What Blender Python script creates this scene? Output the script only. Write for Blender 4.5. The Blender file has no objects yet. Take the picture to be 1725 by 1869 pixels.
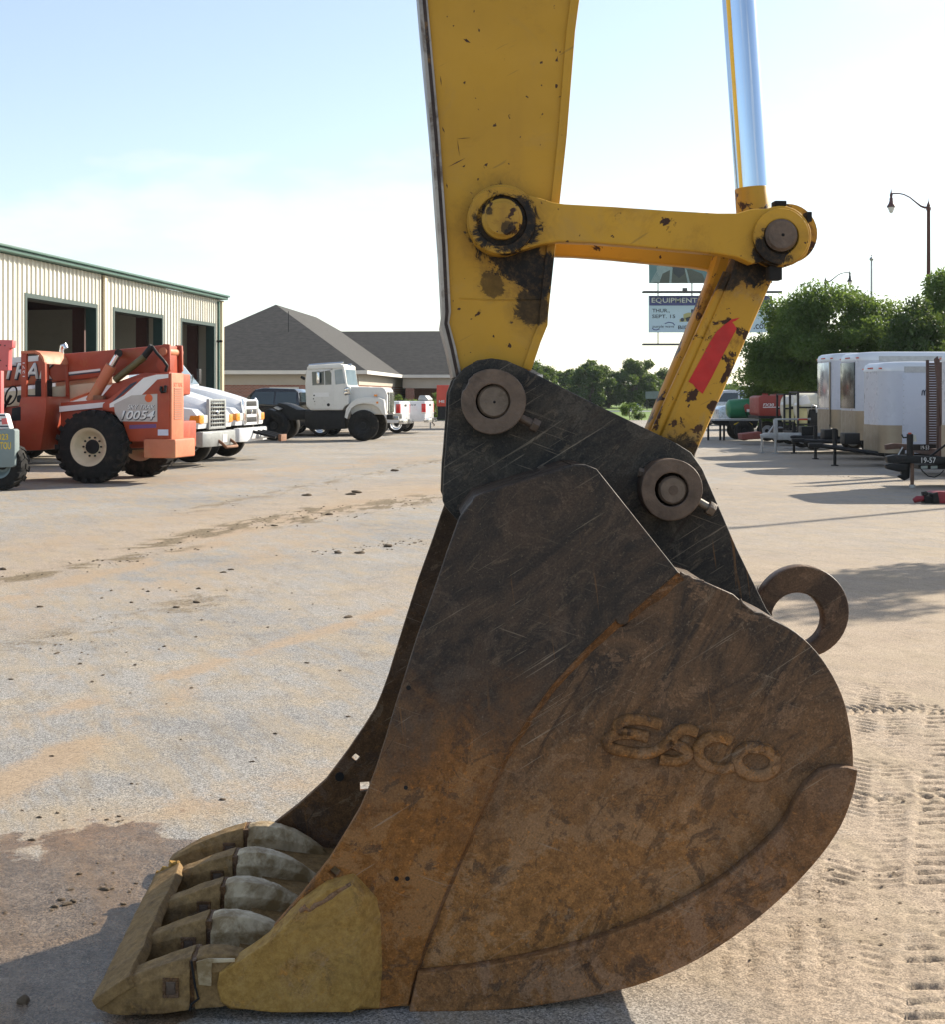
import bpy, bmesh, math, random
import numpy as np
from mathutils import Vector, Matrix
random.seed(7)
RNG = np.random.default_rng(11)
scene = bpy.context.scene
COL = scene.collection
# ---------------------------------------------------------------- camera, sky, sun, exposure
FPX, CX, HY, CH = 2446.0, 862.5, 722.0, 1.6      # focal length (photo pixels), principal column, horizon row, eye height
cam = bpy.data.cameras.new('camera')
cam.sensor_fit = 'HORIZONTAL'; cam.sensor_width = 36.0
cam.lens = 36.0 * FPX / 1725.0
cam.shift_y = -(934.5 - HY) / 1725.0
cam.clip_start = 0.05; cam.clip_end = 12000
camo = bpy.data.objects.new('camera', cam); COL.objects.link(camo)
camo.location = (0, 0, CH); camo.rotation_euler = (math.radians(90), 0, 0)
scene.camera = camo

SUN = Vector((1.0, 0.80, 0.68)).normalized()
SUN_EL = math.asin(SUN.z); SUN_AZ = math.atan2(SUN.x, SUN.y)
world = bpy.data.worlds.new('World'); scene.world = world; world.use_nodes = True
wn = world.node_tree; wn.nodes.clear()
def wnode(t, **k):
    n = wn.nodes.new(t)
    for a, b in k.items(): setattr(n, a, b)
    return n
w_out = wnode('ShaderNodeOutputWorld'); w_bg = wnode('ShaderNodeBackground')
w_sky = wnode('ShaderNodeTexSky', sky_type='NISHITA', sun_disc=False, sun_elevation=SUN_EL, sun_rotation=SUN_AZ,
              altitude=300, air_density=1.0, dust_density=0.8, ozone_density=1.0)
w_bg.inputs['Strength'].default_value = 0.106
w_tc = wnode('ShaderNodeTexCoord'); w_sep = wnode('ShaderNodeSeparateXYZ')
wn.links.new(w_tc.outputs['Generated'], w_sep.inputs[0])
w_add = wnode('ShaderNodeMath', operation='ADD'); w_add.inputs[1].default_value = 0.16
wn.links.new(w_sep.outputs['Z'], w_add.inputs[0])
w_max = wnode('ShaderNodeMath', operation='MAXIMUM'); w_max.inputs[1].default_value = 0.05
wn.links.new(w_add.outputs[0], w_max.inputs[0])
w_dx = wnode('ShaderNodeMath', operation='DIVIDE'); w_dy = wnode('ShaderNodeMath', operation='DIVIDE')
wn.links.new(w_sep.outputs['X'], w_dx.inputs[0]); wn.links.new(w_max.outputs[0], w_dx.inputs[1])
wn.links.new(w_sep.outputs['Y'], w_dy.inputs[0]); wn.links.new(w_max.outputs[0], w_dy.inputs[1])
w_cmb = wnode('ShaderNodeCombineXYZ')
wn.links.new(w_dx.outputs[0], w_cmb.inputs[0]); wn.links.new(w_dy.outputs[0], w_cmb.inputs[1])
w_cmb.inputs[2].default_value = 28.0
w_noise = wnode('ShaderNodeTexNoise'); w_noise.inputs['Scale'].default_value = 1.0
w_noise.inputs['Detail'].default_value = 7; w_noise.inputs['Roughness'].default_value = 0.56
wn.links.new(w_cmb.outputs[0], w_noise.inputs['Vector'])
w_ramp = wnode('ShaderNodeValToRGB')
w_ramp.color_ramp.elements[0].position = 0.46; w_ramp.color_ramp.elements[1].position = 0.68
w_ramp.color_ramp.interpolation = 'EASE'
wn.links.new(w_noise.outputs['Fac'], w_ramp.inputs[0])
w_mul = wnode('ShaderNodeMath', operation='MULTIPLY'); w_mul.inputs[1].default_value = 0.8
wn.links.new(w_ramp.outputs[0], w_mul.inputs[0])
w_mix = wnode('ShaderNodeMix', data_type='RGBA')
w_hz = wnode('ShaderNodeMapRange', interpolation_type='SMOOTHSTEP')          # pale haze low in the sky, the same all round
wn.links.new(w_sep.outputs['Z'], w_hz.inputs['Value'])
w_hz.inputs['From Min'].default_value = 0.10; w_hz.inputs['From Max'].default_value = -0.02
w_hz.inputs['To Min'].default_value = 0.0; w_hz.inputs['To Max'].default_value = 0.22
w_scr = wnode('ShaderNodeMath', operation='MAXIMUM')
wn.links.new(w_mul.outputs[0], w_scr.inputs[0]); wn.links.new(w_hz.outputs[0], w_scr.inputs[1])
w_veil = wnode('ShaderNodeMath', operation='MAXIMUM'); w_veil.inputs[1].default_value = 0.20      # thin milky veil over everything
wn.links.new(w_scr.outputs[0], w_veil.inputs[0]); wn.links.new(w_veil.outputs[0], w_mix.inputs['Factor'])
wn.links.new(w_sky.outputs[0], w_mix.inputs['A'])
w_mix.inputs['B'].default_value = (5.0, 5.15, 5.25, 1)      # thin sunlit cloud, in the sky texture's own units
wn.links.new(w_mix.outputs['Result'], w_bg.inputs['Color'])
wn.links.new(w_bg.outputs[0], w_out.inputs[0])

sun = bpy.data.lights.new('sun', 'SUN'); sun.energy = 5.0; sun.angle = math.radians(0.55); sun.color = (1.0, 0.91, 0.76)
suno = bpy.data.objects.new('sun', sun); COL.objects.link(suno)
suno.rotation_euler = (-SUN).to_track_quat('-Z', 'Y').to_euler(); suno.location = (40, 15, 30)
vs = scene.view_settings
vs.view_transform = 'Standard'; vs.look = 'None'; vs.gamma = 1.0; vs.exposure = 0.98; vs.use_curve_mapping = False
scene.render.film_transparent = False
cy = scene.cycles
cy.max_bounces = 7; cy.diffuse_bounces = 3; cy.glossy_bounces = 3; cy.transmission_bounces = 4; cy.transparent_max_bounces = 6
cy.volume_bounces = 0
cy.caustics_reflective = False; cy.caustics_refractive = False

# ---------------------------------------------------------------- helpers: frames, things, meshes
class Frame:
    """A standing place: origin on the ground, u along the ground, v away from the viewer, z up."""
    def __init__(s, X, Y, deg=0.0):
        s.o = (X, Y); a = math.radians(deg); s.a = a
        s.ex = (math.cos(a), math.sin(a)); s.ey = (-math.sin(a), math.cos(a))
    @classmethod
    def at(c, px, d, deg=0.0): return c((px - CX) / FPX * d, d, deg)
    def uz(s, px, py, v=0.0):
        rx = (px - CX) / FPX; rz = (HY - py) / FPX
        ox, oy = s.o[0] + v * s.ey[0], s.o[1] + v * s.ey[1]
        # o + u ex = t (rx, 1)
        t = (ox * s.ex[1] - oy * s.ex[0]) / (rx * s.ex[1] - s.ex[0])
        u = ((t * rx - ox) * s.ex[0] + (t - oy) * s.ex[1])
        return (u, CH + t * rz)
    def poly(s, pts, v=0.0): return [s.uz(x, y, v) for x, y in pts]
    def p(s, px, py, v=0.0):
        u, z = s.uz(px, py, v); return (u, v, z)

def link(o, parent=None):
    COL.objects.link(o)
    if parent is not None: o.parent = parent
    return o
def tag(o, label=None, cat=None, group=None, kind=None):
    if label: o['label'] = label
    if cat: o['category'] = cat
    if group: o['group'] = group
    if kind: o['kind'] = kind
    return o
def thing(name, label, cat, fr, group=None):
    o = bpy.data.objects.new(name, None); COL.objects.link(o); o.empty_display_size = 0.2
    o.location = (fr.o[0], fr.o[1], 0); o.rotation_euler = (0, 0, fr.a)
    return tag(o, label, cat, group)
def mesh_obj(name, me, m, parent=None, smooth=None):
    if m is not None: me.materials.append(m)
    if smooth is not None:
        me.shade_smooth(); me.set_sharp_from_angle(angle=math.radians(smooth))
    return link(bpy.data.objects.new(name, me), parent)

class MB:
    def __init__(s): s.v = []; s.f = []
    def add(s, vs, fs):
        b = len(s.v); s.v += [tuple(q) for q in vs]; s.f += [tuple(b + i for i in f) for f in fs]; return s
    def box(s, c0, c1):
        x0, y0, z0 = c0; x1, y1, z1 = c1
        return s.add([(x0,y0,z0),(x1,y0,z0),(x1,y1,z0),(x0,y1,z0),(x0,y0,z1),(x1,y0,z1),(x1,y1,z1),(x0,y1,z1)],
                     [(3,2,1,0),(4,5,6,7),(0,1,5,4),(1,2,6,5),(2,3,7,6),(3,0,4,7)])
    def prism(s, poly, v0, v1):
        n = len(poly)
        ar = sum(poly[i][0]*poly[(i+1)%n][1] - poly[(i+1)%n][0]*poly[i][1] for i in range(n))
        if ar < 0: poly = poly[::-1]
        vs = [(a, v0, b) for a, b in poly] + [(a, v1, b) for a, b in poly]
        fs = [tuple(range(n)), tuple(range(2*n-1, n-1, -1))]
        fs += [(i, n+i, n+(i+1) % n, (i+1) % n) for i in range(n)]
        return s.add(vs, fs)
    def zprism(s, poly, z0, z1, cap=True):
        n = len(poly)
        ar = sum(poly[i][0]*poly[(i+1)%n][1] - poly[(i+1)%n][0]*poly[i][1] for i in range(n))
        if ar < 0: poly = poly[::-1]
        vs = [(a, b, z0) for a, b in poly] + [(a, b, z1) for a, b in poly]
        fs = [(i, (i+1) % n, n+(i+1) % n, n+i) for i in range(n)]
        if cap: fs += [tuple(range(n-1, -1, -1)), tuple(range(n, 2*n))]
        return s.add(vs, fs)
    def uprism(s, poly, u0, u1):                       # polygon in (v, z) extruded along u
        n = len(poly)
        vs = [(u0, a, b) for a, b in poly] + [(u1, a, b) for a, b in poly]
        fs = [tuple(range(n)), tuple(range(2*n-1, n-1, -1))] + [(i, n+i, n+(i+1) % n, (i+1) % n) for i in range(n)]
        return s.add(vs, fs)
    def hexa(s, a, b):                                 # two quads joined
        return s.add(list(a) + list(b), [(3,2,1,0),(4,5,6,7),(0,1,5,4),(1,2,6,5),(2,3,7,6),(3,0,4,7)])
    def lathe(s, prof, c=(0,0,0), axis=(0,0,1), n=24, cap=True):
        ax = Vector(axis).normalized(); t = ax.orthogonal().normalized(); w = ax.cross(t); c = Vector(c)
        vs = []; fs = []; m = len(prof)
        for i in range(n):
            a = 2*math.pi*i/n; d = t*math.cos(a) + w*math.sin(a)
            for r, h in prof: vs.append(tuple(c + ax*h + d*r))
        for i in range(n):
            j = (i+1) % n
            for k in range(m-1): fs.append((i*m+k, j*m+k, j*m+k+1, i*m+k+1))
        if cap and prof[0][0] > 1e-6: fs.append(tuple(i*m for i in range(n-1, -1, -1)))
        if cap and prof[-1][0] > 1e-6: fs.append(tuple(i*m+m-1 for i in range(n)))
        return s.add(vs, fs)
    def cyl(s, p0, p1, r0, r1=None, n=16):
        p0 = Vector(p0); p1 = Vector(p1); r1 = r0 if r1 is None else r1
        return s.lathe([(r0, 0), (r1, (p1-p0).length)], p0, p1-p0, n)
    def tube(s, pts, r, n=8, closed=False):
        pts = [Vector(p) for p in pts]; m = len(pts); vs = []; fs = []; up = None
        rr = r if isinstance(r, (list, tuple)) else [r]*m
        for i, p in enumerate(pts):
            if closed: d = pts[(i+1) % m] - pts[i-1]
            else: d = pts[min(i+1, m-1)] - pts[max(i-1, 0)]
            d.normalize()
            if up is None: up = d.orthogonal().normalized()
            up = (up - d*up.dot(d)); up = up.normalized() if up.length > 1e-6 else d.orthogonal().normalized()
            w = d.cross(up)
            for k in range(n):
                a = 2*math.pi*k/n; vs.append(tuple(p + (up*math.cos(a) + w*math.sin(a))*rr[i]))
        for i in range(m if closed else m-1):
            j = (i+1) % m
            for k in range(n): fs.append((i*n+k, i*n+(k+1) % n, j*n+(k+1) % n, j*n+k))
        if not closed: fs += [tuple(range(n-1, -1, -1)), tuple((m-1)*n+k for k in range(n))]
        return s.add(vs, fs)
    def strip(s, line, thick, v0, v1):                 # sheet following a (u, z) line, thickness to its left
        n = len(line); L = [Vector(p) for p in line]; off = []
        for i in range(n):
            d = (L[min(i+1, n-1)] - L[max(i-1, 0)]).normalized(); off.append(L[i] + Vector((-d.y, d.x))*thick)
        vs = [];
        for p in L: vs += [(p.x, v0, p.y), (p.x, v1, p.y)]
        for p in off: vs += [(p.x, v0, p.y), (p.x, v1, p.y)]
        o = 2*n; fs = []
        for i in range(n-1):
            a = 2*i; fs += [(a, a+2, a+3, a+1), (o+a, o+a+1, o+a+3, o+a+2), (a, o+a, o+a+2, a+2), (a+1, a+3, o+a+3, o+a+1)]
        fs += [(0, 1, o+1, o), (2*n-2, o+2*n-2, o+2*n-1, 2*n-1)]
        return s.add(vs, fs)
    def build(s, name, m, parent=None, smooth=None, bevel=0.0, seg=2):
        me = bpy.data.meshes.new(name); me.from_pydata(s.v, [], s.f); 
        bm = bmesh.new(); bm.from_mesh(me)
        bmesh.ops.recalc_face_normals(bm, faces=bm.faces)
        if bevel:
            ed = [e for e in bm.edges if len(e.link_faces) == 2 and e.calc_face_angle(0) > 0.5]
            bmesh.ops.bevel(bm, geom=ed, offset=bevel, segments=seg, profile=0.6, affect='EDGES', clamp_overlap=True)
            smooth = 35 if smooth is None else smooth
        bm.to_mesh(me); bm.free()
        return mesh_obj(name, me, m, parent, smooth)

def circle(c, r, n=20, a0=0.0, a1=2*math.pi):
    full = abs(a1 - a0 - 2*math.pi) < 1e-6
    return [(c[0] + r*math.cos(a0 + (a1-a0)*i/(n if full else n-1)), c[1] + r*math.sin(a0 + (a1-a0)*i/(n if full else n-1))) for i in range(n)]
def plate(name, outline, holes, v0, v1, bevel, m, parent, smooth=30):
    """Flat plate cut from a (u, z) outline with real holes, rounded edges, between v0 and v1."""
    c = bpy.data.curves.new(name, 'CURVE'); c.dimensions = '2D'; c.fill_mode = 'BOTH'
    for pts in [outline] + holes:
        sp = c.splines.new('POLY'); sp.points.add(len(pts)-1); sp.use_cyclic_u = True
        for q, p in zip(sp.points, pts): q.co = (p[0], p[1], 0, 1)
    c.extrude = abs(v1-v0)/2 - bevel; c.bevel_depth = bevel; c.bevel_resolution = 1; c.offset = -bevel
    o = bpy.data.objects.new(name, c); me = bpy.data.meshes.new_from_object(o)
    bpy.data.objects.remove(o); bpy.data.curves.remove(c)
    vm = (v0+v1)/2
    co = np.empty(len(me.vertices)*3); me.vertices.foreach_get('co', co); co = co.reshape(-1, 3)
    me.vertices.foreach_set('co', np.column_stack([co[:, 0], vm - co[:, 2], co[:, 1]]).ravel()); me.update()
    me.materials.clear(); me.name = name
    return mesh_obj(name, me, m, parent, smooth)
def text(name, body, m, parent, M, box=None, size=0.1, depth=0.002, shear=0.0, fat=0.0, round_=0.0):
    """Lettering as a mesh. M maps text (x right, y up, z out) to the thing; box=(x0,x1,y0,y1) fits it there."""
    c = bpy.data.curves.new(name, 'FONT'); c.body = body; c.size = 1.0; c.shear = shear; c.offset = fat
    c.resolution_u = 3
    o = bpy.data.objects.new(name, c); me = bpy.data.meshes.new_from_object(o)
    bpy.data.objects.remove(o); bpy.data.curves.remove(c)
    co = np.empty(len(me.vertices)*3); me.vertices.foreach_get('co', co); co = co.reshape(-1, 3)
    lo, hi = co.min(0), co.max(0)
    if box:
        x0, x1, y0, y1 = box
        co[:, 0] = x0 + (co[:, 0]-lo[0])/(hi[0]-lo[0])*(x1-x0); co[:, 1] = y0 + (co[:, 1]-lo[1])/(hi[1]-lo[1])*(y1-y0)
    else: co *= size
    bm = bmesh.new(); me.vertices.foreach_set('co', co.ravel()); me.update(); bm.from_mesh(me)
    r = bmesh.ops.extrude_face_region(bm, geom=list(bm.faces))
    for q in r['geom']:
        if isinstance(q, bmesh.types.BMVert): q.co.z += depth
    bm.transform(M); bmesh.ops.recalc_face_normals(bm, faces=bm.faces); bm.to_mesh(me); bm.free()
    me.materials.clear(); me.name = name
    return mesh_obj(name, me, m, parent)
def side_m(v): return Matrix(((1,0,0,0),(0,0,-1,v),(0,1,0,0),(0,0,0,1)))            # lettering on a side that faces the viewer
def end_m(u): return Matrix(((0,0,1,u),(1,0,0,0),(0,1,0,0),(0,0,0,1)))              # lettering on an end that faces +u
def fit(fr, x0, x1, y0, y1, v):
    a = fr.uz(x0, y1, v); b = fr.uz(x1, y0, v); return (a[0], b[0], a[1], b[1])

# ---------------------------------------------------------------- materials
def nt(name):
    m = bpy.data.materials.new(name); m.use_nodes = True; t = m.node_tree; t.nodes.clear()
    out = t.nodes.new('ShaderNodeOutputMaterial'); b = t.nodes.new('ShaderNodeBsdfPrincipled')
    t.links.new(b.outputs[0], out.inputs[0]); return m, t, b
class N:
    """small wrapper for building node graphs"""
    def __init__(s, t): s.t = t; s.tc = t.nodes.new('ShaderNodeTexCoord')
    def set(s, sock, val):
        if hasattr(val, 'is_output') or isinstance(val, bpy.types.NodeSocket): s.t.links.new(val, sock)
        else:
            if hasattr(sock.default_value, '__len__') and len(sock.default_value) == 4 and len(val) == 3: val = tuple(val) + (1,)
            sock.default_value = val
    def obj(s): return s.tc.outputs['Object']
    def map(s, vec, scale=(1,1,1), loc=(0,0,0), rot=(0,0,0)):      # turn first, then stretch along the turned axes
        if any(rot):
            q = s.t.nodes.new('ShaderNodeMapping'); s.set(q.inputs['Vector'], vec); q.inputs['Rotation'].default_value = rot; vec = q.outputs[0]
        n = s.t.nodes.new('ShaderNodeMapping'); s.set(n.inputs['Vector'], vec); n.inputs['Scale'].default_value = scale
        n.inputs['Location'].default_value = loc; return n.outputs[0]
    def noise(s, vec, scale, detail=5, rough=0.6, dist=0.0):
        n = s.t.nodes.new('ShaderNodeTexNoise'); s.set(n.inputs['Vector'], vec); n.inputs['Scale'].default_value = scale
        n.inputs['Detail'].default_value = detail; n.inputs['Roughness'].default_value = rough; n.inputs['Distortion'].default_value = dist
        return n.outputs['Fac']
    def voro(s, vec, scale, out='Distance'):
        n = s.t.nodes.new('ShaderNodeTexVoronoi'); s.set(n.inputs['Vector'], vec); n.inputs['Scale'].default_value = scale
        return n.outputs[out]
    def ramp(s, fac, p0, p1, c0=(0,0,0), c1=(1,1,1)):
        n = s.t.nodes.new('ShaderNodeValToRGB'); s.set(n.inputs[0], fac); e = n.color_ramp.elements
        if p0 <= p1: e[0].position, e[1].position = p0, p1; e[0].color = (*c0, 1); e[1].color = (*c1, 1)
        else: e[0].position, e[1].position = p1, p0; e[0].color = (*c1, 1); e[1].color = (*c0, 1)
        return n.outputs[0]
    def range(s, val, a, b, c=0.0, d=1.0, smooth=True):
        n = s.t.nodes.new('ShaderNodeMapRange'); n.interpolation_type = 'SMOOTHSTEP' if smooth else 'LINEAR'
        s.set(n.inputs['Value'], val); n.inputs['From Min'].default_value = a; n.inputs['From Max'].default_value = b
        n.inputs['To Min'].default_value = c; n.inputs['To Max'].default_value = d; return n.outputs[0]
    def mix(s, f, a, b, mode='MIX'):
        n = s.t.nodes.new('ShaderNodeMix'); n.data_type = 'RGBA'; n.blend_type = mode
        s.set(n.inputs['Factor'], f); s.set(n.inputs['A'], a); s.set(n.inputs['B'], b); return n.outputs['Result']
    def math(s, op, a, b=0.0, clamp=False):
        n = s.t.nodes.new('ShaderNodeMath'); n.operation = op; n.use_clamp = clamp
        s.set(n.inputs[0], a); s.set(n.inputs[1], b); return n.outputs[0]
    def sep(s, vec):
        n = s.t.nodes.new('ShaderNodeSeparateXYZ'); s.set(n.inputs[0], vec); return n.outputs
    def dist(s, vec, p):
        n = s.t.nodes.new('ShaderNodeVectorMath'); n.operation = 'DISTANCE'; s.set(n.inputs[0], vec); n.inputs[1].default_value = p
        return n.outputs['Value']
    def attr(s, name):
        n = s.t.nodes.new('ShaderNodeAttribute'); n.attribute_name = name; return n
    def bump(s, h, strength, distance=0.01, normal=None):
        n = s.t.nodes.new('ShaderNodeBump'); n.inputs['Strength'].default_value = strength; n.inputs['Distance'].default_value = distance
        s.set(n.inputs['Height'], h)
        if normal is not None: s.set(n.inputs['Normal'], normal)
        return n.outputs[0]
MATS = {}
def mat(name, col, rough=0.6, metal=0.0, var=0.12, scale=3.0, dirt=None, dscale=2.5, dcut=(0.52, 0.72), bump=0.0, bscale=60, coat=0.0, spec=0.5):
    if name in MATS: return MATS[name]
    m, t, b = nt(name); n = N(t); o = n.obj()
    f = n.noise(o, scale, 6, 0.62)
    c = n.mix(n.ramp(f, 0.3, 0.7), tuple(x*(1-var) for x in col), tuple(min(1, x*(1+var)) for x in col))
    if dirt:
        c = n.mix(n.ramp(n.noise(o, dscale, 8, 0.68, 0.4), dcut[0], dcut[1]), c, dirt)
    n.set(b.inputs['Base Color'], c)
    n.set(b.inputs['Roughness'], n.range(n.noise(o, scale*3, 4), 0.3, 0.7, max(0.02, rough-0.08), min(1, rough+0.08)))
    b.inputs['Metallic'].default_value = metal; b.inputs['Specular IOR Level'].default_value = spec
    b.inputs['Coat Weight'].default_value = coat; b.inputs['Coat Roughness'].default_value = 0.08
    if bump: n.set(b.inputs['Normal'], n.bump(n.noise(o, bscale, 4), bump, 0.01))
    MATS[name] = m; return m
# ---------------------------------------------------------------- the setting: ground
def lattice(seed): return np.random.default_rng(seed).random((256, 256))
def vnoise(x, y, scale, seed):
    g = lattice(seed); x = x*scale; y = y*scale
    xi = np.floor(x).astype(int); yi = np.floor(y).astype(int); fx = x-xi; fy = y-yi
    fx = fx*fx*(3-2*fx); fy = fy*fy*(3-2*fy)
    a = g[xi % 256, yi % 256]; b = g[(xi+1) % 256, yi % 256]; c = g[xi % 256, (yi+1) % 256]; d = g[(xi+1) % 256, (yi+1) % 256]
    return (a*(1-fx)+b*fx)*(1-fy) + (c*(1-fx)+d*fx)*fy
def fbm(x, y, scale, seed, oct=4):
    r = 0; amp = 1; tot = 0
    for i in range(oct): r = r + amp*vnoise(x, y, scale*2**i, seed+i); tot += amp; amp *= 0.5
    return r/tot
def sstep(x, a, b):
    t = np.clip((x-a)/(b-a), 0, 1); return t*t*(3-2*t)
def grow(start, step, ratio, end):
    out = [start]; s = step
    while abs(out[-1]) < abs(end): s *= ratio; out.append(out[-1] + s)
    return out
def gpt(px, py):
    d = FPX*CH/(py-HY); return ((px-CX)/FPX*d, d)

xs = sorted(set([round(q, 4) for q in np.arange(0.2, 2.45, 0.0105)] + [round(q, 4) for q in np.arange(-2.4, 0.2, 0.022)]
    + grow(2.46, 0.02, 1.075, 3500) + grow(-2.42, -0.03, 1.075, -3500)))
ys = sorted(set([round(q, 4) for q in np.arange(3.1, 7.6, 0.0105)] + grow(7.62, 0.015, 1.022, 60) + grow(62, 2.0, 1.09, 3600)
    + grow(3.07, -0.05, 1.12, -20)))
xs = np.array(xs); ys = np.array(ys)
XX, YY = np.meshgrid(xs, ys); NX, NY = len(xs), len(ys)
def line_mask(p0, p1, w):
    p0 = np.array(p0); p1 = np.array(p1); d = p1-p0; L = np.hypot(*d); d = d/L
    s = (XX-p0[0])*d[0] + (YY-p0[1])*d[1]; t = (XX-p0[0])*-d[1] + (YY-p0[1])*d[0]
    return np.exp(-(t/w)**2)*sstep(s, -1.0, 0.3)*(1-sstep(s, L-0.3, L+1.0)), s, t
n1 = fbm(XX, YY, 0.55, 1, 5); n2 = fbm(XX, YY, 2.3, 9, 5); n3 = fbm(XX, YY, 9.0, 20, 4)
sand = sstep(XX + 0.9*(n1-0.5) + 0.5*(n2-0.5), -0.1, 0.6)*(1-0.5*sstep(YY + 6*(n1-0.5), 9, 16))*(1-sstep(YY + 6*(n1-0.5), 17, 26))
sand = np.maximum(sand, sstep(XX + 2.5*(n1-0.5), 0.3, 3.0)*(1-sstep(YY, 20, 38))*0.55*sstep(n2, 0.3, 0.6))
# tan dirt tracked over the middle of the lot, in bands along the way the machines drive
sdir = (XX*0.93 - YY*0.37); band = fbm(sdir*1.0, (XX*0.37+YY*0.93)*0.12, 0.55, 61, 5)
dirt = sstep(YY + 5*(n1-0.5), 8.0, 14.0)*(1-sstep(YY, 45, 75))*sstep(band, 0.42, 0.60)*0.5
bl, _, bt_ = line_mask(gpt(0, 1075), gpt(800, 885), 1.7)
sand = np.maximum(sand, np.maximum(dirt, 0.85*bl*sstep(band, 0.25, 0.5)))
streak = np.zeros_like(XX)
for a, b, w, k in [((0,1330),(720,1112),0.13,0.8), ((0,1440),(290,1280),0.16,0.95), ((0,1265),(560,1120),0.12,0.4),
                   ((0,1095),(420,985),0.28,0.8), ((330,985),(800,890),0.5,0.8), ((0,1010),(420,930),0.6,0.5),
                   ((150,1520),(560,1420),0.25,0.55), ((0,1150),(640,960),0.9,0.45), ((300,880),(800,830),2.2,0.5), ((0,930),(330,890),1.2,0.4)]:
    m_, s_, t_ = line_mask(gpt(*a), gpt(*b), w); streak = np.maximum(streak, k*m_*sstep(n2 + 0.25*n3, 0.25, 0.75))
mud = np.zeros_like(XX)
for a, b, w, k in [((0,1062),(330,1002),0.22,0.9), ((260,1000),(560,930),0.3,1.0), ((480,960),(800,905),0.6,0.8), ((330,935),(800,838),0.45,0.55), ((40,1190),(420,1080),0.6,0.5)]:
    m_, s_, t_ = line_mask(gpt(*a), gpt(*b), w); mud = np.maximum(mud, k*m_*sstep(n3*0.6+n2*0.5, 0.42, 0.66))
wet = sstep(1.12 - np.hypot((XX+1.22)/0.50, (YY-4.2)/0.66) + 1.5*(n2-0.5) + 1.0*(n3-0.5), -0.25, 0.30)
n4 = fbm(XX, YY, 26, 71, 3); n5 = fbm(XX, YY, 7, 81, 3)
# relief: tyre prints in the soft sand, ripples, clods pressed flat
H = np.zeros_like(XX)
fine = (XX > 0.15)*(XX < 2.4)*(YY < 7.55)
H += fine*sand*(0.010*(n4-0.5) + 0.004*(fbm(XX, YY, 4, 35, 3)-0.5))
def track(x0, y0, slope, half, pitch, depth, skew, sharp, lo=3.1, hi=7.6):
    d = np.array([slope, 1.0]); d /= np.hypot(*d)
    s = (XX-x0)*d[0] + (YY-y0)*d[1]; t = (XX-x0)*d[1] - (YY-y0)*d[0]
    ph = (s + skew*np.abs(t) + 0.03*(n2-0.5) + 0.022*(n4-0.5))/pitch
    w = 0.5 + 0.5*np.cos(2*np.pi*ph); lug = sstep(w, sharp, min(1.0, sharp+0.25))
    edge = sstep(half - np.abs(t) + 0.05*(n4-0.5), 0, 0.02)*sstep(n5, 0.30, 0.52); gap = sstep(np.abs(t), 0.012, 0.03)
    bank = np.exp(-((np.abs(t)-half-0.015)/0.018)**2)
    area = fine*sstep(YY, lo, lo+0.3)*(1-sstep(YY, hi-0.5, hi))*sstep(n2, 0.28, 0.5)
    return area*(-depth*lug*edge*gap + 0.22*depth*bank*sstep(n5, 0.35, 0.6))
H += track(1.30, 3.47, 0.36, 0.19, 0.092, 0.015, 0.45, 0.66)
H += track(0.86, 3.41, 0.24, 0.075, 0.032, 0.008, 0.2, 0.40, 3.1, 5.2)
H += track(0.66, 3.41, 0.24, 0.060, 0.036, 0.006, -0.3, 0.45, 3.1, 4.9)
H += track(1.05, 3.5, 0.10, 0.10, 0.050, 0.004, 0.4, 0.5, 3.1, 6.0)
H += track(1.55, 5.2, 0.33, 0.13, 0.060, 0.008, -0.5, 0.5, 4.2, 7.5)
# prints that cross from the right
for yc, hw, dp, pt in ((6.83, 0.10, 0.014, 0.05), (5.35, 0.10, 0.006, 0.07)):
    t = YY - yc - 0.06*(XX-2.0); ph = (XX + 0.5*np.abs(t))/pt
    H += fine*sstep(XX, 1.2, 1.6)*(-dp*sstep(0.5+0.5*np.cos(2*np.pi*ph), 0.45, 0.8)*sstep(hw-np.abs(t)+0.04*(n4-0.5), 0, 0.02)*sstep(n5, 0.3, 0.5))
H += (XX < 0.2)*(XX > -2.4)*(YY < 7.6)*0.004*(fbm(XX, YY, 5, 41, 3)-0.5)
H += mud*0.012*(YY < 25)*sstep(n3, 0.5, 0.8)
H *= (1-0.85*wet)
vv = np.column_stack([XX.ravel(), YY.ravel(), H.ravel()])
ii = np.arange(NX*NY).reshape(NY, NX)
quads = np.column_stack([ii[:-1, :-1].ravel(), ii[:-1, 1:].ravel(), ii[1:, 1:].ravel(), ii[1:, :-1].ravel()])
gme = bpy.data.meshes.new('ground')
gme.vertices.add(len(vv)); gme.vertices.foreach_set('co', vv.ravel())
gme.loops.add(quads.size); gme.loops.foreach_set('vertex_index', quads.ravel())
gme.polygons.add(len(quads)); gme.polygons.foreach_set('loop_start', np.arange(0, quads.size, 4))
gme.update(calc_edges=True); gme.shade_smooth()
for nm, arr in (('sand', sand), ('streak', streak), ('mud', mud), ('wet', wet)):
    at = gme.attributes.new(nm, 'FLOAT', 'POINT'); at.data.foreach_set('value', arr.ravel().astype(np.float32))
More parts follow.
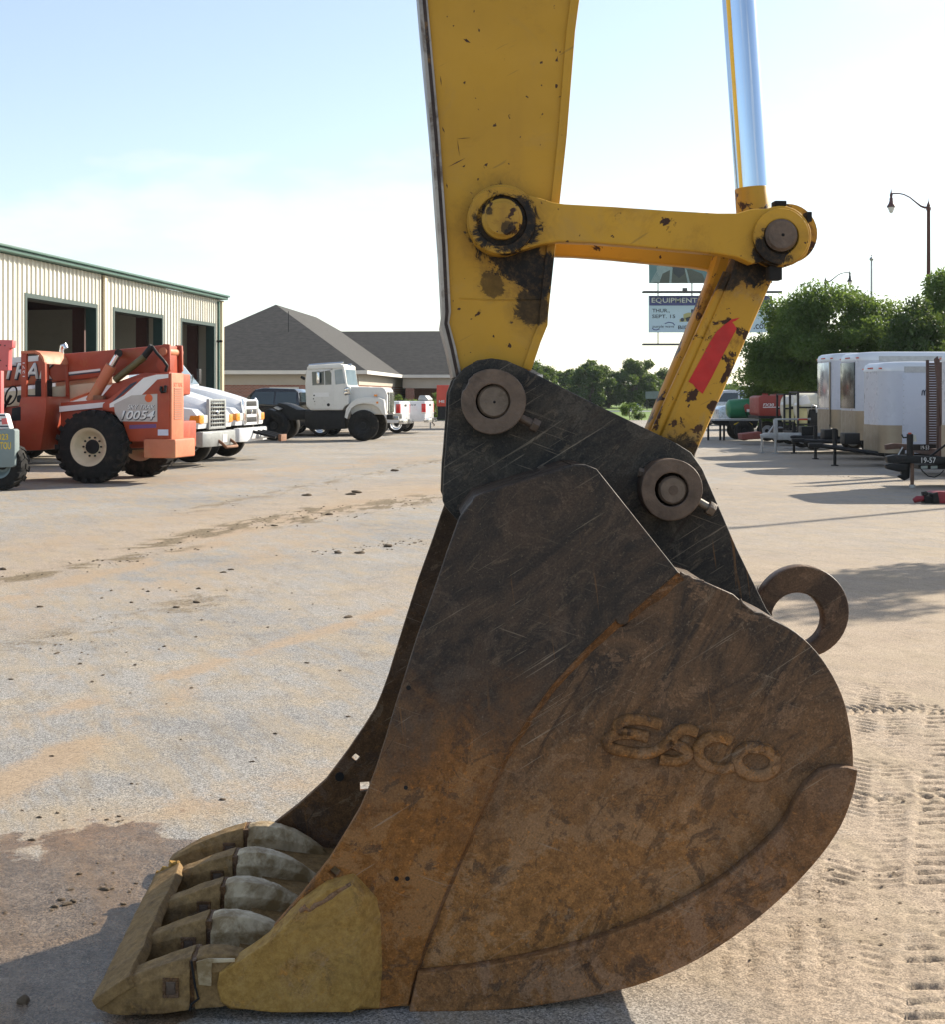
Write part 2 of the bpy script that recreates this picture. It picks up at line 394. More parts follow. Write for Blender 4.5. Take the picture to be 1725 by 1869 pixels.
def ground_mat():
    m, t, b = nt('lot_surface'); n = N(t); o = n.obj()
    sp = n.voro(o, 210, 'Color'); sp1 = n.sep(sp)[0]
    big = n.noise(o, 0.35, 6, 0.6); mid = n.noise(o, 2.2, 7, 0.65); fine_ = n.noise(o, 70, 3, 0.7)
    asph = n.mix(n.ramp(big, 0.35, 0.68), (0.205, 0.203, 0.203), (0.305, 0.291, 0.273))
    asph = n.mix(n.math('MULTIPLY', n.ramp(mid, 0.48, 0.66), 0.6), asph, (0.325, 0.262, 0.18))
    asph = n.mix(0.75, asph, n.mix(n.ramp(sp1, 0.0, 1.0), (0.35, 0.35, 0.35), (1.6, 1.57, 1.52)), 'MULTIPLY')
    sandc = n.mix(n.ramp(mid, 0.3, 0.7), (0.305, 0.236, 0.172), (0.385, 0.303, 0.224))
    sandc = n.mix(0.45, sandc, n.mix(n.ramp(fine_, 0.25, 0.75), (0.6, 0.6, 0.6), (1.25, 1.25, 1.25)), 'MULTIPLY')
    sandc = n.mix(0.5, sandc, n.mix(n.ramp(sp1, 0.0, 1.0), (0.55, 0.55, 0.55), (1.42, 1.42, 1.42)), 'MULTIPLY')
    a_s = n.attr('sand').outputs['Fac']
    c = n.mix(n.math('MULTIPLY', a_s, n.range(n.noise(o, 5, 6, 0.7), 0.2, 0.5, 0.55, 1.0)), asph, sandc)
    rub = n.noise(n.map(o, (5, 0.9, 1), rot=(0, 0, -0.42)), 1.0, 8, 0.72)           # rubbed along the direction of travel
    c = n.mix(n.math('MULTIPLY', n.ramp(rub, 0.47, 0.62), 0.6), c, (0.325, 0.258, 0.175))
    c = n.mix(n.math('MULTIPLY', n.ramp(n.noise(n.map(o, (7, 1.3, 1), rot=(0, 0, -0.42)), 1.3, 8, 0.75), 0.54, 0.66), 0.5), c, (0.185, 0.150, 0.108))
    grit = n.noise(o, 34, 6, 0.75)
    sf = n.range(n.math('ADD', n.attr('streak').outputs['Fac'], n.math('MULTIPLY', n.math('SUBTRACT', n.math('ADD', grit, n.math('MULTIPLY', rub, 0.8)), 0.9), 0.9)), 0.12, 0.75, 0.0, 0.85)
    mf = n.range(n.math('ADD', n.attr('mud').outputs['Fac'], n.math('MULTIPLY', n.math('SUBTRACT', grit, 0.5), 1.3)), 0.25, 0.65)
    mf = n.math('MULTIPLY', mf, n.range(n.attr('mud').outputs['Fac'], 0.02, 0.2))
    sf = n.math('MULTIPLY', sf, n.range(n.attr('streak').outputs['Fac'], 0.01, 0.15))
    c = n.mix(sf, c, n.mix(n.ramp(grit, 0.35, 0.65), (0.255, 0.185, 0.12), (0.40, 0.30, 0.205)))
    c = n.mix(mf, c, n.mix(n.ramp(n.noise(o, 25, 5), 0.35, 0.65), (0.09, 0.066, 0.040), (0.24, 0.185, 0.115)))
    c = n.mix(n.math('MULTIPLY', n.ramp(n.noise(o, 55, 4, 0.6), 0.70, 0.74), 0.6), c, (0.12, 0.095, 0.07))
    w = n.range(n.math('ADD', n.attr('wet').outputs['Fac'], n.math('MULTIPLY', n.math('SUBTRACT', n.noise(o, 14, 9, 0.8), 0.5), 1.6)), 0.3, 0.6)
    w = n.math('MULTIPLY', w, n.range(n.attr('wet').outputs['Fac'], 0.02, 0.2))
    c = n.mix(0.45, c, n.mix(n.ramp(sp1, 0.0, 1.0), (0.5, 0.5, 0.5), (1.45, 1.44, 1.42)), 'MULTIPLY')
    c = n.mix(n.math('MULTIPLY', n.ramp(n.noise(o, 3.2, 9, 0.78), 0.52, 0.64), 0.35), c, n.mix(1.0, c, (0.66, 0.62, 0.56), 'MULTIPLY'))
    c = n.mix(n.math('MULTIPLY', w, 0.95), c, n.mix(1.0, c, n.mix(n.ramp(n.noise(o, 8, 9, 0.8), 0.42, 0.58), (0.42, 0.325, 0.245), (0.66, 0.52, 0.40)), 'MULTIPLY'))
    # beyond the lot: mown field
    far = n.range(n.sep(o)[1], 86, 88)
    grass = n.mix(n.ramp(n.noise(n.map(o, (0.02, 0.25, 1)), 1.0, 5), 0.35, 0.65), (0.09, 0.16, 0.03), (0.17, 0.24, 0.05))
    c = n.mix(far, c, grass)
    n.set(b.inputs['Base Color'], c)
    n.set(b.inputs['Roughness'], n.mix(w, (0.92,)*3, n.mix(n.ramp(n.noise(o, 9, 7, 0.7), 0.4, 0.6), (0.10,)*3, (0.45,)*3)))
    b.inputs['Specular IOR Level'].default_value = 0.3
    h = n.math('ADD', n.math('MULTIPLY', sp1, 0.6), n.noise(o, 160, 3, 0.7))
    n.set(b.inputs['Normal'], n.bump(h, 0.55, 0.005))
    return m
go = mesh_obj('ground', gme, ground_mat()); go['kind'] = 'structure'

# far hills beyond the field
def hills():
    xs_ = np.linspace(-2200, 2600, 240); b_ = MB(); vs = []; fs = []
    for r, (y, f) in enumerate(((1500, 0.0), (1650, 0.75), (1850, 1.0), (2300, 0.9))):
        for i, x in enumerate(xs_):
            h = 14 + 9*math.sin(x/330.0 + 1.0) + 5*math.sin(x/120.0 + 2.2) + 2.0*math.sin(x/37.0)
            vs.append((x, y, -1 + f*max(4, h)))
    k = len(xs_)
    for r in range(3):
        for i in range(k-1): fs.append((r*k+i, r*k+i+1, (r+1)*k+i+1, (r+1)*k+i))
    b_.add(vs, fs)
    o = b_.build('hills', mat('wooded_hill', (0.045, 0.075, 0.03), 0.95, 0, 0.4, 0.02, bump=0.0), None, 60); o['kind'] = 'structure'
hills()
# pale lane through the field
lb = MB(); lb.add([(-300, 132, 0.012), (400, 132, 0.012), (400, 141, 0.012), (-300, 141, 0.012)], [(0, 1, 2, 3)])
lane = lb.build('road', mat('lane_asphalt', (0.26, 0.26, 0.26), 0.9, 0, 0.15, 0.6)); lane['kind'] = 'structure'
# ---------------------------------------------------------------- materials of the machine
E = Frame(0.0, 3.5, 2.19)
def worn_yellow(name, grease, base=(0.475, 0.262, 0.031), rusty=0.5, chipcut=0.66, grime=0.5, edge=None):
    m, t, b = nt(name); n = N(t); o = n.obj()
    c = n.mix(n.ramp(n.noise(o, 2.2, 6, 0.6), 0.3, 0.7), tuple(x*0.88 for x in base), tuple(x*1.1 for x in base))
    st = n.noise(n.map(o, (14, 14, 2.0)), 1.0, 6, 0.6)
    c = n.mix(n.math('MULTIPLY', n.ramp(st, 0.55, 0.8), 0.35*grime), c, (0.20, 0.10, 0.03))
    c = n.mix(n.math('MULTIPLY', n.ramp(n.noise(o, 5.0, 8, 0.7, 0.6), 0.55, 0.7), 0.55*grime), c, (0.30, 0.21, 0.10))
    chips = n.ramp(n.noise(o, 13, 7, 0.62, 0.3), chipcut, chipcut+0.025)
    c = n.mix(chips, c, (0.045, 0.020, 0.012))
    c2 = n.ramp(n.noise(o, 44, 3, 0.5), 0.70, 0.72)
    c = n.mix(c2, c, (0.06, 0.03, 0.018))
    rz = n.ramp(n.noise(o, 3.3, 9, 0.74, 0.5), 0.56, 0.66)
    c = n.mix(n.math('MULTIPLY', rz, rusty), c, (0.14, 0.06, 0.018))
    scr = n.ramp(n.noise(n.map(o, (6, 1, 60), rot=(0, 0.5, 0)), 1.0, 3, 0.5), 0.70, 0.74)
    c = n.mix(n.math('MULTIPLY', scr, 0.35), c, (0.10, 0.07, 0.04))
    dn = n.noise(o, 16, 9, 0.78, 0.8)
    ds = []
    for (p, r, k) in grease:
        d = n.dist(o, p); d = n.math('ADD', d, n.math('MULTIPLY', n.math('SUBTRACT', dn, 0.5), r*1.9)); ds.append(d)
        c = n.mix(n.math('MULTIPLY', n.range(d, r*1.6, r*0.9), 0.35*k), c, (0.13, 0.07, 0.025))
    for d, (p, r, k) in zip(ds, grease):
        f = n.math('MULTIPLY', n.range(d, r, r*0.84), k)
        c = n.mix(f, c, n.mix(n.ramp(n.noise(o, 60, 6, 0.75), 0.46, 0.62), (0.008, 0.007, 0.007), (0.05, 0.030, 0.014)))
    n.set(b.inputs['Base Color'], c)
    n.set(b.inputs['Roughness'], n.range(n.noise(o, 9, 5), 0.3, 0.7, 0.42, 0.62))
    b.inputs['Specular IOR Level'].default_value = 0.22
    hh = n.math('SUBTRACT', n.math('MULTIPLY', n.noise(o, 30, 4), 0.3), n.math('ADD', chips, c2))
    n.set(b.inputs['Normal'], n.bump(hh, 0.22, 0.003))
    return m
def rust_steel(name, lo=0.35, hi=1.25, dark=(0.026, 0.025, 0.026), mid=(0.070, 0.048, 0.034), rust=(0.27, 0.125, 0.040), tilt=0.0, mud=0.0, mudc=((0.155, 0.105, 0.045), (0.26, 0.185, 0.082)), scuff=0.35, pit=0.55, pale=0.2, sheen=0.5):
    """bare steel that is dark with old paint and grease high up, orange with rust lower down; crisp flakes, scrapes and runs"""
    m, t, b = nt(name); n = N(t); o = n.obj(); x, y, z = n.sep(o)
    big = n.noise(o, 2.4, 8, 0.68, 0.6); flake = n.noise(o, 6.0, 9, 0.74, 0.5); flake2 = n.noise(n.map(o, loc=(3.1, 0, 1.7)), 9.0, 9, 0.76, 0.8)
    fine_ = n.noise(o, 38, 8, 0.78); swirl = n.noise(n.map(o, (1, 1, 2.2), rot=(0, 0.75, 0)), 2.2, 10, 0.72, 2.4)
    zz = n.math('ADD', z, n.math('MULTIPLY', x, tilt)); zz = n.math('ADD', zz, n.math('MULTIPLY', n.math('SUBTRACT', big, 0.5), 0.9))
    zz = n.math('ADD', zz, n.math('MULTIPLY', n.math('SUBTRACT', flake2, 0.5), 0.7))
    g = n.range(zz, hi, lo)                                                   # 1 = low and rusty
    # old dark coat with brown showing through
    c = n.mix(n.ramp(swirl, 0.42, 0.60), dark, mid)
    c = n.mix(n.math('MULTIPLY', n.ramp(flake2, 0.555, 0.585), scuff), c, tuple(min(1, q*2.3) for q in mid))
    # rust: three tones with hard flake edges
    rc = n.mix(n.ramp(fine_, 0.40, 0.60), tuple(q*0.55 for q in rust), rust)
    rc = n.mix(n.math('MULTIPLY', n.ramp(flake, 0.505, 0.54), 0.75), rc, (rust[0]*1.02, rust[1]*1.22, rust[2]*1.75))
    rc = n.mix(n.math('MULTIPLY', n.ramp(n.noise(o, 46, 9, 0.8, 0.4), 0.575, 0.61), 0.8), rc, (rust[0]*1.55, rust[1]*1.35, rust[2]*1.0))
    rc = n.mix(n.math('MULTIPLY', n.ramp(flake2, 0.45, 0.40), 0.7), rc, (0.060, 0.040, 0.030))
    c = n.mix(g, c, rc)
    c = n.mix(n.math('MULTIPLY', n.ramp(swirl, 0.565, 0.60), pit), c, (0.030, 0.022, 0.019))
    c = n.mix(n.math('MULTIPLY', n.ramp(n.noise(n.map(o, (1, 1, 2.6), rot=(0, 0.62, 0)), 5.0, 9, 0.8, 1.6), 0.575, 0.60), scuff), c, (0.27, 0.20, 0.135))
    c = n.mix(n.math('MULTIPLY', n.ramp(n.noise(o, 120, 3, 0.6), 0.62, 0.70), pale), c, (0.40, 0.31, 0.22))
    c = n.mix(0.9, c, n.mix(n.ramp(n.noise(o, 190, 4, 0.75), 0.32, 0.68), (0.62, 0.62, 0.62), (1.36, 1.36, 1.36)), 'MULTIPLY')
    scr = None
    for sc, an, th, cl, kk in (((2.5, 1, 110), 0.55, 0.64, (0.34, 0.28, 0.21), 0.55), ((3, 1, 130), -0.35, 0.65, (0.30, 0.24, 0.18), 0.5), ((60, 1, 2.2), 0.12, 0.645, (0.22, 0.110, 0.042), 0.5), ((2.0, 1, 60), 1.0, 0.64, (0.030, 0.022, 0.019), 0.6)):
        f_ = n.math('MULTIPLY', n.ramp(n.noise(n.map(o, sc, rot=(0, an, 0)), 1.0, 4, 0.6, 0.2), th, th+0.03), n.ramp(n.noise(o, 3.1, 3), 0.42, 0.6))
        c = n.mix(n.math('MULTIPLY', f_, kk), c, cl)
    if mud:
        mf = n.math('MULTIPLY', n.ramp(n.noise(o, 9, 10, 0.75, 0.5), 0.36, 0.50), mud)
        c = n.mix(mf, c, n.mix(n.ramp(fine_, 0.38, 0.62), mudc[0], mudc[1]))
    n.set(b.inputs['Base Color'], c)
    n.set(b.inputs['Roughness'], n.mix(g, n.mix(n.ramp(flake, 0.45, 0.55), (sheen-0.06,)*3, (sheen+0.14,)*3), n.mix(n.ramp(flake, 0.45, 0.55), (0.62,)*3, (0.85,)*3)))
    b.inputs['Specular IOR Level'].default_value = 0.13
    hh = n.math('ADD', n.math('MULTIPLY', flake, 0.9), n.math('ADD', n.math('MULTIPLY', fine_, 0.5), n.math('MULTIPLY', n.noise(o, 170, 3, 0.7), 0.35)))
    n.set(b.inputs['Normal'], n.bump(hh, 0.55, 0.005))
    return m
def e3(px, py, v): return E.p(px, py, v)
V_EAR, V_EARF = 0.33, 0.71
gl = [(e3(918, 408, 0.38), 0.105, 1.0), (e3(970, 560, 0.38), 0.06, 0.9), (e3(985, 500, 0.38), 0.075, 1.0), (e3(900, 520, 0.38), 0.04, 0.7), (e3(945, 470, 0.38), 0.08, 1.0)]
M_STICK = worn_yellow('stick_paint', gl, rusty=0.2, chipcut=0.67, grime=0.45)
M_LEVER = worn_yellow('lever_paint', [(e3(928, 410, 0.32), 0.10, 1.0), (e3(1410, 456, 0.32), 0.062, 1.0), (e3(1440, 470, 0.4), 0.06, 0.6)], base=(0.52, 0.288, 0.033), rusty=0.3, chipcut=0.64, grime=0.5)
M_CAP = worn_yellow('pin_cap_paint', [(e3(930, 416, 0.28), 0.022, 0.8), (e3(893, 385, 0.28), 0.012, 0.8)], base=(0.40, 0.23, 0.035), rusty=0.9, chipcut=0.525, grime=1.6)
M_LINK = worn_yellow('link_paint', [(e3(1375, 490, 0.42), 0.055, 1.0), (e3(1325, 500, 0.45), 0.06, 0.95), (e3(1240, 850, 0.42), 0.10, 0.9)], rusty=0.9, chipcut=0.575, grime=1.5)
M_EAR = rust_steel('ear_steel', -0.6, 0.6, dark=(0.030, 0.0295, 0.0285), mid=(0.068, 0.058, 0.047), scuff=0.22, pit=0.35, pale=0.08)
M_SIDE = rust_steel('side_plate_steel', 0.32, 0.98, dark=(0.033, 0.0295, 0.0275), mid=(0.078, 0.056, 0.042), rust=(0.29, 0.125, 0.036), tilt=0.22, scuff=0.16, pit=0.35)
M_CHEEK = rust_steel('cheek_steel', 0.20, 0.95, dark=(0.046, 0.036, 0.030), mid=(0.150, 0.090, 0.052), rust=(0.33, 0.160, 0.056), tilt=0.1, scuff=0.28, pit=0.5)
M_WEAR = rust_steel('wear_strip_steel', 0.1, 0.9, dark=(0.060, 0.042, 0.032), mid=(0.15, 0.092, 0.056), rust=(0.25, 0.125, 0.052), scuff=0.2, pit=0.4)
M_INNER = rust_steel('bucket_inner_steel', 0.1, 1.6, dark=(0.030, 0.024, 0.020), mid=(0.06, 0.042, 0.030), rust=(0.14, 0.075, 0.035), pit=0.3)
M_TOOTH = rust_steel('tooth_steel', 0.3, 0.6, rust=(0.22, 0.135, 0.055), mud=0.72, mudc=((0.165, 0.100, 0.042), (0.31, 0.200, 0.088)), scuff=0.4, pit=0.55, pale=0.15)
M_BRONZE = rust_steel('corner_steel', 0.3, 0.7, rust=(0.30, 0.155, 0.045), mud=0.72, scuff=0.45, mudc=((0.29, 0.165, 0.042), (0.44, 0.275, 0.078)), pit=0.5)
M_NOSE = mat('adapter_bare_steel', (0.50, 0.405, 0.265), 0.55, 0.0, 0.2, 10, dirt=(0.24, 0.165, 0.075), dscale=7, dcut=(0.46, 0.58), bump=0.5, bscale=45)
M_PIN = mat('pin_steel', (0.115, 0.080, 0.058), 0.55, 0.25, 0.35, 18, dirt=(0.05, 0.036, 0.028), dscale=9, bump=0.25, bscale=90)
M_PINEND = mat('pin_end_steel', (0.135, 0.102, 0.076), 0.55, 0.2, 0.3, 25, dirt=(0.07, 0.05, 0.035), dscale=16, bump=0.25, bscale=120)
M_BOLT = mat('bolt_steel', (0.16, 0.14, 0.115), 0.45, 0.5, 0.3, 40)
M_BLACK = mat('shadowed_hole', (0.008, 0.007, 0.007), 0.9, 0, 0.1)
M_CHROME = mat('rod_chrome', (0.44, 0.53, 0.66), 0.07, 1.0, 0.02, 6)
M_REDSPRAY = mat('red_tape', (0.46, 0.012, 0.010), 0.55, 0, 0.18, 14, dirt=(0.16, 0.05, 0.02), dscale=16, dcut=(0.57, 0.62))

EX = thing('excavator', 'yellow excavator arm with chrome rod, linkage and big rusty toothed bucket on the ground', 'excavator', E)
# ------- stick
def stick():
    v0, v1 = 0.392, 0.70
    side = [(690,-900),(763,0),(786,250),(800,450),(806,570),(804,592),(815,637),(830,700),(836,760),(866,796),(902,806),(945,796),(968,750),
            (970,677),(987,626),(1000,594),(1001,576),(1012,471),(1022,372),(1035,250),(1050,60),(1058,0),(1160,-900)]
    prof = E.poly(side, v0)
    inner = E.poly([(700,-900),(775,0),(797,250),(810,450),(816,570),(814,592),(826,640),(840,700),(845,760),(870,790),(902,799),(940,790),(960,745),
            (962,677),(979,626),(991,594),(992,576),(1003,471),(1013,372),(1026,250),(1041,60),(1048,0),(1150,-900)], v0)
    plate('stick', inner, [], v0, v0+0.022, 0.003, M_STICK, EX)
    plate('side_plate', inner, [], v1-0.022, v1, 0.003, M_STICK, EX)
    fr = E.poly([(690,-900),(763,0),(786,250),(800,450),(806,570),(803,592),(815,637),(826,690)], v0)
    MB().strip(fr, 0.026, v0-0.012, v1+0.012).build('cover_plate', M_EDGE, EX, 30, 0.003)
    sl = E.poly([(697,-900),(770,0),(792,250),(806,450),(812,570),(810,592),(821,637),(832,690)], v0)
    MB().strip(sl, 0.0095, v0-0.0135, v0+0.004).build('gap_shade_strip', M_GAPSHADE, EX, 30)  # dark strip standing in for the shadow gap beside the cover plate
    bk = E.poly([(1160,-900),(1058,0),(1050,60),(1035,250),(1022,372),(1012,471),(1001,576),(1000,594),(987,626),(970,677)], v0)
    MB().strip(bk, -0.026, v0-0.010, v1+0.010).build('cover_plate', M_STICK, EX, 30, 0.003)
    u, z = E.uz(902, 733, v0)
    MB().cyl((u, v0-0.01, z), (u, v1+0.01, z), 0.105, n=40).build('pivot_boss', M_EAR, EX, 40)
    # weld seam low on the stick and the raised casting line
    a = E.poly([(838,545),(900,548),(1000,548)], v0)
    MB().tube([(p[0], v0, p[1]) for p in a], 0.0022, 6).build('weld_bead', M_STICK, EX, 60)
    # scratches scored through the paint
    for i, (p, q, w) in enumerate([((818,305),(849,289),2.0),((834,254),(858,252),1.0),((834,256),(838,285),1.0),((803,139),(805,157),1.6),((806,232),(811,243),2.2),((845,72),(858,79),4.5),((850,71),(851,77),3.5),((814,335),(816,344),2.2)]):
        A = Vector(E.uz(*p, v0)); B = Vector(E.uz(*q, v0)); d = (B-A).normalized(); nrm = Vector((-d.y, d.x))*w*0.0016*0.5
        mb = MB(); mb.prism([tuple(A), tuple(A*0.5+B*0.5-nrm), tuple(B), tuple(A*0.5+B*0.5+nrm)], v0-0.0008, v0+0.004)
        mb.build('scratch', M_SCR, EX)
M_EDGE = mat('skylit_worn_edge', (0.30, 0.27, 0.24), 0.45, 0.2, 0.3, 6, dirt=(0.10, 0.07, 0.05), dscale=5, dcut=(0.5, 0.62))  # worn steel, colour paled to stand for sky light on the edge
M_GAPSHADE = mat('rusty_gap_shade', (0.035, 0.022, 0.018), 0.8, 0, 0.4, 20, dirt=(0.16, 0.085, 0.03), dscale=14, dcut=(0.56, 0.66))  # shadow of the gap put into the colour, flecked with rust
M_SCR = mat('scratched_rust', (0.06, 0.028, 0.018), 0.8, 0, 0.3, 60)
stick()
# ------- tipping levers (a pair), link, rod
def arc_px(c, r, a0, a1, n): return [(c[0]+r*math.cos(math.radians(a0+(a1-a0)*i/(n-1))), c[1]+r*math.sin(math.radians(a0+(a1-a0)*i/(n-1)))) for i in range(n)]
lever_px = (arc_px((917,402), 65, 62, 315, 26) + [(985,362),(1010,370),(1030,373),(1120,378),(1220,385),(1310,390),(1345,390),(1372,382)]
            + arc_px((1425,432), 56, 236, 486, 26)[1:] + [(1372,482),(1345,470),(1310,464),(1220,456),(1150,449),(1080,444),(1020,442),(990,447)])
lev = E.poly(lever_px, 0.33)
plate('lever', lev, [], 0.325, 0.386, 0.006, M_LEVER, EX)
plate('lever', lev, [], 0.708, 0.766, 0.006, M_LEVER, EX)
def disc(name, px, py, rpx, v0, v1, m, n=40, hole=None, bev=0.003, parent=EX, prof=None):
    u, z = E.uz(px, py, v0); r = rpx*(3.5+v0)/FPX
    if hole:
        h = hole*(3.5+v0)/FPX
        return plate(name, circle((u, z), r, n), [circle((u, z), h, n)], v0, v1, bev, m, parent)
    L = v1-v0
    return MB().lathe([(0, 0), (r-bev*2, 0), (r, bev*2), (r, L), (0, L)], (u, v0, z), (0, 1, 0), n).build(name, m, parent, 40)
# eye at the stick
disc('eye_ring', 917, 402, 62, 0.312, 0.33, M_LEVER, 48, hole=45)
cap = disc('pin_cap', 918, 399, 37, 0.286, 0.40, M_CAP, 40, bev=0.004)
disc('cap_ring', 918, 399, 31, 0.280, 0.290, M_CAP, 40, bev=0.002, parent=cap)
# eye at the rod end
disc('eye_ring', 1427, 432, 52, 0.308, 0.33, M_LEVER, 48, hole=32)
disc('pin', 1428, 429, 30, 0.296, 0.80, M_PIN, 40, bev=0.004)
disc('pin_centre_mark', 1430, 429, 3, 0.2945, 0.30, M_BLACK, 10, bev=0.0005)
for (px, py, w, h, r) in ((1421,374,11,5,0.0),(1473,398,5,9,0.5),(1412,500,12,13,0.15)):
    u, z = E.uz(px, py, 0.36); k = 3.86/FPX
    MB().box((u-w*k, 0.332, z-h*k), (u+w*k, 0.375, z+h*k)).build('bolt', M_BLACK, EX, None, 0.003)
# piston rod with its eye
ra, rb = Vector(e3(1374, 362, 0.545)), Vector(e3(1349, 0, 0.545)); rd = (rb-ra).normalized()
MB().cyl(ra, rb + rd*1.0, 30.5*4.045/FPX, n=48).build('piston_rod', M_CHROME, EX, 40)
MB().cyl(rb + rd*1.0, rb + rd*2.1, 0.105, n=40).build('cylinder_barrel', M_LEVER, EX, 40)
MB().lathe([(0.052, -0.11), (0.052, 0.028), (0.049, 0.032), (0, 0.032)], ra, rd, 40).build('rod_collar', M_LINK, EX, 40)
u, z = E.uz(1418, 436, 0.545)
MB().cyl((u, 0.42, z), (u, 0.67, z), 0.088, n=40).build('rod_eye', M_LINK, EX, 40)
# link from the rod end down to the bucket: two rails joined by a web
def link_arm():
    near = [(1345,452),(1375,440),(1432,470),(1418,500),(1408,520),(1271,830),(1262,905),(1225,935),(1190,915),(1186,875),(1207,795),(1238,722),(1296,590),(1330,511),(1340,478)]
    plate('link_rail', E.poly(near, 0.42), [], 0.42, 0.515, 0.014, M_LINK, EX, 40)
    far = [(1330,452),(1385,440),(1432,470),(1408,520),(1271,830),(1262,905),(1225,935),(1190,915),(1184,870),(1193,800),(1312,512)]
    plate('link_rail', E.poly(far, 0.44), [], 0.585, 0.672, 0.014, M_LINK, EX, 40)
    web = [(1350,500),(1405,520),(1275,815),(1222,800)]
    plate('link_web', E.poly(web, 0.44), [], 0.51, 0.59, 0.004, M_LINK, EX)
    # rounded edge bar along the rail
    a = Vector(e3(1330, 500, 0.445)); b = Vector(e3(1195, 796, 0.445))
    MB().tube([a + (b-a)*i/6 for i in range(7)], 0.017, 14).build('edge_bar', M_LINK, EX, 60)
    tape = [(1334,585),(1340,592),(1345,600),(1318,652),(1299,690),(1283,719),(1271,709),(1265,701),(1257,697),(1280,655),(1296,625),(1308,606),(1321,594)]
    MB().prism(E.poly(tape, 0.42), 0.4185, 0.424).build('red_mark', M_REDSPRAY, EX)
    drip = E.poly([(1322,594),(1336,583),(1351,580),(1343,586)], 0.42)
    MB().prism(drip, 0.4187, 0.424).build('red_mark', M_REDSPRAY, EX)
link_arm()
# ------- bucket
def soft(pts, k=4, closed=False):
    out = []; n_ = len(pts); P_ = [Vector(p) for p in pts]
    for i in range(n_ if closed else n_-1):
        g_ = (lambda j: P_[j % n_]) if closed else (lambda j: P_[min(max(j, 0), n_-1)])
        p0, p1, p2, p3 = g_(i-1), g_(i), g_(i+1), g_(i+2)
        for j in range(k):
            t = j/k; q = 0.5*((2*p1) + (-p0+p2)*t + (2*p0-5*p1+4*p2-p3)*t*t + (-p0+3*p1-3*p2+p3)*t**3); out.append((q.x, q.y))
    if not closed: out.append(pts[-1])
    return out
front_px = [(838,945),(868,906),(880,900),(1050,848),(1070,848),(1090,856),(1106,876),(1240,1045),(1192,1085),(1150,1122)] + \
    arc_px((1137,1128), 13, -20, 160, 7) + [(1122,1136),(1070,1185),(1010,1250),(965,1312),(930,1370),(905,1425),(880,1482),(850,1545),(820,1612),(795,1672),(772,1735),(752,1800),(745,1834),
    (690,1842),(640,1843),(560,1840),(520,1800),(470,1755),(500,1690),(545,1640),(600,1570),(632,1518),(656,1477),(672,1440),(690,1390),(722,1285),(760,1165),(797,1062),(815,1008)]
holes_px = [[(599,1592),(610,1581),(622,1590),(611,1603)], [(620,1650),(643,1649),(644,1671),(621,1672)]]
back_px = [(1240,1045),(1258,1052),(1262,1058),(1285,1061),(1340,1085),(1352,1096),(1356,1108),(1366,1112),(1372,1120),(1402,1126),(1455,1155),(1502,1203),(1538,1268),(1554,1335),(1559,1392),(1554,1440),(1530,1502),(1480,1572),(1400,1652),(1300,1727),(1200,1777),(1100,1807),(950,1832),(850,1838),(740,1841)]
bucket = plate('bucket', E.poly(front_px, 0.0), [E.poly(holes_px[0], 0.0)], 0.0, 0.034, 0.005, M_SIDE, EX)
bucket['label'] = 'dark and rust orange side plate of the digging bucket'
def bpart(o): o.parent = bucket; return o
seam = front_px[7:-1]; seam = [(1240,1045),(1192,1085),(1122,1136),(1070,1185),(1010,1250),(965,1312),(930,1370),(905,1425),(880,1482),(850,1545),(820,1612),(795,1672),(772,1735),(752,1800),(740,1836)]
cheek = [(1100,900)] + back_px[:9] + soft(back_px[9:]) + [(660,1841),(640,1700),(700,1500),(800,1200),(950,960)]
plate('cheek_plate', E.poly(cheek, 0.02), [E.poly(circle((1136,1133), 11, 14), 0.02)], 0.022, 0.045, 0.005, M_CHEEK, bucket)
sw = E.poly(seam, 0.02)
fl = soft(seam, 4); FL = [Vector(E.uz(x, y, 0.0)) for x, y in fl]; mb = MB(); vs_ = []; rj = random.Random(9)
for i_, p_ in enumerate(FL):
    d_ = (FL[min(i_+1, len(FL)-1)] - FL[max(i_-1, 0)]).normalized(); nn = Vector((-d_.y, d_.x)); nn = nn if nn.x > 0 else -nn
    w_ = (0.030 - 0.018*min(1, i_/30.0))*(1 + rj.uniform(-0.1, 0.1))
    a_ = p_ - nn*0.006; b_ = p_ + nn*w_*0.5; c_ = p_ + nn*w_
    vs_ += [(a_.x, 0.004, a_.y), (b_.x, 0.012 + rj.uniform(-0.001, 0.001), b_.y), (c_.x, 0.0225, c_.y)]
fs_ = [q for i_ in range(len(FL)-1) for q in ((3*i_, 3*i_+1, 3*i_+4, 3*i_+3), (3*i_+1, 3*i_+2, 3*i_+5, 3*i_+4))]
mb.add(vs_, fs_).build('weld_fillet', rust_steel('weld_rust', 0.7, 2.2, mid=(0.09, 0.055, 0.033), rust=(0.18, 0.088, 0.036), pit=0.35), bucket, 60)
wear_out = [(1497,1404),(1522,1397),(1545,1398),(1564,1403),(1557,1442),(1533,1506),(1483,1576),(1403,1656),(1302,1731),(1202,1781),(1100,1811),(950,1836),(850,1842),(746,1844)]
wear_in = [(762,1772),(790,1770),(870,1761),(940,1748),(1000,1735),(1070,1716),(1130,1695),(1200,1667),(1270,1630),(1322,1598),(1370,1560),(1405,1528),(1430,1498),(1450,1460),(1470,1428)]
plate('wear_strip', E.poly(wear_out[:3] + soft(wear_out[3:]) + soft(wear_in), 0.0), [], -0.012, 0.022, 0.005, M_WEAR, bucket)
